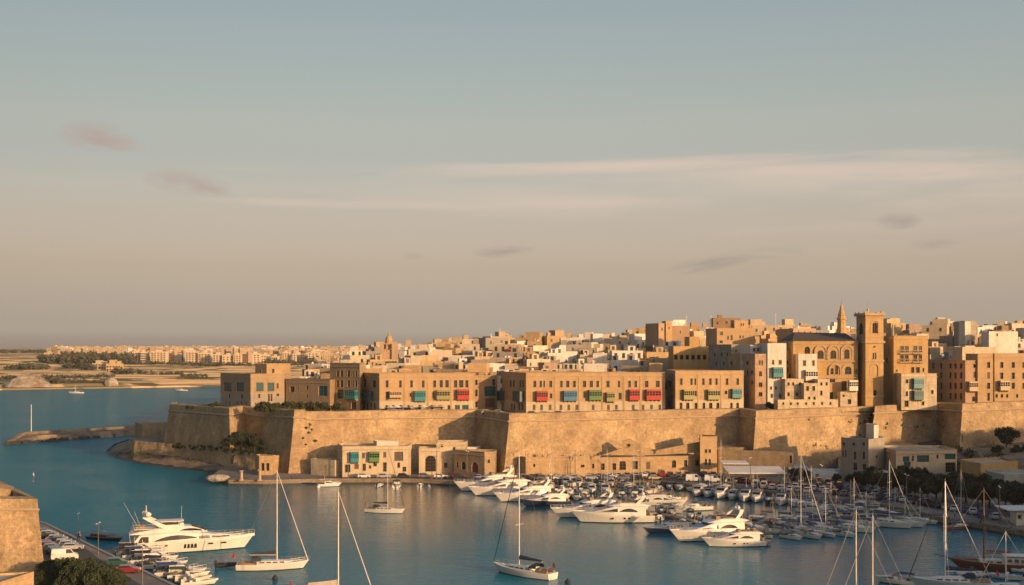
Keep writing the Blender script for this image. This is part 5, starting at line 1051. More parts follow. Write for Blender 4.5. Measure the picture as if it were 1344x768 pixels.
# ---------------------------------------------------------------- boats (x forward, z = 0 at the waterline)
def hull(m, L_, B, hs, hb, rake=.12, draft=.5, n=14, transom=.85, bands=(0, 1, 2), flare=.85, x0=0.0, stripe=.12, deck=None, dz=-.12, bow=.0, sheer_pow=2.0):
    rings = []
    for i in range(n + 1):
        t = i / n; f = max(0, (t - .42) / .58); b = B / 2 * (transom + (1 - transom) * math.sin(min(1, t / .42) * math.pi / 2)) * (1 - f ** 2.3) + .02 + bow * f
        h_ = hs + (hb - hs) * t ** sheer_pow; tw = t * (1 - rake); fw = max(0, (t - .35) / .65); bw = B / 2 * flare * (transom + (1 - transom) * math.sin(min(1, t / .42) * math.pi / 2)) * (1 - fw ** 1.8) + .01
        xd, xw = x0 + L_ * t, x0 + L_ * tw; xs_ = lerp(xw, xd, .75); xq = lerp(xw, xd, .2)
        rings.append([(xd, b, h_), (xs_, lerp(bw, b, .82), h_ * .72), (xq, lerp(bw, b, .2), stripe + .02), (xw, bw, .0), (xw * .98, bw * .5, -draft * .8), (xw * .97, 0, -draft), (xw * .98, -bw * .5, -draft * .8), (xw, -bw, .0), (xq, -lerp(bw, b, .2), stripe + .02), (xs_, -lerp(bw, b, .82), h_ * .72), (xd, -b, h_)])
    a, c, d = bands; m.loft(rings, closed=False, cap=False, mats=[a, c, d, d, d, d, d, d, c, a])
    m.add(rings[0], [tuple(range(11))], c)
    dk = [[(r[0][0], r[0][1] - .03, r[0][2] + dz), (r[0][0], 0, r[0][2] + dz + .04), (r[-1][0], r[-1][1] + .03, r[-1][2] + dz)] for r in rings]
    if deck is not None: deck.loft(dk, closed=False, cap=False)
    # gunwale strip gives the edge thickness
    for s in (0, -1): m.loft([[(r[s][0], r[s][1], r[s][2]), (r[s][0], r[s][1] + (.0), r[s][2] + .04), (r[s][0], r[s][1] * .96, r[s][2] + .04), (r[s][0], r[s][1] * .96, r[s][2] + dz)] for r in rings], a, closed=False, cap=False)
    return rings
def cabin(m, sts, mi=0, cham=.12):
    """sts: (x, zb, zt, wb, wt)"""
    rings = []
    for x, zb, zt, wb, wt in sts:
        c = min(cham, (zt - zb) * .45, wt * .5); rings.append([(x, wb, zb), (x, wt, zt - c), (x, wt - c, zt), (x, 0, zt + .03), (x, -wt + c, zt), (x, -wt, zt - c), (x, -wb, zb)])
    m.loft(rings, mi, closed=False, cap=False)
    m.add(rings[0], [tuple(range(7))], mi); m.add(rings[-1], [tuple(range(7))], mi)
def side_glass(m, sts, x0, x1, lo, up, mi=0, n=8, o=.03):
    """glass bands on both sides between height curves lo(t), up(t)"""
    def at(x):
        for a, b in zip(sts, sts[1:]):
            if min(a[0], b[0]) - 1e-6 <= x <= max(a[0], b[0]) + 1e-6: t = (x - a[0]) / (b[0] - a[0] or 1); return [lerp(a[k], b[k], t) for k in range(5)]
        return sts[-1]
    for s in (1, -1):
        g = []
        for i in range(n + 1):
            t = i / n; x = lerp(x0, x1, t); _, zb, zt, wb, wt = at(x)
            def w_(z): return s * (lerp(wb, wt, (z - zb) / max(.01, zt - zb)) + o)
            z0, z1 = lo(t), up(t); z0, z1 = min(z0, z1), max(z0, z1); g.append([(x, w_(z0), z0), (x, w_(z1), z1), (x, w_(z1) - s * .05, z1), (x, w_(z0) - s * .05, z0)])
        m.loft(g, mi)
def rail(m, pts, h_=.55, r=.022, mi=0, lvl=2):
    for a, b in zip(pts, pts[1:]):
        a, b = Vector(a), Vector(b)
        for k in range(lvl): z = Vector((0, 0, h_ * (k + 1) / lvl)); m.tube(a + z, b + z, r, r, 4, mi)
    for a in pts: a = Vector(a); m.tube(a, a + Vector((0, 0, h_)), r, r, 4, mi)
def rail_from(rings, i0, i1, s, o=.06): return [(rings[i][0][0], s * (rings[i][0][1] - o), rings[i][0][2] + .03) for i in range(i0, i1 + 1)]
def finish(m, name, mats, root, colr=None, dx=0):
    if dx: m.v = [(v[0] - dx, v[1], v[2]) for v in m.v]
    return m.build(name, mats, root, colr)
WHITE = (0.64, 0.60, 0.53)
def make_motor_yacht(arch=True, L_=15.0, dark=False):
    root = proto('motor_yacht'); D = L_ / 2; k = L_ / 15
    h_ = MB(); dk = MB(); rings = hull(h_, L_, 4.5 * k, 1.25 * k, 2.15 * k, .15, .7, 16, .88, (0, 0, 1), .72, deck=dk, sheer_pow=1.5)
    finish(h_, 'hull', ['gelcoat', 'antifoul'], root, WHITE, D); finish(dk, 'deck', 'white_deck', root, None, D)
    S1 = [(x * k, zb * k, zt * k, wb * k, wt * k) for x, zb, zt, wb, wt in ((1.6, 1.2, 2.95, 1.95, 1.75), (4, 1.25, 3.0, 2.0, 1.75), (7.2, 1.35, 3.0, 1.95, 1.6), (9.2, 1.5, 2.45, 1.75, 1.45), (11.2, 1.65, 2.0, 1.3, 1.1), (12.8, 1.85, 1.9, .7, .6))]
    m = MB(); cabin(m, S1); finish(m, 'deckhouse', 'gelcoat', root, WHITE, D)
    m = MB(); side_glass(m, S1, 3.0 * k, 6.4 * k, lambda t: (1.95 + .1 * t) * k, lambda t: (1.98 + .62 * math.sin(math.pi * t) ** .7) * k); side_glass(m, S1, 6.7 * k, 9.6 * k, lambda t: (2.0 + .08 * t) * k, lambda t: (2.62 - .5 * t) * k, n=6)
    finish(m, 'side_window', 'boat_glass', root, None, D)
    m = MB(); y_ = 1.38 * k; m.loft([[(7.35 * k, -y_, 2.97 * k), (7.35 * k, y_, 2.97 * k), (7.35 * k, y_, 3.0 * k), (7.35 * k, -y_, 3.0 * k)], [(9.28 * k, -1.35 * k, 2.44 * k), (9.28 * k, 1.35 * k, 2.44 * k), (9.28 * k, 1.35 * k, 2.48 * k), (9.28 * k, -1.35 * k, 2.48 * k)], [(10.6 * k, -1.05 * k, 2.14 * k), (10.6 * k, 1.05 * k, 2.14 * k), (10.6 * k, 1.05 * k, 2.18 * k), (10.6 * k, -1.05 * k, 2.18 * k)]]); finish(m, 'windscreen', 'blue_glass', root, None, D)
    S2 = [(x * k, zb * k, zt * k, wb * k, wt * k) for x, zb, zt, wb, wt in ((.7, 2.98, 3.12, 1.7, 1.75), (2.2, 2.98, 3.5, 1.85, 1.8), (6.2, 2.98, 3.55, 1.8, 1.65), (7.6, 2.98, 3.2, 1.5, 1.3), (8.3, 2.95, 3.02, 1.1, 1.0))]
    m = MB(); cabin(m, S2); finish(m, 'flybridge', 'gelcoat', root, WHITE, D)
    m = MB(); m.box(3.2 * k, 5.6 * k, -1.3 * k, 1.3 * k, 3.5 * k, 3.66 * k); m.box(5.8 * k, 6.6 * k, -.6 * k, .9 * k, 3.5 * k, 3.95 * k); m.box(2.2 * k, 3 * k, -1.2 * k, 1.2 * k, 3.45 * k, 3.8 * k); finish(m, 'flybridge_seats', 'teak', root, None, D)
    if arch:
        m = MB()
        for s in (1, -1): m.loft([[(x, s * y + dy, z) for x, dy, z in ((x0, .07, z0), (x0 + .75 * k, .07, z0), (x0 + .75 * k, -.07, z0), (x0, -.07, z0))] for x0, y, z0 in ((2.9 * k, 1.72 * k, 3.3 * k), (1.9 * k, 1.6 * k, 4.2 * k), (1.5 * k, 1.35 * k, 4.75 * k))])
        m.box(1.45 * k, 2.3 * k, -1.4 * k, 1.4 * k, 4.7 * k, 4.86 * k); finish(m, 'radar_arch', 'gelcoat', root, WHITE, D)
        m = MB(); m.sphere((1.9 * k, .5 * k, 5.1 * k), .3 * k); m.sphere((1.9 * k, -.5 * k, 5.05 * k), .22 * k); m.box(1.8 * k, 1.95 * k, -.5 * k, .5 * k, 5.35 * k, 5.42 * k); m.tube((1.88 * k, 0, 4.8 * k), (1.88 * k, 0, 5.9 * k), .03); finish(m, 'radar', 'white_deck', root, None, D)
    m = MB()
    for s in (1, -1): rail(m, rail_from(rings, 8, 16, s), .6, .025)
    finish(m, 'bow_rail', 'steel', root, None, D)
    m = MB(); m.box(-.9 * k, .05, -1.8 * k, 1.8 * k, .35, .5); finish(m, 'swim_platform', 'teak', root, None, D)
    m = MB(); m.box(.3 * k, 1.5 * k, -1.7 * k, 1.7 * k, 1.15 * k, 1.2 * k); m.box(.3 * k, .8 * k, -1.4 * k, 1.4 * k, 1.2 * k, 1.75 * k); finish(m, 'aft_seat', 'canvas', root, (.35, .28, .2), D)
    m = MB()
    for x in (4.5, 5.3, 7.5): 
        for s in (1, -1): r_ = rings[int(x)]; m.box(x * k, (x + .35) * k, s * (r_[1][1] + .0) - .06, s * (r_[1][1]) + .06, .75 * k, 1.05 * k)
    finish(m, 'porthole', 'boat_glass', root, None, D)
    return root
def make_cruiser(L_=8.0, fly=False, kind=0):
    root = proto('cabin_cruiser'); D = L_ / 2; k = L_ / 8
    h_ = MB(); dk = MB(); rings = hull(h_, L_, 2.8 * k, .85 * k, 1.3 * k, .14, .4, 12, .9, (0, 0, 1), .78, deck=dk, sheer_pow=1.4)
    finish(h_, 'hull', ['gelcoat', 'antifoul'], root, WHITE, D); finish(dk, 'deck', 'white_deck', root, None, D)
    if kind == 0: S1 = [(2.2, .75, 1.95, 1.1, .95), (4.4, .8, 2.0, 1.15, .95), (5.2, .9, 1.5, 1.05, .9), (6.6, 1.05, 1.35, .75, .6), (7.2, 1.15, 1.2, .4, .3)]
    else: S1 = [(3.4, .75, 1.55, 1.05, .9), (4.6, .85, 1.6, 1.05, .85), (6.6, 1.05, 1.35, .75, .6), (7.3, 1.15, 1.2, .35, .3)]
    S1 = [(a * k, b * k, c * k, d * k, e * k) for a, b, c, d, e in S1]; m = MB(); cabin(m, S1, cham=.08); finish(m, 'cabin', 'gelcoat', root, WHITE, D)
    m = MB()
    if kind == 0: side_glass(m, S1, 2.5 * k, 4.9 * k, lambda t: 1.3 * k, lambda t: (1.75 - .15 * t) * k, n=5); m.loft([[(4.45 * k, -.8 * k, 1.98 * k), (4.45 * k, .8 * k, 1.98 * k), (4.45 * k, .8 * k, 2.02 * k), (4.45 * k, -.8 * k, 2.02 * k)], [(5.15 * k, -.8 * k, 1.55 * k), (5.15 * k, .8 * k, 1.55 * k), (5.15 * k, .8 * k, 1.6 * k), (5.15 * k, -.8 * k, 1.6 * k)]])
    else: side_glass(m, S1, 4.2 * k, 6.6 * k, lambda t: 1.1 * k, lambda t: (1.38 - .12 * t) * k, n=5); m.loft([[(3.5 * k, -.95 * k, 2.05 * k), (3.5 * k, .95 * k, 2.05 * k), (3.56 * k, .95 * k, 2.05 * k), (3.56 * k, -.95 * k, 2.05 * k)], [(4.6 * k, -.85 * k, 1.6 * k), (4.6 * k, .85 * k, 1.6 * k), (4.66 * k, .85 * k, 1.6 * k), (4.66 * k, -.85 * k, 1.6 * k)]])
    finish(m, 'windscreen', 'boat_glass', root, None, D)
    m = MB(); m.box(.3 * k, .9 * k, -1.1 * k, 1.1 * k, .7 * k, 1.15 * k); m.box(1.2 * k, 1.8 * k, .3 * k, .9 * k, .7 * k, 1.3 * k); finish(m, 'cockpit_seats', 'grey_gear', root, None, D)
    m = MB()
    for i in range(5): t = i / 4; 
    m.loft([[(x * k, y * k, (2.15 + .22 * math.sin(math.pi * (y + 1.1) / 2.2) + dz) * k) for y, dz in ((-1.1, 0), (-.5, 0), (0, 0), (.5, 0), (1.1, 0), (1.1, -.05), (0, -.05), (-1.1, -.05))] for x in (.4, 1.4, 2.6, 3.4)])
    for x in (.6, 3.2):
        for s in (1, -1): m.tube((x * k, s * 1.08 * k, .8 * k), (x * k, s * 1.08 * k, 2.15 * k), .025)
    finish(m, 'canopy', 'canvas', root, (.04, .08, .2), D)
    m = MB(); m.box(-.35 * k, .05, -.22 * k, .22 * k, .35 * k, 1.25 * k); m.box(-.25 * k, 0, -.1 * k, .1 * k, -.4, .4 * k); finish(m, 'outboard_motor', 'grey_gear', root, None, D)
    m = MB()
    for s in (1, -1): rail(m, rail_from(rings, 6, 12, s, .05), .5, .025, lvl=1)
    finish(m, 'bow_rail', 'steel', root, None, D)
    if fly: m = MB(); m.box(.2 * k, 2.4 * k, -.05, .05, 2.4 * k, 2.45 * k); m.tube((2.2 * k, 0, 1.9 * k), (2.0 * k, 0, 4.2 * k), .03); finish(m, 'aerial', 'white_deck', root, None, D)
    return root
def make_open(L_=5.5, cover=False):
    root = proto('open_boat'); D = L_ / 2; k = L_ / 5.5
    h_ = MB(); dk = MB(); rings = hull(h_, L_, 2.0 * k, .6 * k, .9 * k, .13, .25, 10, .88, (0, 0, 1), .75, deck=dk, dz=-.25 * k if not cover else .03, sheer_pow=1.6)
    finish(h_, 'hull', ['gelcoat', 'antifoul'], root, WHITE, D)
    if cover:
        m = MB(); m.loft([[(r[0][0], r[0][1] * f, r[0][2] + z + .25 * math.sin(3.14 * i / 10)) for f, z in ((1.02, 0), (.5, .18), (0, .25), (-.5, .18), (-1.02, 0))] for i, r in enumerate(rings)], closed=False, cap=False); finish(m, 'boat_cover', 'canvas', root, (.05, .12, .3), D)
    else:
        finish(dk, 'cockpit_floor', 'grey_gear', root, None, D)
        m = MB(); m.box(2.2 * k, 2.8 * k, -.4 * k, .4 * k, .35 * k, 1.2 * k); finish(m, 'console', 'white_deck', root, None, D)
        m = MB(); m.box(1.3 * k, 1.7 * k, -.6 * k, .6 * k, .35 * k, .8 * k); finish(m, 'bench', 'white_deck', root, None, D); m = MB(); m.box(3.9 * k, 4.4 * k, -.5 * k, .5 * k, .5 * k, .75 * k); finish(m, 'hatch', 'white_deck', root, None, D)
        m = MB(); m.loft([[(2.8 * k, -.45 * k, 1.15 * k), (2.8 * k, .45 * k, 1.15 * k), (2.84 * k, .45 * k, 1.15 * k), (2.84 * k, -.45 * k, 1.15 * k)], [(2.55 * k, -.4 * k, 1.6 * k), (2.55 * k, .4 * k, 1.6 * k), (2.59 * k, .4 * k, 1.6 * k), (2.59 * k, -.4 * k, 1.6 * k)]]); finish(m, 'windscreen', 'boat_glass', root, None, D)
    m = MB(); m.box(-.35 * k, .05, -.2 * k, .2 * k, .3 * k, 1.05 * k); m.box(-.25 * k, 0, -.08 * k, .08 * k, -.35, .35 * k); finish(m, 'outboard_motor', 'black_rubber', root, None, D)
    return root
def make_sailboat(L_=12.0, mast=17.5, furl=(.5, .46, .4), sail=(.03, .05, .12), fine=True):
    root = proto('sailing_yacht'); D = L_ / 2; k = L_ / 12
    h_ = MB(); dk = MB(); rings = hull(h_, L_, 3.7 * k, 1.0 * k, 1.4 * k, .10, .6, 16, .72, (0, 0, 1), .80, deck=dk, dz=-.04, stripe=.1)
    finish(h_, 'hull', ['gelcoat', 'antifoul'], root, WHITE, D); finish(dk, 'deck', 'white_deck', root, None, D)
    S1 = [(x * k, zb * k, zt * k, wb * k, wt * k) for x, zb, zt, wb, wt in ((3.4, .95, 1.55, 1.15, 1.0), (5, 1.0, 1.6, 1.2, 1.0), (8, 1.1, 1.5, .9, .75), (9.2, 1.2, 1.3, .5, .4))]
    m = MB(); cabin(m, S1, cham=.1); finish(m, 'coachroof', 'gelcoat', root, WHITE, D)
    m = MB()
    for a in (3.9, 5.0, 6.1, 7.2): side_glass(m, S1, a * k, (a + .75) * k, lambda t: 1.2 * k, lambda t: 1.4 * k, n=1)
    finish(m, 'cabin_window', 'boat_glass', root, None, D)
    mx = 6.7 * k; m = MB(); m.tube((mx, 0, 1.3 * k), (mx, 0, mast), .10, .065, 8); m.tube((mx, 0, mast), (mx, 0, mast + .5), .02)
    m.build('mast', 'mast_metal', root).location.x = -D
    m = MB()
    for z in (mast * .42, mast * .68): m.tube((mx, -1.1 * k, z), (mx, 1.1 * k, z), .04, .04, 5)
    finish(m, 'spreader', 'mast_metal', root, None, D)
    m = MB(); m.tube((mx - .1, 0, 2.4 * k), (mx - 4.6 * k, 0, 2.5 * k), .09, .08, 6); finish(m, 'boom', 'mast_metal', root, None, D)
    m = MB(); m.loft([[(x * k, s * w_, z) for s, w_, z in ((0, 0, z0 + hh), (1, .17, z0 + hh * .4), (1, .12, z0), (-1, .12, z0), (-1, .17, z0 + hh * .4))] for x, z0, hh in ((6.55, 2.48 * k, .75), (4.6, 2.5 * k, .5), (2.2, 2.56 * k, .25))]); finish(m, 'sail_cover', 'canvas', root, sail, D)
    m = MB(); m.tube((L_ - .15, 0, 1.5 * k), (mx + .1, 0, mast - .3), .075, .04, 6); finish(m, 'furled_sail', 'canvas', root, furl, D)
    m = MB(); m.tube((.1, 0, 1.0 * k), (mx, 0, mast - .05), .02, .02, 3)
    for s in (1, -1): m.tube((mx - .3, s * 1.65 * k, 1.1 * k), (mx, s * 1.1 * k, mast * .42), .02, .02, 3); m.tube((mx, s * 1.1 * k, mast * .42), (mx, s * 1.1 * k, mast * .68), .02, .02, 3); m.tube((mx, s * 1.1 * k, mast * .68), (mx, 0, mast), .02, .02, 3)
    finish(m, 'rigging', 'steel', root, None, D)
    m = MB(); m.loft([[(x * k, y * k, z * k) for y, z in ((-1.15, 1.5), (-1.0, zt), (0, zt + .15), (1.0, zt), (1.15, 1.5))] for x, zt in ((2.6, 2.05), (3.4, 2.1), (4.1, 1.7))], closed=False, cap=False); finish(m, 'sprayhood', 'canvas', root, sail, D)
    m = MB(); m.box(.6 * k, 2.6 * k, -.55 * k, .55 * k, 1.0 * k, 1.06 * k); m.tube((1.1 * k, -.45 * k, 1.7 * k), (1.1 * k, .45 * k, 1.7 * k), .03); m.tube((1.1 * k, 0, 1.0 * k), (1.1 * k, 0, 1.8 * k), .06)
    for s in (1, -1): m.box(.5 * k, 2.8 * k, s * .9 * k - .2, s * .9 * k + .2, 1.0 * k, 1.3 * k)
    finish(m, 'cockpit', 'teak', root, None, D)
    if fine:
        m = MB(); m.tube((.1, .5, 1.3 * k), (-.5, .5, 2.9 * k), .025); m.add([(-.5, .5, 2.85 * k), (-.35, .5, 2.3 * k), (-.62, .6, 1.85 * k), (-.8, .55, 2.2 * k), (-.5, .52, 2.85 * k), (-.35, .52, 2.3 * k), (-.62, .62, 1.85 * k), (-.8, .57, 2.2 * k)], [(0, 1, 2, 3), (4, 5, 6, 7)]); finish(m, 'ensign', 'tail_red', root, None, D)
        m = MB()
        for q in range(6): x = rnd(.8, 4.2); y = rnd(-.9, .9); m.box(x * k, x * k + rnd(.2, .5), y * k, y * k + rnd(.2, .4), 1.05 * k, 1.05 * k + rnd(.2, .55))
        finish(m, 'deck_gear', 'grey_gear', root, None, D)
        m = MB()
        for s in (1, -1): rail(m, rail_from(rings, 1, 16, s, .04), .6, .02)
        finish(m, 'guard_rail', 'steel', root, None, D)
    return root
def make_superyacht():
    root = proto('superyacht'); D = 14.25
    h_ = MB(); dk = MB(); rings = hull(h_, 28.5, 6.4, 2.35, 3.0, .09, 1.2, 24, .9, (0, 0, 1), .78, x0=.0, deck=dk, dz=-.5, sheer_pow=1.6, stripe=.18)
    # cut the stern down as a slope: the aft rings drop towards the bathing platform
    def drop(v):
        if v[0] < 4.2 and v[2] > .6: f = v[0] / 4.2; return (v[0], v[1], .6 + (v[2] - .6) * (f ** .9))
        return v
    h_.v = [drop(v) for v in h_.v]; dk.v = [drop(v) for v in dk.v]
    finish(h_, 'hull', ['gelcoat', 'antifoul'], root, WHITE, D); finish(dk, 'deck', 'teak', root, None, D)
    S1 = [(3.6, 1.9, 2.0, 2.7, 2.7), (5.2, 1.95, 3.95, 2.75, 2.5), (8, 2.0, 4.25, 2.8, 2.5), (13, 2.1, 4.35, 2.75, 2.35), (17, 2.2, 4.0, 2.5, 2.1), (20, 2.35, 3.45, 2.1, 1.75), (23.4, 2.55, 3.1, 1.4, 1.2), (25.3, 2.6, 2.7, .8, .6)]
    m = MB(); cabin(m, S1, cham=.25); finish(m, 'main_deckhouse', 'gelcoat', root, WHITE, D)
    m = MB(); side_glass(m, S1, 8.2, 16.6, lambda t: 2.55 + .35 * t, lambda t: 2.6 + .35 * t + 1.0 * math.sin(math.pi * min(1, t * .96 + .02)) ** .8 * (1 - .25 * t), n=16); finish(m, 'saloon_window', 'boat_glass', root, None, D)
    m = MB(); side_glass(m, S1, 17.0, 19.2, lambda t: 2.75, lambda t: 3.3 - .05 * t, n=4); side_glass(m, S1, 19.6, 23.2, lambda t: 2.8, lambda t: 3.2 - .2 * t, n=6); side_glass(m, S1, 4.9, 7.0, lambda t: 2.3, lambda t: 2.4 + 1.2 * min(1, t * 4), n=6); finish(m, 'side_window', 'boat_glass', root, None, D)
    S2 = [(3.4, 4.05, 4.25, 2.4, 2.5), (5, 4.1, 4.6, 2.6, 2.5), (9, 4.2, 5.1, 2.5, 2.2), (13, 4.25, 5.45, 2.3, 1.9), (15.5, 4.2, 5.3, 2.1, 1.6), (17.4, 4.0, 4.7, 1.8, 1.3), (18.8, 3.8, 4.0, 1.4, 1.0)]
    m = MB(); cabin(m, S2, cham=.25); finish(m, 'wheelhouse', 'gelcoat', root, WHITE, D)
    m = MB(); side_glass(m, S2, 13.2, 17.6, lambda t: 4.55 - .25 * t, lambda t: 4.6 - .2 * t + .35 * math.sin(math.pi * t) + .05, n=8); m.loft([[(15.6, -1.5, 5.28), (15.6, 1.5, 5.28), (15.6, 1.5, 5.34), (15.6, -1.5, 5.34)], [(17.45, -1.25, 4.68), (17.45, 1.25, 4.68), (17.45, 1.25, 4.74), (17.45, -1.25, 4.74)], [(18.5, -1.0, 4.15), (18.5, 1.0, 4.15), (18.5, 1.0, 4.2), (18.5, -1.0, 4.2)]]); finish(m, 'wheelhouse_window', 'boat_glass', root, None, D)
    m = MB(); m.box(4.2, 9.8, -2.1, 2.1, 5.0, 5.12)
    for s in (1, -1):
        m.loft([[(x0, s * y + .1, z0), (x0 + w_, s * y + .1, z0), (x0 + w_, s * y - .1, z0), (x0, s * y - .1, z0)] for x0, w_, y, z0 in ((10.2, 2.6, 2.2, 4.9), (7.9, 1.6, 2.0, 6.1), (5.9, 1.3, 1.7, 7.3))]); m.box(9, 14, s * 1.75 - .08, s * 1.75 + .08, 5.2, 5.75)
    m.box(5.9, 7.3, -1.8, 1.8, 7.2, 7.45); finish(m, 'radar_arch', 'gelcoat', root, WHITE, D)
    m = MB(); m.loft([[(x, y, z + dz) for y, z, dz in ((-w_, 6.5, 0), (0, 6.65, 0), (w_, 6.5, 0), (w_, 6.5, -.14), (-w_, 6.5, -.14))] for x, w_ in ((8.6, 1.3), (9.4, 1.9), (13, 1.9), (14, 1.2))])
    for x in (9.6, 13): 
        for s in (1, -1): m.tube((x, s * 1.6, 5.3), (x, s * 1.6, 6.45), .06)
    finish(m, 'hardtop', 'gelcoat', root, WHITE, D)
    m = MB(); m.sphere((6.2, 1.0, 8.0), .52); m.sphere((6.9, -1.0, 8.0), .52); m.sphere((7.3, .2, 7.8), .34); m.tube((6.6, 0, 7.4), (6.6, 0, 9.7), .12, .07); m.box(6.5, 6.7, -.8, .8, 8.8, 8.9); m.box(6.4, 6.8, -.3, .3, 8.3, 8.45); finish(m, 'radar_mast', 'white_deck', root, None, D)
    m = MB()
    for p, q in (((5.0, 1.8, 5.1), (2.2, 1.8, 10.2)), ((5.6, -1.8, 5.1), (4.2, -1.8, 8.8)), ((13.6, 1.2, 5.4), (13.7, 1.2, 9.3))): m.tube(p, q, .035, .02, 4)
    finish(m, 'whip_aerial', 'mast_metal', root, None, D)
    m = MB()
    for x in (14.0, 14.7, 15.4, 16.1):
        for s in (1, -1): r_ = 2.9; m.box(x, x + .38, s * 2.95 - .1, s * 2.95 + .1, 1.0, 1.85)
    for x in (10.2, 18.9, 21.6): 
        for s in (1, -1): w_ = interp(x, [(10, 3.02), (16, 2.95), (19, 2.72), (22, 2.25)]); m.box(x, x + (.5 if x < 12 else .9), s * w_ - .08, s * w_ + .08, 1.55, 1.85)
    finish(m, 'hull_window', 'boat_glass', root, None, D)
    m = MB()
    for s in (1, -1): rail(m, rail_from(rings, 15, 24, s, .08), .8, .03); rail(m, [(4, s * 2.4, 5.1), (6, s * 2.3, 5.1), (8, s * 2.2, 5.1)], .9, .03)
    rail(m, [(3.8, -2.4, 4.3), (3.6, 0, 4.3), (3.8, 2.4, 4.3)], .9, .03); finish(m, 'deck_rail', 'steel', root, None, D)
    m = MB(); m.box(9.4, 12.6, -1.4, 1.4, 5.3, 5.75); finish(m, 'sun_lounge', 'teak', root, None, D); m = MB(); m.box(4.6, 6.5, -1.2, 1.2, 5.12, 5.6); finish(m, 'deck_table', 'teak', root, None, D); m = MB(); m.box(13.2, 14, -.9, .9, 5.4, 5.95); finish(m, 'helm_console', 'white_deck', root, None, D); m = MB(); m.box(1.6, 3.2, -1.5, 1.5, 1.1, 1.9); finish(m, 'aft_sofa', 'teak', root, None, D)
    m = MB(); m.box(-1.6, .1, -2.5, 2.5, .35, .6)
    for i in range(8):
        for s in (1, -1): m.box(.1 + i * .42, .55 + i * .42, s * 2.1 - .45, s * 2.1 + .45, .5 + i * .17, .66 + i * .2)
    finish(m, 'bathing_platform', 'teak', root, None, D)
    m = MB(); m.tube((25.0, 1.05, 1.9), (25.3, 1.0, .9), .16, .1, 6); m.box(24.9, 25.5, .8, 1.15, 1.7, 2.1); finish(m, 'anchor', 'black_rubber', root, None, D)
    m = MB(); m.box(26.4, 27.2, -.4, .4, 2.6, 3.0); m.tube((27.8, 0, 2.6), (27.8, 0, 4.2), .03); finish(m, 'windlass', 'steel', root, None, D)
    return root
def make_gulet():
    root = proto('wooden_boat'); D = 8; h_ = MB(); dk = MB(); rings = hull(h_, 16, 4.4, 1.3, 2.0, .16, .9, 16, .6, (0, 0, 1), .7, deck=dk, dz=-.25); finish(h_, 'hull', ['hull_wood', 'antifoul'], root, None, D); finish(dk, 'deck', 'teak', root, None, D)
    S = [(2.0, 1.1, 2.6, 1.5, 1.35), (5.8, 1.2, 2.65, 1.5, 1.3), (6.0, 1.2, 2.0, 1.4, 1.2), (10.5, 1.4, 2.0, 1.1, .9)]; m = MB(); cabin(m, S); finish(m, 'deckhouse', 'paint', root, (.55, .5, .42), D)
    m = MB(); 
    for a in (2.4, 3.6, 4.8): side_glass(m, S, a, a + .8, lambda t: 1.75, lambda t: 2.3, n=1)
    for a in (6.6, 8.2): side_glass(m, S, a, a + .9, lambda t: 1.5, lambda t: 1.8, n=1)
    finish(m, 'cabin_window', 'boat_glass', root, None, D)
    m = MB(); m.box(1.2, 6.2, -1.7, 1.7, 2.85, 2.95)
    for x in (1.4, 6.0):
        for s in (1, -1): m.tube((x, s * 1.5, 1.2), (x, s * 1.5, 2.85), .05)
    finish(m, 'awning', 'white_deck', root, None, D)
    m = MB(); m.tube((9.6, 0, 1.4), (9.6, 0, 15.5), .16, .08, 8); m.build('mast', 'hull_wood', root).location.x = -D
    m = MB(); m.tube((15.8, 0, 2.0), (18.6, 0, 2.7), .12, .07, 6); finish(m, 'bowsprit', 'hull_wood', root, None, D)
    m = MB(); m.tube((18.4, 0, 2.7), (9.7, 0, 15), .02, .02, 3); m.tube((.2, 0, 1.6), (9.5, 0, 15), .02, .02, 3)
    for s in (1, -1): m.tube((9, s * 2.1, 1.6), (9.6, 0, 12), .02, .02, 3)
    finish(m, 'rigging', 'rope', root, None, D)
    m = MB(); m.tube((9.5, 0, 3.1), (4.6, 0, 3.3), .09, .07, 6); m.loft([[(x, s * w_, z) for s, w_, z in ((0, 0, 3.75), (1, .16, 3.4), (-1, .16, 3.4))] for x in (9.2, 4.8)]); finish(m, 'boom', 'hull_wood', root, None, D)
    m = MB()
    for s in (1, -1): rail(m, rail_from(rings, 1, 15, s, .06), .6, .03)
    finish(m, 'deck_rail', 'hull_wood', root, None, D)
    return root
def make_dinghy():
    root = proto('inflatable_dinghy'); m = MB()
    pth = [(-1.5, .7, .3), (.6, .7, .32), (1.3, .4, .4), (1.6, 0, .45), (1.3, -.4, .4), (.6, -.7, .32), (-1.5, -.7, .3)]
    for a, b in zip(pth, pth[1:]): m.tube(a, b, .24, .24, 8)
    for p in pth: m.sphere(p, .24)
    m.build('tube', 'black_rubber', root); m = MB(); m.box(-1.3, 1.1, -.6, .6, .12, .2); m.box(-.3, 0, -.6, .6, .4, .46); m.build('floor', 'grey_gear', root)
    m = MB(); m.box(-1.85, -1.45, -.18, .18, .35, 1.05); m.box(-1.75, -1.55, -.06, .06, -.3, .4); m.build('outboard_motor', 'black_rubber', root); return root
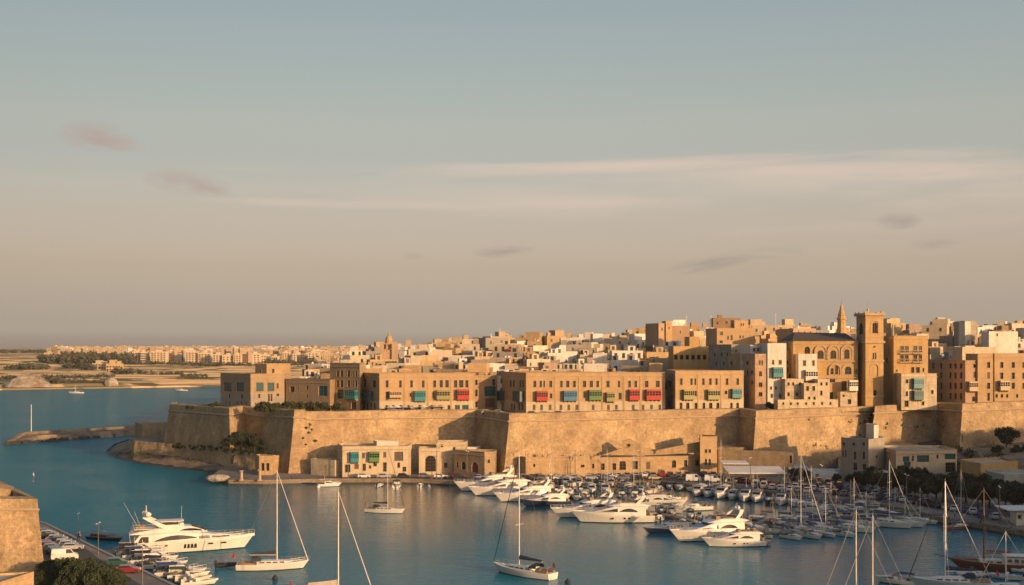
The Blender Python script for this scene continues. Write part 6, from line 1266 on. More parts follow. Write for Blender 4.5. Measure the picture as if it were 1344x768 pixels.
def make_ferry():
    root = proto('harbour_boat'); D = 6; h_ = MB(); dk = MB(); hull(h_, 12, 3.8, 1.1, 1.7, .12, .5, 12, .9, (0, 0, 1), .8, deck=dk); finish(h_, 'hull', ['gelcoat', 'antifoul'], root, (.03, .035, .05), D); finish(dk, 'deck', 'teak', root, None, D)
    S = [(1.5, 1, 2.7, 1.5, 1.35), (7.5, 1.1, 2.75, 1.5, 1.3), (8.4, 1.2, 1.9, 1.3, 1.1), (9.6, 1.3, 1.6, .9, .7)]; m = MB(); cabin(m, S); finish(m, 'cabin', 'gelcoat', root, (.5, .48, .44), D); m = MB()
    for i in range(5): side_glass(m, S, 1.9 + i * 1.1, 2.7 + i * 1.1, lambda t: 1.7, lambda t: 2.35, n=1)
    finish(m, 'cabin_window', 'boat_glass', root, None, D); m = MB(); m.tube((5, 0, 2.7), (5, 0, 4.6), .05); m.box(4.8, 5.2, -.5, .5, 3.6, 3.7); finish(m, 'mast', 'steel', root, None, D); return root
YA = make_motor_yacht(True, 15); YB = make_motor_yacht(False, 15); CR0 = make_cruiser(8, True, 0); CR1 = make_cruiser(7, False, 1); OP = make_open(5.5); OPC = make_open(5.2, True); SB = make_sailboat(); SBm = make_sailboat(11, 15.5, (.42, .38, .33), (.04, .09, .2), False); SU = make_superyacht(); GU = make_gulet(); DG = make_dinghy(); FE = make_ferry()
WL = lambda px, py: G(px, py, 0)
def two(bx, by, sx, sy):
    """centre and heading from the waterline pixels of bow and stern"""
    b, s = WL(bx, by), WL(sx, sy); d = b - s; return (b + s) / 2, math.atan2(d.y, d.x), d.length
# --- the large ones
c, h_, L_ = two(330, 718.5, 152, 727.5); place(SU, c, h_, 'huge white superyacht with radar domes moored at the left quay', 'yacht', None, L_ / 27.2, auto=False)
def sail(bx, by, sx, sy, mast_px_top, label, sail_c, furl_c, Lp=12.0, mastz=17.5, **kw):
    c, h_, L_ = two(bx, by, sx, sy); k = L_ / Lp; mt = Z(mast_px_top, c.y) / mastz; return place(SB, c, h_, label, 'sailboat', kw.get('group'), (k, k, mt if kw.get('stretch', True) else k), {'sail_cover': sail_c, 'furled_sail': furl_c, 'sprayhood': sail_c, 'hull': kw.get('hull', WHITE)}, auto=kw.get('auto', False))
DB = (.02, .035, .06); LT = (.62, .56, .46)
def sail2(px, py, head, L_, top, label, sc_, fc, hullc=WHITE, auto=False, group=None, src=None):
    src = src or SB; base_L, base_m = (12.0, 17.5) if src is SB else (11.0, 15.5); c = WL(px, py); k = L_ / base_L; zt = H - (top - HY) * c.y / F
    o = place(src, c, R(head), label, 'sailboat', group, (k, k, k), {'sail_cover': sc_, 'furled_sail': fc, 'sprayhood': sc_, 'hull': hullc}, auto=auto)
    # masts differ boat by boat: stretch the rig only
    for q in KIDS[o]:
        if q.name.split('.')[0] in ('mast', 'rigging', 'furled_sail', 'spreader'): q.scale.z = (zt / k) / base_m; 
    return o
sail2(358, 747, 8, 12.8, 618, 'white sailing yacht with pale furled foresail and dark sprayhood, left foreground', (.03, .035, .045), LT)
sail2(438, 789, 4, 12.5, 645, 'sailing yacht at bottom edge with bare mast left of centre', (.45, .38, .3), LT)
sail2(686, 755, 142, 13.2, 598, 'white sailing yacht with dark blue sail cover and dark furled jib, centre foreground', DB, (.015, .02, .025))
sail2(506, 673, -18, 10.2, 588, 'small white sailing yacht with dark cover anchored in mid harbour', (.03, .03, .035), (.04, .035, .03))
c = G(297, 744); place(DG, c, R(10), 'black inflatable dinghy behind the left foreground sailing yacht', 'dinghy', None, 1.15, auto=False)
c, h_, L_ = two(118, 706, 162, 711); place(FE, c, h_ + math.pi, 'dark flat workboat moored left of the superyacht', 'boat', None, (.8, .8, .45), {'cabin': (.12, .11, .1)}, skip=(), auto=False)
BLU = (.02, .03, .06)
def yacht(src, bx, by, sx, label, head=200, hullc=WHITE, zs=1.0):
    """bow waterline pixel, stern column, heading of the bow"""
    b = WL(bx, by); t = R(head); ux, uy = math.cos(t), math.sin(t); k_ = (sx - CX) / F   # stern lies back along the heading on column sx
    L_ = (k_ * b.y - b.x) / (-ux + k_ * uy); L_ = abs(L_); c = b - Vector((ux, uy, 0)) * L_ / 2; k = L_ / 13.6
    return place(src, c, t, label, 'motor yacht', 'flybridge motor yachts moored mid harbour', (k, k, k * zs), {'hull': hullc}, auto=False)
yacht(YA, 600, 645, 676, 'white motor yacht farthest left in the moored row', 200)
yacht(YB, 618, 651, 694, 'white motor yacht without arch second from left in moored row', 198)
yacht(YA, 652, 659, 724, 'white motor yacht with arch behind the dark hulled one', 200)
yacht(YA, 684, 665, 744, 'motor yacht with dark navy hull and white upper works', 196, BLU)
yacht(YA, 727, 680, 806, 'white motor yacht half hidden behind the longest moored yacht', 200)
yacht(YA, 754, 685.5, 852, 'longest white motor yacht lying broadside in the centre', 184)
yacht(YB, 846, 700, 905, 'low white motor yacht with dark stripe left of the bigger pair', 196, (.10, .11, .13), .8)
yacht(YA, 884, 712, 975, 'large white motor yacht between two others with radar arch', 204)
yacht(YB, 925, 717.5, 999, 'white motor yacht nearest the viewer in the central group', 187)
yacht(YB, 900, 664, 849, 'white flybridge boat moored behind the longest yacht', 350, WHITE, 1.1)
place(CR1, WL(912, 670), R(200), 'small boat under a wide dark blue awning mid marina', 'boat', None, 1.25, {'canopy': (.012, .05, .14)}, auto=False)
# sailing yachts of the right marina
hd = -42
for px, py, L_, top, lab in ((1047, 702, 12.5, 597, 'sailing yacht with tallest mast in the right marina'), (1080, 699, 11, 640, 'sailing yacht right of the tallest masted one'), (1117, 697, 11.5, 628, 'broad white sailing yacht in the middle of right marina'), (1163, 691, 13, 605, 'white sailing yacht with pale furled jib before the dark trees'), (1184, 690, 11, 652, 'white sailing yacht at the right end of the marina row')):
    sail2(px, py, hd + (px % 5), L_, top, lab, (.05, .09, .16), LT if px > 1150 or px < 1060 else (.3, .27, .24))
for px, py, L_, top, lab in ((1172, 668, 9, 640, 'short masted sailing boat by the quay behind the marina row'), (1062, 664, 10, 612, 'sailing yacht moored at the far pontoon with raked pink stay'), (1027, 660, 9, 613, 'sailing yacht with slim grey mast at the far pontoon'), (1114, 668, 9, 630, 'small sailing yacht before the boat yard trees'), (1259, 694, 8, 618, 'wooden hulled sailing boat alone by the right quay'), (830, 641, 9, 585, 'sailing boat with slim mast left of the big wharf arch'), (944, 648, 9, 578, 'sailing boat with tall mast beside the stone wharf tower')):
    sail2(px, py, hd if px != 1259 else 20, L_, top, lab, (.06, .08, .12), (.3, .25, .2), src=SBm, hullc=(.2, .09, .05) if px == 1259 else WHITE)
sail2(1130, 803, 160, 12, 670, 'sailing yacht below the bottom edge with only its left bare mast showing', (.2, .2, .2), (.3, .27, .24)); sail2(1152, 813, 160, 12, 677, 'sailing yacht below the bottom edge with only its right bare mast showing', (.2, .2, .2), (.3, .27, .24))
sail2(1247, 771, 170, 13.5, 632, 'sailing yacht with dark blue boom cover at the bottom right', (.012, .03, .065), (.015, .02, .025), (.35, .42, .42))
sail2(1325, 776, 165, 10, 698, 'sailing boat in the bottom right corner with short white mast', (.3, .3, .3), LT, src=SBm)
c = WL(1303, 748); place(GU, c, R(168), 'brown wooden gulet with white awning at bottom right', 'wooden boat', None, .95, auto=False)
for px, py, s, l in ((1175, 766, 1.0, 'small white motorboat at the bottom edge left of blue boom cover'), (1275, 757, 1.1, 'white open boat alongside the brown wooden gulet'), (1320, 760, 1.0, 'pale workboat beyond the bottom right mast'), (1340, 751, .9, 'small boat at the right edge beside the gulet')): place(CR1 if px < 1200 else OP, WL(px, py), R(rnd(150, 200)), l, 'boat', None, s, auto=False)
# --- rows of small craft
random.seed(33)
HC = [('white', (.70, .66, .58)), ('white', (.62, .58, .51)), ('cream', (.6, .5, .36)), ('white', (.66, .62, .55)), ('blue', (.04, .10, .22)), ('grey', (.26, .26, .26)), ('white', (.68, .65, .6)), ('navy', (.02, .03, .06)), ('turquoise', (.08, .26, .28)), ('red', (.28, .04, .03))]
HWT = [8, 8, 2, 7, .9, 1, 7, .8, .5, .35]
CC = [('blue', (.02, .06, .16)), ('tan', (.35, .27, .17)), ('white', (.55, .52, .47)), ('green', (.03, .09, .06)), ('grey', (.16, .16, .16)), ('black', (.02, .02, .02))]
placed = []
def small(p, head, where, smin=.8, smax=1.15, kinds=(3, 3, 3, 2)):
    for q, r in placed:
        if (q - p).length < r: return
    k = random.choices([0, 1, 2, 3], kinds)[0]; src = (CR0, CR1, OP, OPC)[k]; hn, hc = random.choices(HC, HWT)[0]; cn, cc_ = random.choice(CC); s = rnd(smin, smax)
    nm = ('%s cabin cruiser with %s canopy' % (hn, cn), '%s low cruiser with %s canopy' % (hn, cn), '%s open boat with console' % hn, '%s boat under a %s cover' % (hn, cn))[k]
    place(src, p, R(head + rnd(-4, 4)), nm + ' ' + where, 'boat', 'small boats moored in the marina', s, {'hull': hc, 'canopy': cc_, 'boat_cover': cc_, 'cabin': tuple(x * .97 for x in hc) if hn in ('white', 'cream') else (.6, .57, .5)}); placed.append((p, 2.3))
def line(a, b, gap, head, where, **kw):
    a, b = WL(*a), WL(*b); n_ = int((b - a).length / gap)
    for i in range(n_ + 1):
        if random.random() < .06: continue
        small(a.lerp(b, i / max(1, n_)) + Vector((rnd(-.3, .3), rnd(-.5, .5), 0)), head, where, **kw)
line((700, 638.3), (862, 638.3), 3.0, 268, 'along the far wharf')
line((694, 642.6), (866, 642.6), 3.0, 88, 'in the crowded inner row')
line((700, 646.6), (856, 647), 3.1, 268, 'in the crowded inner row'); line((716, 650.8), (850, 651.5), 3.1, 90, 'in the crowded middle row')
line((740, 656), (846, 657), 3.2, 270, 'behind the moored yachts'); line((790, 664), (846, 665), 3.2, 90, 'behind the moored yachts')
line((868, 673), (960, 690), 3.3, 262, 'at the central pontoon', smin=.8); line((868, 682), (985, 703), 3.4, 85, 'behind the central yachts', smax=1.0)
line((866, 640), (905, 644.5), 3.4, 262, 'by the far wharf slip'); line((915, 650), (1060, 665), 3.4, 250, 'at the far right pontoon', smin=.95, smax=1.35, kinds=(5, 4, 1, 1))
line((1060, 668), (1150, 676), 3.6, 250, 'at the far right pontoon', smin=.95, smax=1.3, kinds=(5, 4, 1, 1))
line((1070, 673), (1160, 680), 3.8, 330, 'in the middle right marina', kinds=(5, 4, 1, 1)); line((1005, 691), (1190, 690), 3.5, 325, 'in the middle right marina'); line((1005, 706), (1040, 702), 3.2, 300, 'in the near right marina'); line((985, 697), (1200, 685), 3.8, 325, 'in the near right marina', smin=.85); line((992, 687), (1150, 681), 3.6, 145, 'in the middle right marina'); line((1196, 689), (1238, 686), 3.2, 300, 'at the marina end by the right quay')
line((1003, 712), (1022, 713), 4, 300, 'beside the nearest white yacht', kinds=(1, 1, 4, 1))
for px, py, hd_, w_ in ((433, 638.5, 5, 'below the low wharf shed'), (499, 638.3, 75, 'before the cream wharf house'), (521, 639, 95, 'before the cream wharf house'), (552, 638.5, 85, 'near the tall wharf arch'), (848, 645, 200, 'in the open water by the inner row'), (926, 647, 180, 'off the far pontoon')): small(WL(px, py), hd_, w_)
line((186, 730), (238, 757), 3.0, 10, 'moored stern to the near left quay', smin=.9, smax=1.2, kinds=(3, 3, 3, 0)); line((232, 752), (262, 768), 2.9, 12, 'moored stern to the near left quay', kinds=(2, 3, 3, 0))
o = place(SBm, WL(100, 516.5), R(185), 'tiny lone sailboat off the far shore', 'sailboat', None, 1.15, auto=False); small(WL(238, 513.5), 180, 'far out on the open water', 1.6, 1.8)
random.seed(8)
for px, py, L_, top in ((1012, 684, 9, 648), (1036, 688, 10, 640), (1064, 690, 9, 655), (1095, 686, 9, 650), (1134, 690, 9, 646), (1205, 686, 9, 640), (986, 652, 9, 612), (1088, 668, 9, 632), (722, 640, 8, 600), (795, 638, 8, 590), (880, 672, 8, 640)):
    sail2(px, py, hd + rnd(-12, 12), L_, top, 'small sailing yacht with bare mast among the packed marina boats', random.choice([(.05, .08, .15), (.3, .26, .2), (.04, .1, .08)]), (.32, .28, .22), src=SBm, auto=True, group='small sailing yachts in the marina')
line((1010, 700), (1050, 697), 3.0, 300, 'in the near right marina'); line((1040, 708), (1110, 704), 3.4, 300, 'in the near right marina'); line((930, 695), (985, 706), 3.0, 262, 'behind the central yachts'); line((858, 655), (900, 657), 3.2, 200, 'off the inner pontoon end'); line((770, 660.5), (846, 661), 3.1, 90, 'behind the moored yachts')
# --- pontoons
def pontoon(a, b, w_, label):
    a, b = WL(*a), WL(*b); d = (b - a); L_ = d.length; root = thing('pontoon', label, 'pontoon', (a + b) / 2, math.atan2(d.y, d.x)); m = MB(); m.box(-L_ / 2, L_ / 2, -w_ / 2, w_ / 2, .35, .6); m.build('walkway', 'wood_deck', root); m = MB(); k = int(L_ / 6)
    for i in range(k): x = lerp(-L_ / 2 + 1, L_ / 2 - 1, i / max(1, k - 1)); m.box(x - 1, x + 1, -w_ / 2 + .1, w_ / 2 - .1, -.3, .345)
    m.build('float', 'concrete', root)
    for i in range(k // 2 + 1): x = lerp(-L_ / 2 + 1, L_ / 2 - 1, i / max(1, k // 2)); q = MB(); q.tube((x, w_ / 2 + .2, -1), (x, w_ / 2 + .2, 2.2), .17, .17, 7); q.build('pile', 'bark', root)
pontoon((690, 644.5), (868, 644.7), 2, 'wooden pontoon through the crowded inner boat rows'); pontoon((675, 637), (858, 676), 2.2, 'diagonal pontoon behind the sterns of the moored motor yachts')
pontoon((866, 677), (1002, 707), 2.2, 'diagonal pontoon behind the central group of white yachts'); pontoon((985, 692), (1240, 683.5), 2.2, 'long pontoon of the right marina meeting the quay'); pontoon((915, 644.5), (1150, 672), 2.2, 'far pontoon running along the right hand quay')
# mooring buoys
for px, py in ((97, 0),): pass
for px, py, l in ((418, 640, 'pale round mooring buoy off the wharf shed'), (563, 640, 'small pale buoy off the wharf gatehouse'), (361, 761, 'dark mooring buoy below the left sailing yacht'), (745, 766, 'dark mooring post buoy at bottom centre')):
    m = MB(); m.sphere((0, 0, .25), .5); m.tube((0, 0, .6), (0, 0, 1.0), .08); o = m.build('mooring_buoy', 'white_deck' if px > 400 and px < 700 else 'black_rubber', None); o.location = WL(px, py); tag(o, l, 'buoy')

# ---------------------------------------------------------------- vehicles
def make_car(kind=0):
    root = proto('parked_car' if kind < 2 else 'parked_van'); m = MB(); W = .86
    if kind == 0: low = [(-2.05, .35), (-2.1, .75), (-1.95, .95), (.85, .95), (1.9, .78), (2.08, .6), (2.05, .3)]; top = [(-1.75, .95), (-1.35, 1.40), (.15, 1.43), (.95, .95)]
    elif kind == 1: low = [(-1.75, .35), (-1.85, .8), (-1.75, 1.0), (.95, 1.0), (1.65, .85), (1.8, .6), (1.78, .3)]; top = [(-1.7, 1.0), (-1.5, 1.5), (.1, 1.55), (.95, 1.0)]
    else: low = [(-2.3, .35), (-2.35, 1.2), (-2.3, 1.25), (1.6, 1.25), (2.2, 1.0), (2.35, .7), (2.3, .3)]; top = [(-2.3, 1.25), (-2.2, 2.1), (.9, 2.15), (1.65, 1.25)]
    def body(pts, w0, w1, zr):
        n_ = len(pts); m.loft([[(x, s * lerp(w0, w1, max(0, min(1, (z - zr[0]) / (zr[1] - zr[0])))), z) for x, z in pts] for s in (-1, 1)], 0)
    body(low, W, W, (0, 1))
    body(top, W, W - .16, (top[0][1], top[1][1])); m.build('body', 'car_paint', root, (.3, .3, .3))
    g = MB(); zb, zt = top[0][1], top[1][1]
    for s in (-1, 1):
        def q(x, z): return (x, s * (lerp(W, W - .16, (z - zb) / (zt - zb)) + .012), z)
        x0, x1, x2, x3 = top[0][0], top[1][0], top[2][0], top[3][0]
        za, zc = zb + .06, zt - .08; fa, fc = .06 / (zt - zb), 1 - .08 / (zt - zb)
        A_, B_ = lerp(x0, x1, fa) + .12, lerp(x0, x1, fc) + .1; C_, D_ = lerp(x3, x2, fc) - .06, lerp(x3, x2, fa) - .14
        if kind == 2: A_ = B_ = .2
        g.add([q(A_, za), q(B_, zc), q(C_, zc), q(D_, za)], [(0, 1, 2, 3)])
    for (xa, xb) in ((top[3][0], top[2][0]), (top[0][0], top[1][0])):
        d = .015 if xa > 0 else -.015
        g.add([(lerp(xa, xb, .1) + d, -W + .14, lerp(zb, zt, .1) + .01), (lerp(xa, xb, .1) + d, W - .14, lerp(zb, zt, .1) + .01), (lerp(xa, xb, .88) + d, W - .24, lerp(zb, zt, .88) + .01), (lerp(xa, xb, .88) + d, -W + .24, lerp(zb, zt, .88) + .01)], [(0, 1, 2, 3)])
    g.build('windows', 'boat_glass', root)
    for x in (-1.3, 1.3):
        for s in (-1, 1): q = MB(); q.tube((x * (1.1 if kind == 2 else 1 if kind == 0 else .88), s * (W - .2), .32), (x * (1.1 if kind == 2 else 1 if kind == 0 else .88), s * (W + .01), .32), .32, .32, 12); q.build('wheel', 'black_rubber', root)
    for s in (-1, 1): q = MB(); xf = low[-2][0]; q.box(xf - .18, xf + .01, s * .6 - .16, s * .6 + .16, .6, .74); q.build('headlight', 'lamp_glass', root); q = MB(); xr = low[1][0]; q.box(xr - .012, xr + .1, s * .65 - .12, s * .65 + .12, .7, .85); q.build('tail_light', 'tail_red', root)
    return root
CAR = [make_car(0), make_car(1), make_car(2)]
CCOL = [('white', (.6, .58, .54)), ('silver', (.35, .35, .34)), ('grey', (.14, .14, .145)), ('black', (.02, .02, .022)), ('blue', (.03, .07, .18)), ('red', (.22, .02, .018)), ('beige', (.4, .32, .22)), ('green', (.03, .10, .06)), ('dark blue', (.015, .025, .06))]
CW = [6, 4, 4, 5, 1.5, .7, 1, .4, 2]
random.seed(55); cpl = []
def car(p, head, where, colr=None, kind=None):
    for q in cpl:
        if (q - p).length < 1.9: return
    cn, cc_ = colr or random.choices(CCOL, CW)[0]; k = kind if kind is not None else random.choices([0, 1, 2], [5, 4, 1.2])[0]
    place(CAR[k], p, R(head + rnd(-3, 3)), '%s %s parked %s' % (cn, ('saloon car', 'small hatchback', 'van')[k], where), 'van' if k == 2 else 'car', 'vehicles parked around the harbour', 1.0, {'body': cc_}); cpl.append(p)
def cars(a, b, gap, head, where, z=QZ, miss=.12):
    a, b = G(*a, z), G(*b, z); n_ = int((b - a).length / gap)
    for i in range(n_ + 1):
        if random.random() < miss: continue
        car(a.lerp(b, i / max(1, n_)), head, where, )
cars((452, 627.6), (530, 627.6), 4.9, 2, 'before the cream wharf house'); cars((536, 627.4), (600, 627.6), 4.6, 2, 'before the wharf arch'); cars((603, 629.6), (655, 629.6), 4.6, 3, 'by the red arched door')
cars((665, 628.4), (800, 627.6), 4.5, 2, 'under the long terrace wall', miss=.05); cars((672, 629.8), (860, 629.8), 4.6, 2, 'along the wharf edge'); cars((800, 626.4), (935, 625), 2.5, 92, 'before the wharf arches', miss=.05); cars((862, 630.2), (960, 634), 4.7, 355, 'along the wharf edge')
cars((945, 630), (1000, 634), 2.7, 85, 'beside the yard canopies'); cars((955, 632), (1080, 645), 2.7, 70, 'on the harbour car park'); cars((960, 637), (1060, 647), 2.7, 70, 'on the harbour car park'); cars((1040, 630), (1100, 636), 2.7, 70, 'below the boat yard tents')
cars((1075, 640), (1160, 647), 2.7, 68, 'on the harbour car park'); cars((1085, 648), (1170, 658), 2.7, 68, 'on the harbour car park', miss=.05); cars((1165, 655), (1290, 677), 2.8, 64, 'under the dark quay trees', miss=.05); cars((1150, 650), (1230, 663), 2.8, 64, 'under the dark quay trees'); cars((1290, 679), (1345, 687), 2.8, 62, 'near the white kiosk')
cars((1065, 612), (1104, 616), 2.7, 80, 'below the weathered bastion'); cars((60, 703), (95, 722), 2.7, 20, 'at the foot of the near bastion', 1.5, 0); cars((62, 718), (85, 735), 2.7, 20, 'at the foot of the near bastion', 1.5, 0)
car(G(88, 722, 1.5), 10, 'on the near quay road', ('white', (.45, .45, .45)), 2); car(G(168, 752, 1.5), 10, 'on the near quay', ('red', (.2, .015, .015)), 0); car(G(155, 743, 1.5), 10, 'on the near quay', ('green', (.02, .08, .04)), 1)
for px in (506, 519, 533, 549, 564, 577, 590, 640, 655, 700, 716, 735, 762, 788, 812, 836, 858, 905, 930): car(P(px, interp(px, TB) + 9 if px < 625 or px > 668 else 386, 18.6 if px < 970 else 19), 4, 'on the terrace before the front houses')
# cafe parasols on the terrace
def parasol(px, i):
    root = thing('cafe_parasol', ('cream', 'white', 'sandy')[i % 3] + ' cafe parasol on the terrace before the long house', 'parasol', P(px, interp(px, [(386, 374), (625, 392)]) + 5.5, 18.5), 0, 'cafe parasols on the terrace', True); m = MB(); m.tube((0, 0, 0), (0, 0, 2.6), .04); m.tube((0, 0, 0), (0, 0, .1), .3, .3, 8); m.build('pole', 'steel', root)
    m = MB(); m.tube((0, 0, 2.1), (0, 0, 2.8), 1.6, .05, 8); m.build('canopy', 'canvas', root, ((.55, .48, .36), (.65, .62, .56), (.5, .38, .24))[i % 3])
for i, px in enumerate((512, 521, 530, 543, 556, 571, 581)): parasol(px, i)
# ---------------------------------------------------------------- lamps, poles, canopies, tents
def make_lamp():
    root = proto('street_lamp'); m = MB(); m.tube((0, 0, 0), (0, 0, 8), .11, .07, 7); m.tube((0, 0, 0), (0, 0, .8), .18, .14, 7); m.build('pole', 'grey_gear', root); m = MB()
    for s in (-1, 1): m.tube((0, 0, 7.8), (0, s * 1.3, 8.1), .05)
    m.build('arm', 'grey_gear', root); m = MB()
    for s in (-1, 1): m.box(-.16, .16, s * 1.35 - .35, s * 1.35 + .35, 8.05, 8.2)
    m.build('lamp_head', 'white_deck', root); return root
LA = make_lamp()
for px, py, z, l in ((457, 628, QZ, 'street lamp before the cream wharf house'), (573, 628, QZ, 'street lamp beside the tall wharf arch'), (613, 629, QZ, 'street lamp left of the red arched door'), (690, 627, QZ, 'street lamp at the left end of the terrace wall'), (755, 627, QZ, 'street lamp before the middle of the long terrace wall'), (840, 628, QZ, 'street lamp left of the gabled wharf building middle arch'), (985, 640, QZ, 'street lamp before the yard canopies'), (1078, 652, QZ, 'street lamp on the car park edge'), (1190, 668, QZ, 'street lamp at the left part of the right quay'), (1312, 688, QZ, 'street lamp left of the white kiosk'), (129, 728, 1.5, 'street lamp on the near quay by the superyacht stern'), (103, 694, 1.5, 'short lamp far out along the near quay'), (187, 775, 1.5, 'tall lamp pole on the near quay before the small boats')):
    place(LA, G(px, py, z), R(rnd(-20, 20)), l, 'street lamp', 'lamps along the quays', 1.0 if z != 1.5 else .72 if px == 129 else .4 if px == 103 else .9, auto=False)
for px, top, Y, l in ((901, 413, 590, 'thin pale mast left of the stepped ochre house on the skyline'), (933, 413, 600, 'thin pale mast beside the square lookout tower'), (1018, 411, 600, 'thin pale mast left of the church roof'), (656, 430, 600, 'thin aerial pole on the middle skyline'), (1172, 426, 420, 'small stone chimney stack on the palace roof corner'), (1231, 420, 600, 'thin aerial pole on the right skyline')):
    m = MB(); zt = Z(top, Y); m.tube((0, 0, 30 - zt), (0, 0, 0), .22 if Y > 500 else .5, .12 if Y > 500 else .3, 6); m.box(-.5, .5, -.05, .05, -1.2, -1.1); o = m.build('roof_mast', 'mast_metal' if Y > 500 else 'trim_stone'); o.location = P(px, Y, zt); tag(o, l, 'mast')
def canopy(x0, x1, ytop, py, depth, label, h_=3.2, mt='white_deck', sl=.4):
    a, b = G(x0, py, QZ), G(x1, py + .5, QZ); root = thing('yard_canopy', label, 'canopy', (a + b) / 2); m = MB(); zt = Z(ytop, a.y)
    m.prism([(a.x, a.y), (b.x, b.y), (b.x, b.y + depth), (a.x, a.y + depth)], zt - .25, [zt, zt, zt + sl, zt + sl], bottom=True); m.build('roof', mt, root, world=True); n_ = max(3, int((b.x - a.x) / 4))
    for i in range(n_):
        for dy in (.3, depth - .3): q = a.lerp(b, i / (n_ - 1)); q.x += .3 * (1 if i == 0 else -1 if i == n_ - 1 else 0); mm = MB(); mm.tube((q.x, q.y + dy, QZ), (q.x, q.y + dy, zt - .2), .09); mm.build('post', 'steel', root, world=True)
canopy(948.5, 983, 608, 628, 5, 'small flat white canopy beside the stone wharf tower'); canopy(956, 1032, 620.5, 636, 9, 'long pale awning roof over the harbour car park', sl=1.0)
def tent(x0, x1, ytop, py, depth, label, colr=(.42, .45, .46), n_=1):
    a, b = G(x0, py, QZ), G(x1, py, QZ); root = thing('storage_tent', label, 'tent', (a + b) / 2); zt = Z(ytop, a.y + depth / 2) - QZ; m = MB(); rings = []
    W = (b.x - a.x); ks = 12
    for i in range(ks + 1): t = i / ks; x = a.x + W * t; rings.append([(x, a.y + depth * (.5 - .5 * math.cos(math.pi * j / 8)), QZ + zt * (.45 if j in (0, 8) else .45 + .55 * math.sin(math.pi * j / 8)) * (1 + .03 * math.sin(i * 2.1))) for j in range(9)])
    rings = [[(r[0][0], r[0][1], QZ)] + r + [(r[-1][0], r[-1][1], QZ)] for r in rings]; m.loft(rings); m.build('cover', 'canvas', root, colr, world=True); m = MB(); x = a.x + W * .25; m.box(x - .5, x + .5, a.y - .04, a.y + .05, QZ, QZ + 1.8); m.build('door_flap', 'grey_gear', root, world=True)
tent(1036, 1062, 611, 626, 6, 'pale blue curved boat tent left of the boat yard'); tent(1062, 1104, 615, 630, 6, 'longer grey white boat tent before the weathered bastion', (.45, .45, .44)); tent(1149, 1196, 617.5, 641, 8, 'large pale blue boat tent behind the dark trees', (.36, .42, .45))
tent(1121, 1144, 619, 632, 3, 'small turquoise covered boat store under the pale house', (.25, .38, .4))
building('kiosk', 'small white quayside kiosk with overhanging flat roof at right', [(1326, 268), (1334, 263), (1362, 264)], 671, QZ, 'white', 4, wins=[(1336, 1340.5, 676, 681), (1348, 1353, 676, 681)], cornice=False, cat='kiosk', parap=.05)
m = MB(); a, b = P(1323, 262), P(1364, 263); z = Z(670.5, 262); m.box(a.x, b.x, a.y, b.y + 6.5, z, z + .22); o = m.build('kiosk_roof', 'white_deck'); kr = [x for x, _ in THINGS if x.get('category') == 'kiosk'][0]; o.parent = kr; o.matrix_parent_inverse = Matrix.Translation(-kr.location)
# rubble and crates behind the trees, quay clutter
for px, py, l in ((288, 629, 'pale capstan post at the left dock end'),): pass
for px, h_, l in ((317, 6, 'left stone column standing on the jetty'), (341, 6.5, 'right stone column standing on the jetty')):
    p = G(px, 631, QZ); m = MB(); m.tube((0, 0, 0), (0, 0, h_ * .45), .42, .36, 10); m.box(-.55, .55, -.55, .55, 0, .35); m.box(-.5, .5, -.5, .5, h_ * .45, h_ * .45 + .25); o = m.build('stone_column', 'trim_stone'); o.location = p; tag(o, l, 'column')
building('jetty_shelter', 'small open stone shelter at the shaded wall foot on the jetty', [(335, 371), (340, 366), (356, 366)], 598.5, QZ, 'gold', 3.5, wins=[(343, 347, 608, 618, 'open'), (349.5, 353.5, 608, 618, 'open')], cornice=False, cat='shelter', material='old_stone')
p0 = G(286, 629, QZ); m = MB(); m.v = []; m.sphere((0, 0, .3), 2.2, sz=.5); m.v = [(v[0] * 1.7, v[1], v[2] + .3 * noise.noise(Vector(v))) for v in m.v]; o = m.build('rock', 'white_rock'); o.location = p0; tag(o, 'pale flat rock at the left tip of the jetty', 'rock')
m = MB(); m.sphere((0, 0, 0), 4, nu=12, nv=8, sz=.8); m.v = [(v[0] * 1.3 + .5 * noise.noise(Vector(v) * .6), v[1], v[2] + .9 * noise.noise(Vector(v) * .5)) for v in m.v]; o = m.build('rock', 'rock'); o.location = P(956, 383, 6); tag(o, 'sunlit rock lump beside the stone wharf tower', 'rock')
m = MB(); m.prism([(-5, -.5), (5, -.5), (5, 6), (-5, 6)], 0, 7.5); o = m.build('rock_ledge', 'rock'); o.location = P(960, 377, QZ); tag(o, 'rough rock ledge behind the yard wall', 'rock')
# moored skiffs pulled up, quay bollards
for i in range(26):
    t = i / 25; px = lerp(300, 1330, t); e = G(px, interp(px, EDGE), QZ); m = MB(); m.tube((0, 0, 0), (0, 0, .45), .16, .13, 7); m.tube((0, 0, .4), (0, 0, .52), .24, .24, 7); o = m.build('bollard', 'black_rubber'); o.location = e + Vector((0, 1.0, .0)); tag(o, 'black iron mooring bollard on the quay edge', 'bollard', 'bollards along the quay', True)
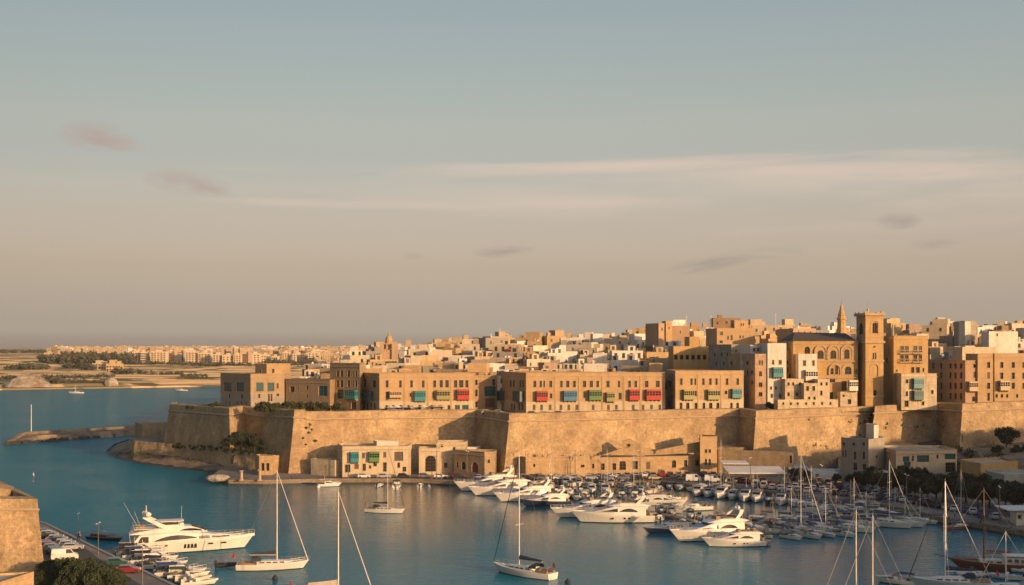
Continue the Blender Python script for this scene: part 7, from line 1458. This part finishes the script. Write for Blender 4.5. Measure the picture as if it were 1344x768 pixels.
# ---------------------------------------------------------------- people (skin modifier bodies)
def person_mesh(name, pts, edges, rad, mt):
    me = bpy.data.meshes.new(name); me.from_pydata(pts, edges, []); me.materials.append(MT[mt]); me.skin_vertices.new() if hasattr(me.skin_vertices, 'new') else None
    return me
def skin_obj(name, pts, edges, rads, mt, parent, colr=None):
    me = bpy.data.meshes.new(name); me.from_pydata(pts, edges, []); me.materials.append(MT[mt]); o = put(name, me, parent, colr)
    md = o.modifiers.new('skin', 'SKIN'); md.use_smooth_shade = True
    for v, r in zip(me.skin_vertices[0].data, rads): v.radius = (r, r) if not isinstance(r, tuple) else r
    me.skin_vertices[0].data[0].use_root = True
    s = o.modifiers.new('sub', 'SUBSURF'); s.levels = 1; s.render_levels = 1; return o
def make_person():
    root = proto('person'); J = [(0, 0, .95), (0, 0, 1.2), (0, 0, 1.42), (0, 0, 1.52), (0.01, 0, 1.62), (.02, 0, 1.74), (0, .18, 1.40), (-.02, .24, 1.12), (.08, .25, .86), (.12, .25, .76), (0, -.18, 1.40), (.02, -.24, 1.12), (.1, -.22, .9), (.14, -.22, .8), (0, .09, .9), (.04, .1, .5), (-.02, .1, .08), (.12, .1, .04), (0, -.09, .9), (-.02, -.1, .5), (-.1, -.1, .08), (.04, -.1, .04)]
    E = [(0, 1), (1, 2), (2, 3), (3, 4), (4, 5), (2, 6), (6, 7), (7, 8), (8, 9), (2, 10), (10, 11), (11, 12), (12, 13), (0, 14), (14, 15), (15, 16), (16, 17), (0, 18), (18, 19), (19, 20), (20, 21)]
    rd = [.13, .125, .13, .055, .09, .085, .06, .045, .036, .04, .06, .045, .036, .04, .085, .06, .045, .045, .085, .06, .045, .045]
    skin_obj('body', J, E, rd, 'skin', root)
    skin_obj('shirt', [(0, 0, .93), (0, 0, 1.2), (0, 0, 1.41), (0, .19, 1.39), (-.01, .235, 1.18), (0, -.19, 1.39), (.01, -.235, 1.18)], [(0, 1), (1, 2), (2, 3), (3, 4), (2, 5), (5, 6)], [.155, .15, .15, .08, .068, .08, .068], 'cloth', root, (.5, .5, .5))
    skin_obj('trousers', [(0, 0, .97), (0, .09, .88), (.04, .1, .5), (-.015, .1, .14), (0, -.09, .88), (-.02, -.1, .5), (-.09, -.1, .14)], [(0, 1), (1, 2), (2, 3), (0, 4), (4, 5), (5, 6)], [.145, .1, .078, .065, .1, .078, .065], 'cloth', root, (.05, .06, .1))
    m = MB(); m.sphere((.0, 0, 1.75), .1, nu=10, nv=6, sz=.75); m.build('hair', 'bark', root); return root
PE = make_person()
SH = [('red', (.4, .04, .03)), ('white', (.6, .58, .54)), ('dark blue', (.03, .05, .12)), ('black', (.02, .02, .02)), ('yellow', (.5, .35, .06)), ('grey', (.2, .2, .2)), ('green', (.06, .16, .07)), ('light blue', (.2, .32, .45))]
random.seed(77)
def person(p, head, where, sh=None):
    n_, c_ = sh or random.choice(SH); place(PE, p, R(head), 'person in a %s shirt %s' % (n_, where), 'person', 'people about the harbour', rnd(.95, 1.08), {'shirt': c_, 'trousers': random.choice([(.03, .04, .08), (.1, .08, .06), (.3, .27, .2)])})
person(P(44, 228, 14.75), 20, 'on the near bastion parapet', SH[1])
for px, py in ((102, 709), (104.5, 709.5)): person(G(px, py, 1.5), 60, 'walking on the near quay', SH[0] if px < 103 else SH[2])
for i in range(14): px = rnd(692, 782); person(P(px, rnd(360.5, 364.5), Z(600.5, 360) - .9), rnd(0, 360), 'on the flat terrace roof by the wharf')
for i in range(12): px = rnd(560, 940); person(G(px, rnd(628, 629.6), QZ), rnd(0, 360), 'strolling along the wharf')
for i in range(6): px = rnd(1000, 1300); person(G(px, interp(px, EDGE) - 3, QZ), rnd(0, 360), 'on the right hand quay')
for i in range(7): px = rnd(505, 620); person(P(px, interp(px, [(386, 374), (625, 392)]) + rnd(4, 7), 18.55), rnd(0, 360), 'on the terrace before the front houses')
# ---------------------------------------------------------------- unseen ridge and houses at right, added and shaped to shade the marina
SHADE_RIDGE = [(119, 132, 17.5), (128, 180, 19), (172, 207, 28), (206, 236, 35), (240, 262, 41), (290, 272, 42), (345, 300, 42)]
def headland():
    m = MB(); top = [Vector((x, y, h_ - 9)) for x, y, h_ in SHADE_RIDGE]; foot = [Vector((x, y, -2)) for x, y in ((112, 120), (122, 190), (150, 232), (190, 262), (232, 290), (290, 300), (350, 330))]; back = [Vector((x + 60, y - 60, h_ - 6)) for x, y, h_ in SHADE_RIDGE]
    for i in range(6):
        for v in range(5):
            q = lambda i_, v_: foot[i_].lerp(top[i_], v_ / 5) + Vector((1.2 * noise.noise(Vector((i_, v_, 0))), 0, 1.0 * noise.noise(Vector((i_ * 2.3, v_ * 1.7, 1)))))
            m.quad(q(i, v), q(i + 1, v), q(i + 1, v + 1), q(i, v + 1))
        m.quad(q(i, 5), q(i + 1, 5), back[i + 1], back[i])
    struct(m.build('shade_headland', 'rock'))
    random.seed(9)
    for i in range(6):
        (x0, y0, h0), (x1, y1, h1) = SHADE_RIDGE[i], SHADE_RIDGE[i + 1]; L_ = math.hypot(x1 - x0, y1 - y0); n_ = max(2, int(L_ / 16)); a = math.atan2(y1 - y0, x1 - x0)
        for k in range(n_):
            t = (k + .5) / n_; x, y, h_ = lerp(x0, x1, t) + 3, lerp(y0, y1, t) - 4, lerp(h0, h1, t); hh = 10.5 + rnd(-.6, .8); c_ = random.choice([ST['gold'], ST['pale'], ST['rose'], ST['cream']])
            root = thing('shade_house', 'unseen stone house added on the headland to shade the marina', 'house', (x, y, h_ - 10.5), a, 'unseen houses added to shade the marina', True); m = MB(); W = L_ / n_ / 2 + .2; m.box(-W, W, -6 + .05 * k, 6, -2, hh); m.box(-W, W, 5.6, 6.3, hh, hh + .5); m.build('walls', 'wall_stone', root, c_)
            for fl in range(3):
                for u in range(3): put('window', FWIN[0], root, loc=(lerp(-W, W, (u + .5) / 3), 6.02, 1 + fl * 3.2), rz=math.pi)
headland()
# dedupe labels
LANDMARKS = [(60, 700, 'by the near bastion'), (240, 700, 'near the superyacht'), (255, 560, 'by the left bastion'), (360, 560, 'near the tall wall corner'), (490, 600, 'by the cream wharf house'), (590, 610, 'by the wharf arch'), (660, 620, 'left of the marina'), (730, 620, 'by the plain terrace wall'), (830, 600, 'by the gabled wharf range'), (925, 600, 'by the wharf tower'), (1000, 640, 'by the yard awning'), (1070, 640, 'by the boat tents'), (1130, 620, 'by the boat yard house'), (1200, 640, 'before the modern house'), (1290, 660, 'before the yellow shed'), (1335, 690, 'near the kiosk'),
  (420, 480, 'above the shaded houses'), (515, 460, 'around the domed church'), (600, 470, 'left of the skyline middle'), (680, 470, 'in the town centre left'), (760, 470, 'in the town centre'), (850, 460, 'below the turreted skyline fort'), (910, 470, 'by the stepped ochre house'), (965, 450, 'by the lookout tower'), (1060, 440, 'behind the church'), (1190, 440, 'behind the golden palace'), (1260, 440, 'on the right skyline slope'), (1330, 440, 'at the right edge')]
ORD = ['first', 'second', 'third', 'fourth', 'fifth', 'sixth', 'seventh', 'eighth', 'ninth', 'tenth', 'eleventh', 'twelfth']
def dedupe():
    from collections import defaultdict
    for rnd_ in range(2):
        g = defaultdict(list)
        for o, auto in THINGS: g[o['label']].append((o, auto))
        for lab, os_ in g.items():
            if len(os_) < 2: continue
            if rnd_ == 0:
                for o, auto in os_:
                    px, py = proj(o.location); l = min(LANDMARKS, key=lambda q: abs(q[0] - px) + .7 * abs(q[1] - py))
                    if len((lab + ' ' + l[2]).split()) <= 13: o['label'] = lab + ' ' + l[2]
            else:
                os_.sort(key=lambda t: proj(t[0].location)[0])
                for i, (o, auto) in enumerate(os_):
                    s = lab + (', leftmost' if i == 0 else ', rightmost' if i == len(os_) - 1 else ', %s from left' % ORD[i] if i < 12 else ', %dth from left' % (i + 1)); w_ = s.split()
                    o['label'] = s
    n_ = max(len(o['label'].split()) for o, a in THINGS); print('things', len(THINGS), 'max words', n_, 'unique', len({o['label'] for o, a in THINGS}))
dedupe()
for p in PROTOS:
    if p not in PROTO_USED: bpy.data.objects.remove(p)

# ---------------------------------------------------------------- the harbour air
def haze():
    m = bpy.data.materials.new('haze'); m.use_nodes = True; t = m.node_tree
    for n in list(t.nodes):
        if n.type != 'OUTPUT_MATERIAL': t.nodes.remove(n)
    v = t.nodes.new('ShaderNodeVolumePrincipled'); v.inputs['Color'].default_value = (0.86, 0.80, 0.74, 1); v.inputs['Density'].default_value = 0.00006; v.inputs['Anisotropy'].default_value = 0.2
    t.links.new(v.outputs[0], [n for n in t.nodes if n.type == 'OUTPUT_MATERIAL'][0].inputs['Volume'])
    mb = MB(); mb.box(-6500, 6500, -600, 9500, -5, 85); me = bpy.data.meshes.new('haze'); me.from_pydata(mb.v, [], mb.f); me.materials.append(m); o = bpy.data.objects.new('haze', me); col.objects.link(o); o['kind'] = 'stuff'; o['label'] = 'thin evening haze over the harbour'
haze()

def wake():
    m = bpy.data.materials.new('wake_foam'); m.use_nodes = True; t = m.node_tree; L = t.links; b = t.nodes['Principled BSDF']; b.inputs['Base Color'].default_value = (.55, .55, .52, 1); b.inputs['Roughness'].default_value = .7
    g = t.nodes.new('ShaderNodeNewGeometry'); n = t.nodes.new('ShaderNodeTexNoise'); n.inputs['Scale'].default_value = .35; n.inputs['Detail'].default_value = 8; n.inputs['Roughness'].default_value = .75; L.new(g.outputs['Position'], n.inputs['Vector'])
    n2 = t.nodes.new('ShaderNodeTexNoise'); n2.inputs['Scale'].default_value = .05; n2.inputs['Detail'].default_value = 4; L.new(g.outputs['Position'], n2.inputs['Vector'])
    r = t.nodes.new('ShaderNodeMapRange'); L.new(n.outputs[0], r.inputs[0]); r.inputs[1].default_value = .48; r.inputs[2].default_value = .75; r.inputs[4].default_value = .55
    r2 = t.nodes.new('ShaderNodeMapRange'); L.new(n2.outputs[0], r2.inputs[0]); r2.inputs[1].default_value = .35; r2.inputs[2].default_value = .6
    q = t.nodes.new('ShaderNodeMath'); q.operation = 'MULTIPLY'; L.new(r.outputs[0], q.inputs[0]); L.new(r2.outputs[0], q.inputs[1]); L.new(q.outputs[0], b.inputs['Alpha']); MT['wake_foam'] = m
    mb = MB(); 
    for pts in ([(62, 621), (70, 615), (84, 613.5), (98, 617), (108, 624), (122, 632), (142, 641), (160, 647), (172, 652)], [(66, 622), (80, 622), (98, 627), (120, 638), (150, 648)], [(88, 612), (104, 613), (118, 620), (134, 627)]):
        P_ = [G(*p) for p in pts]; prev = None
        for i, p in enumerate(P_):
            d = (P_[min(i + 1, len(P_) - 1)] - P_[max(0, i - 1)]).normalized(); nn = Vector((-d.y, d.x, 0)) * (.4 + 2.6 * math.sin(math.pi * (i + .3) / len(P_))); cu = (p - nn, p + nn)
            if prev: mb.quad(*[(v.x, v.y, .012) for v in (prev[0], cu[0], cu[1], prev[1])])
            prev = cu
    stuff(mb.build('wake_foam', 'wake_foam'), 'pale curved wake lying on the open water', 'foam')
wake()
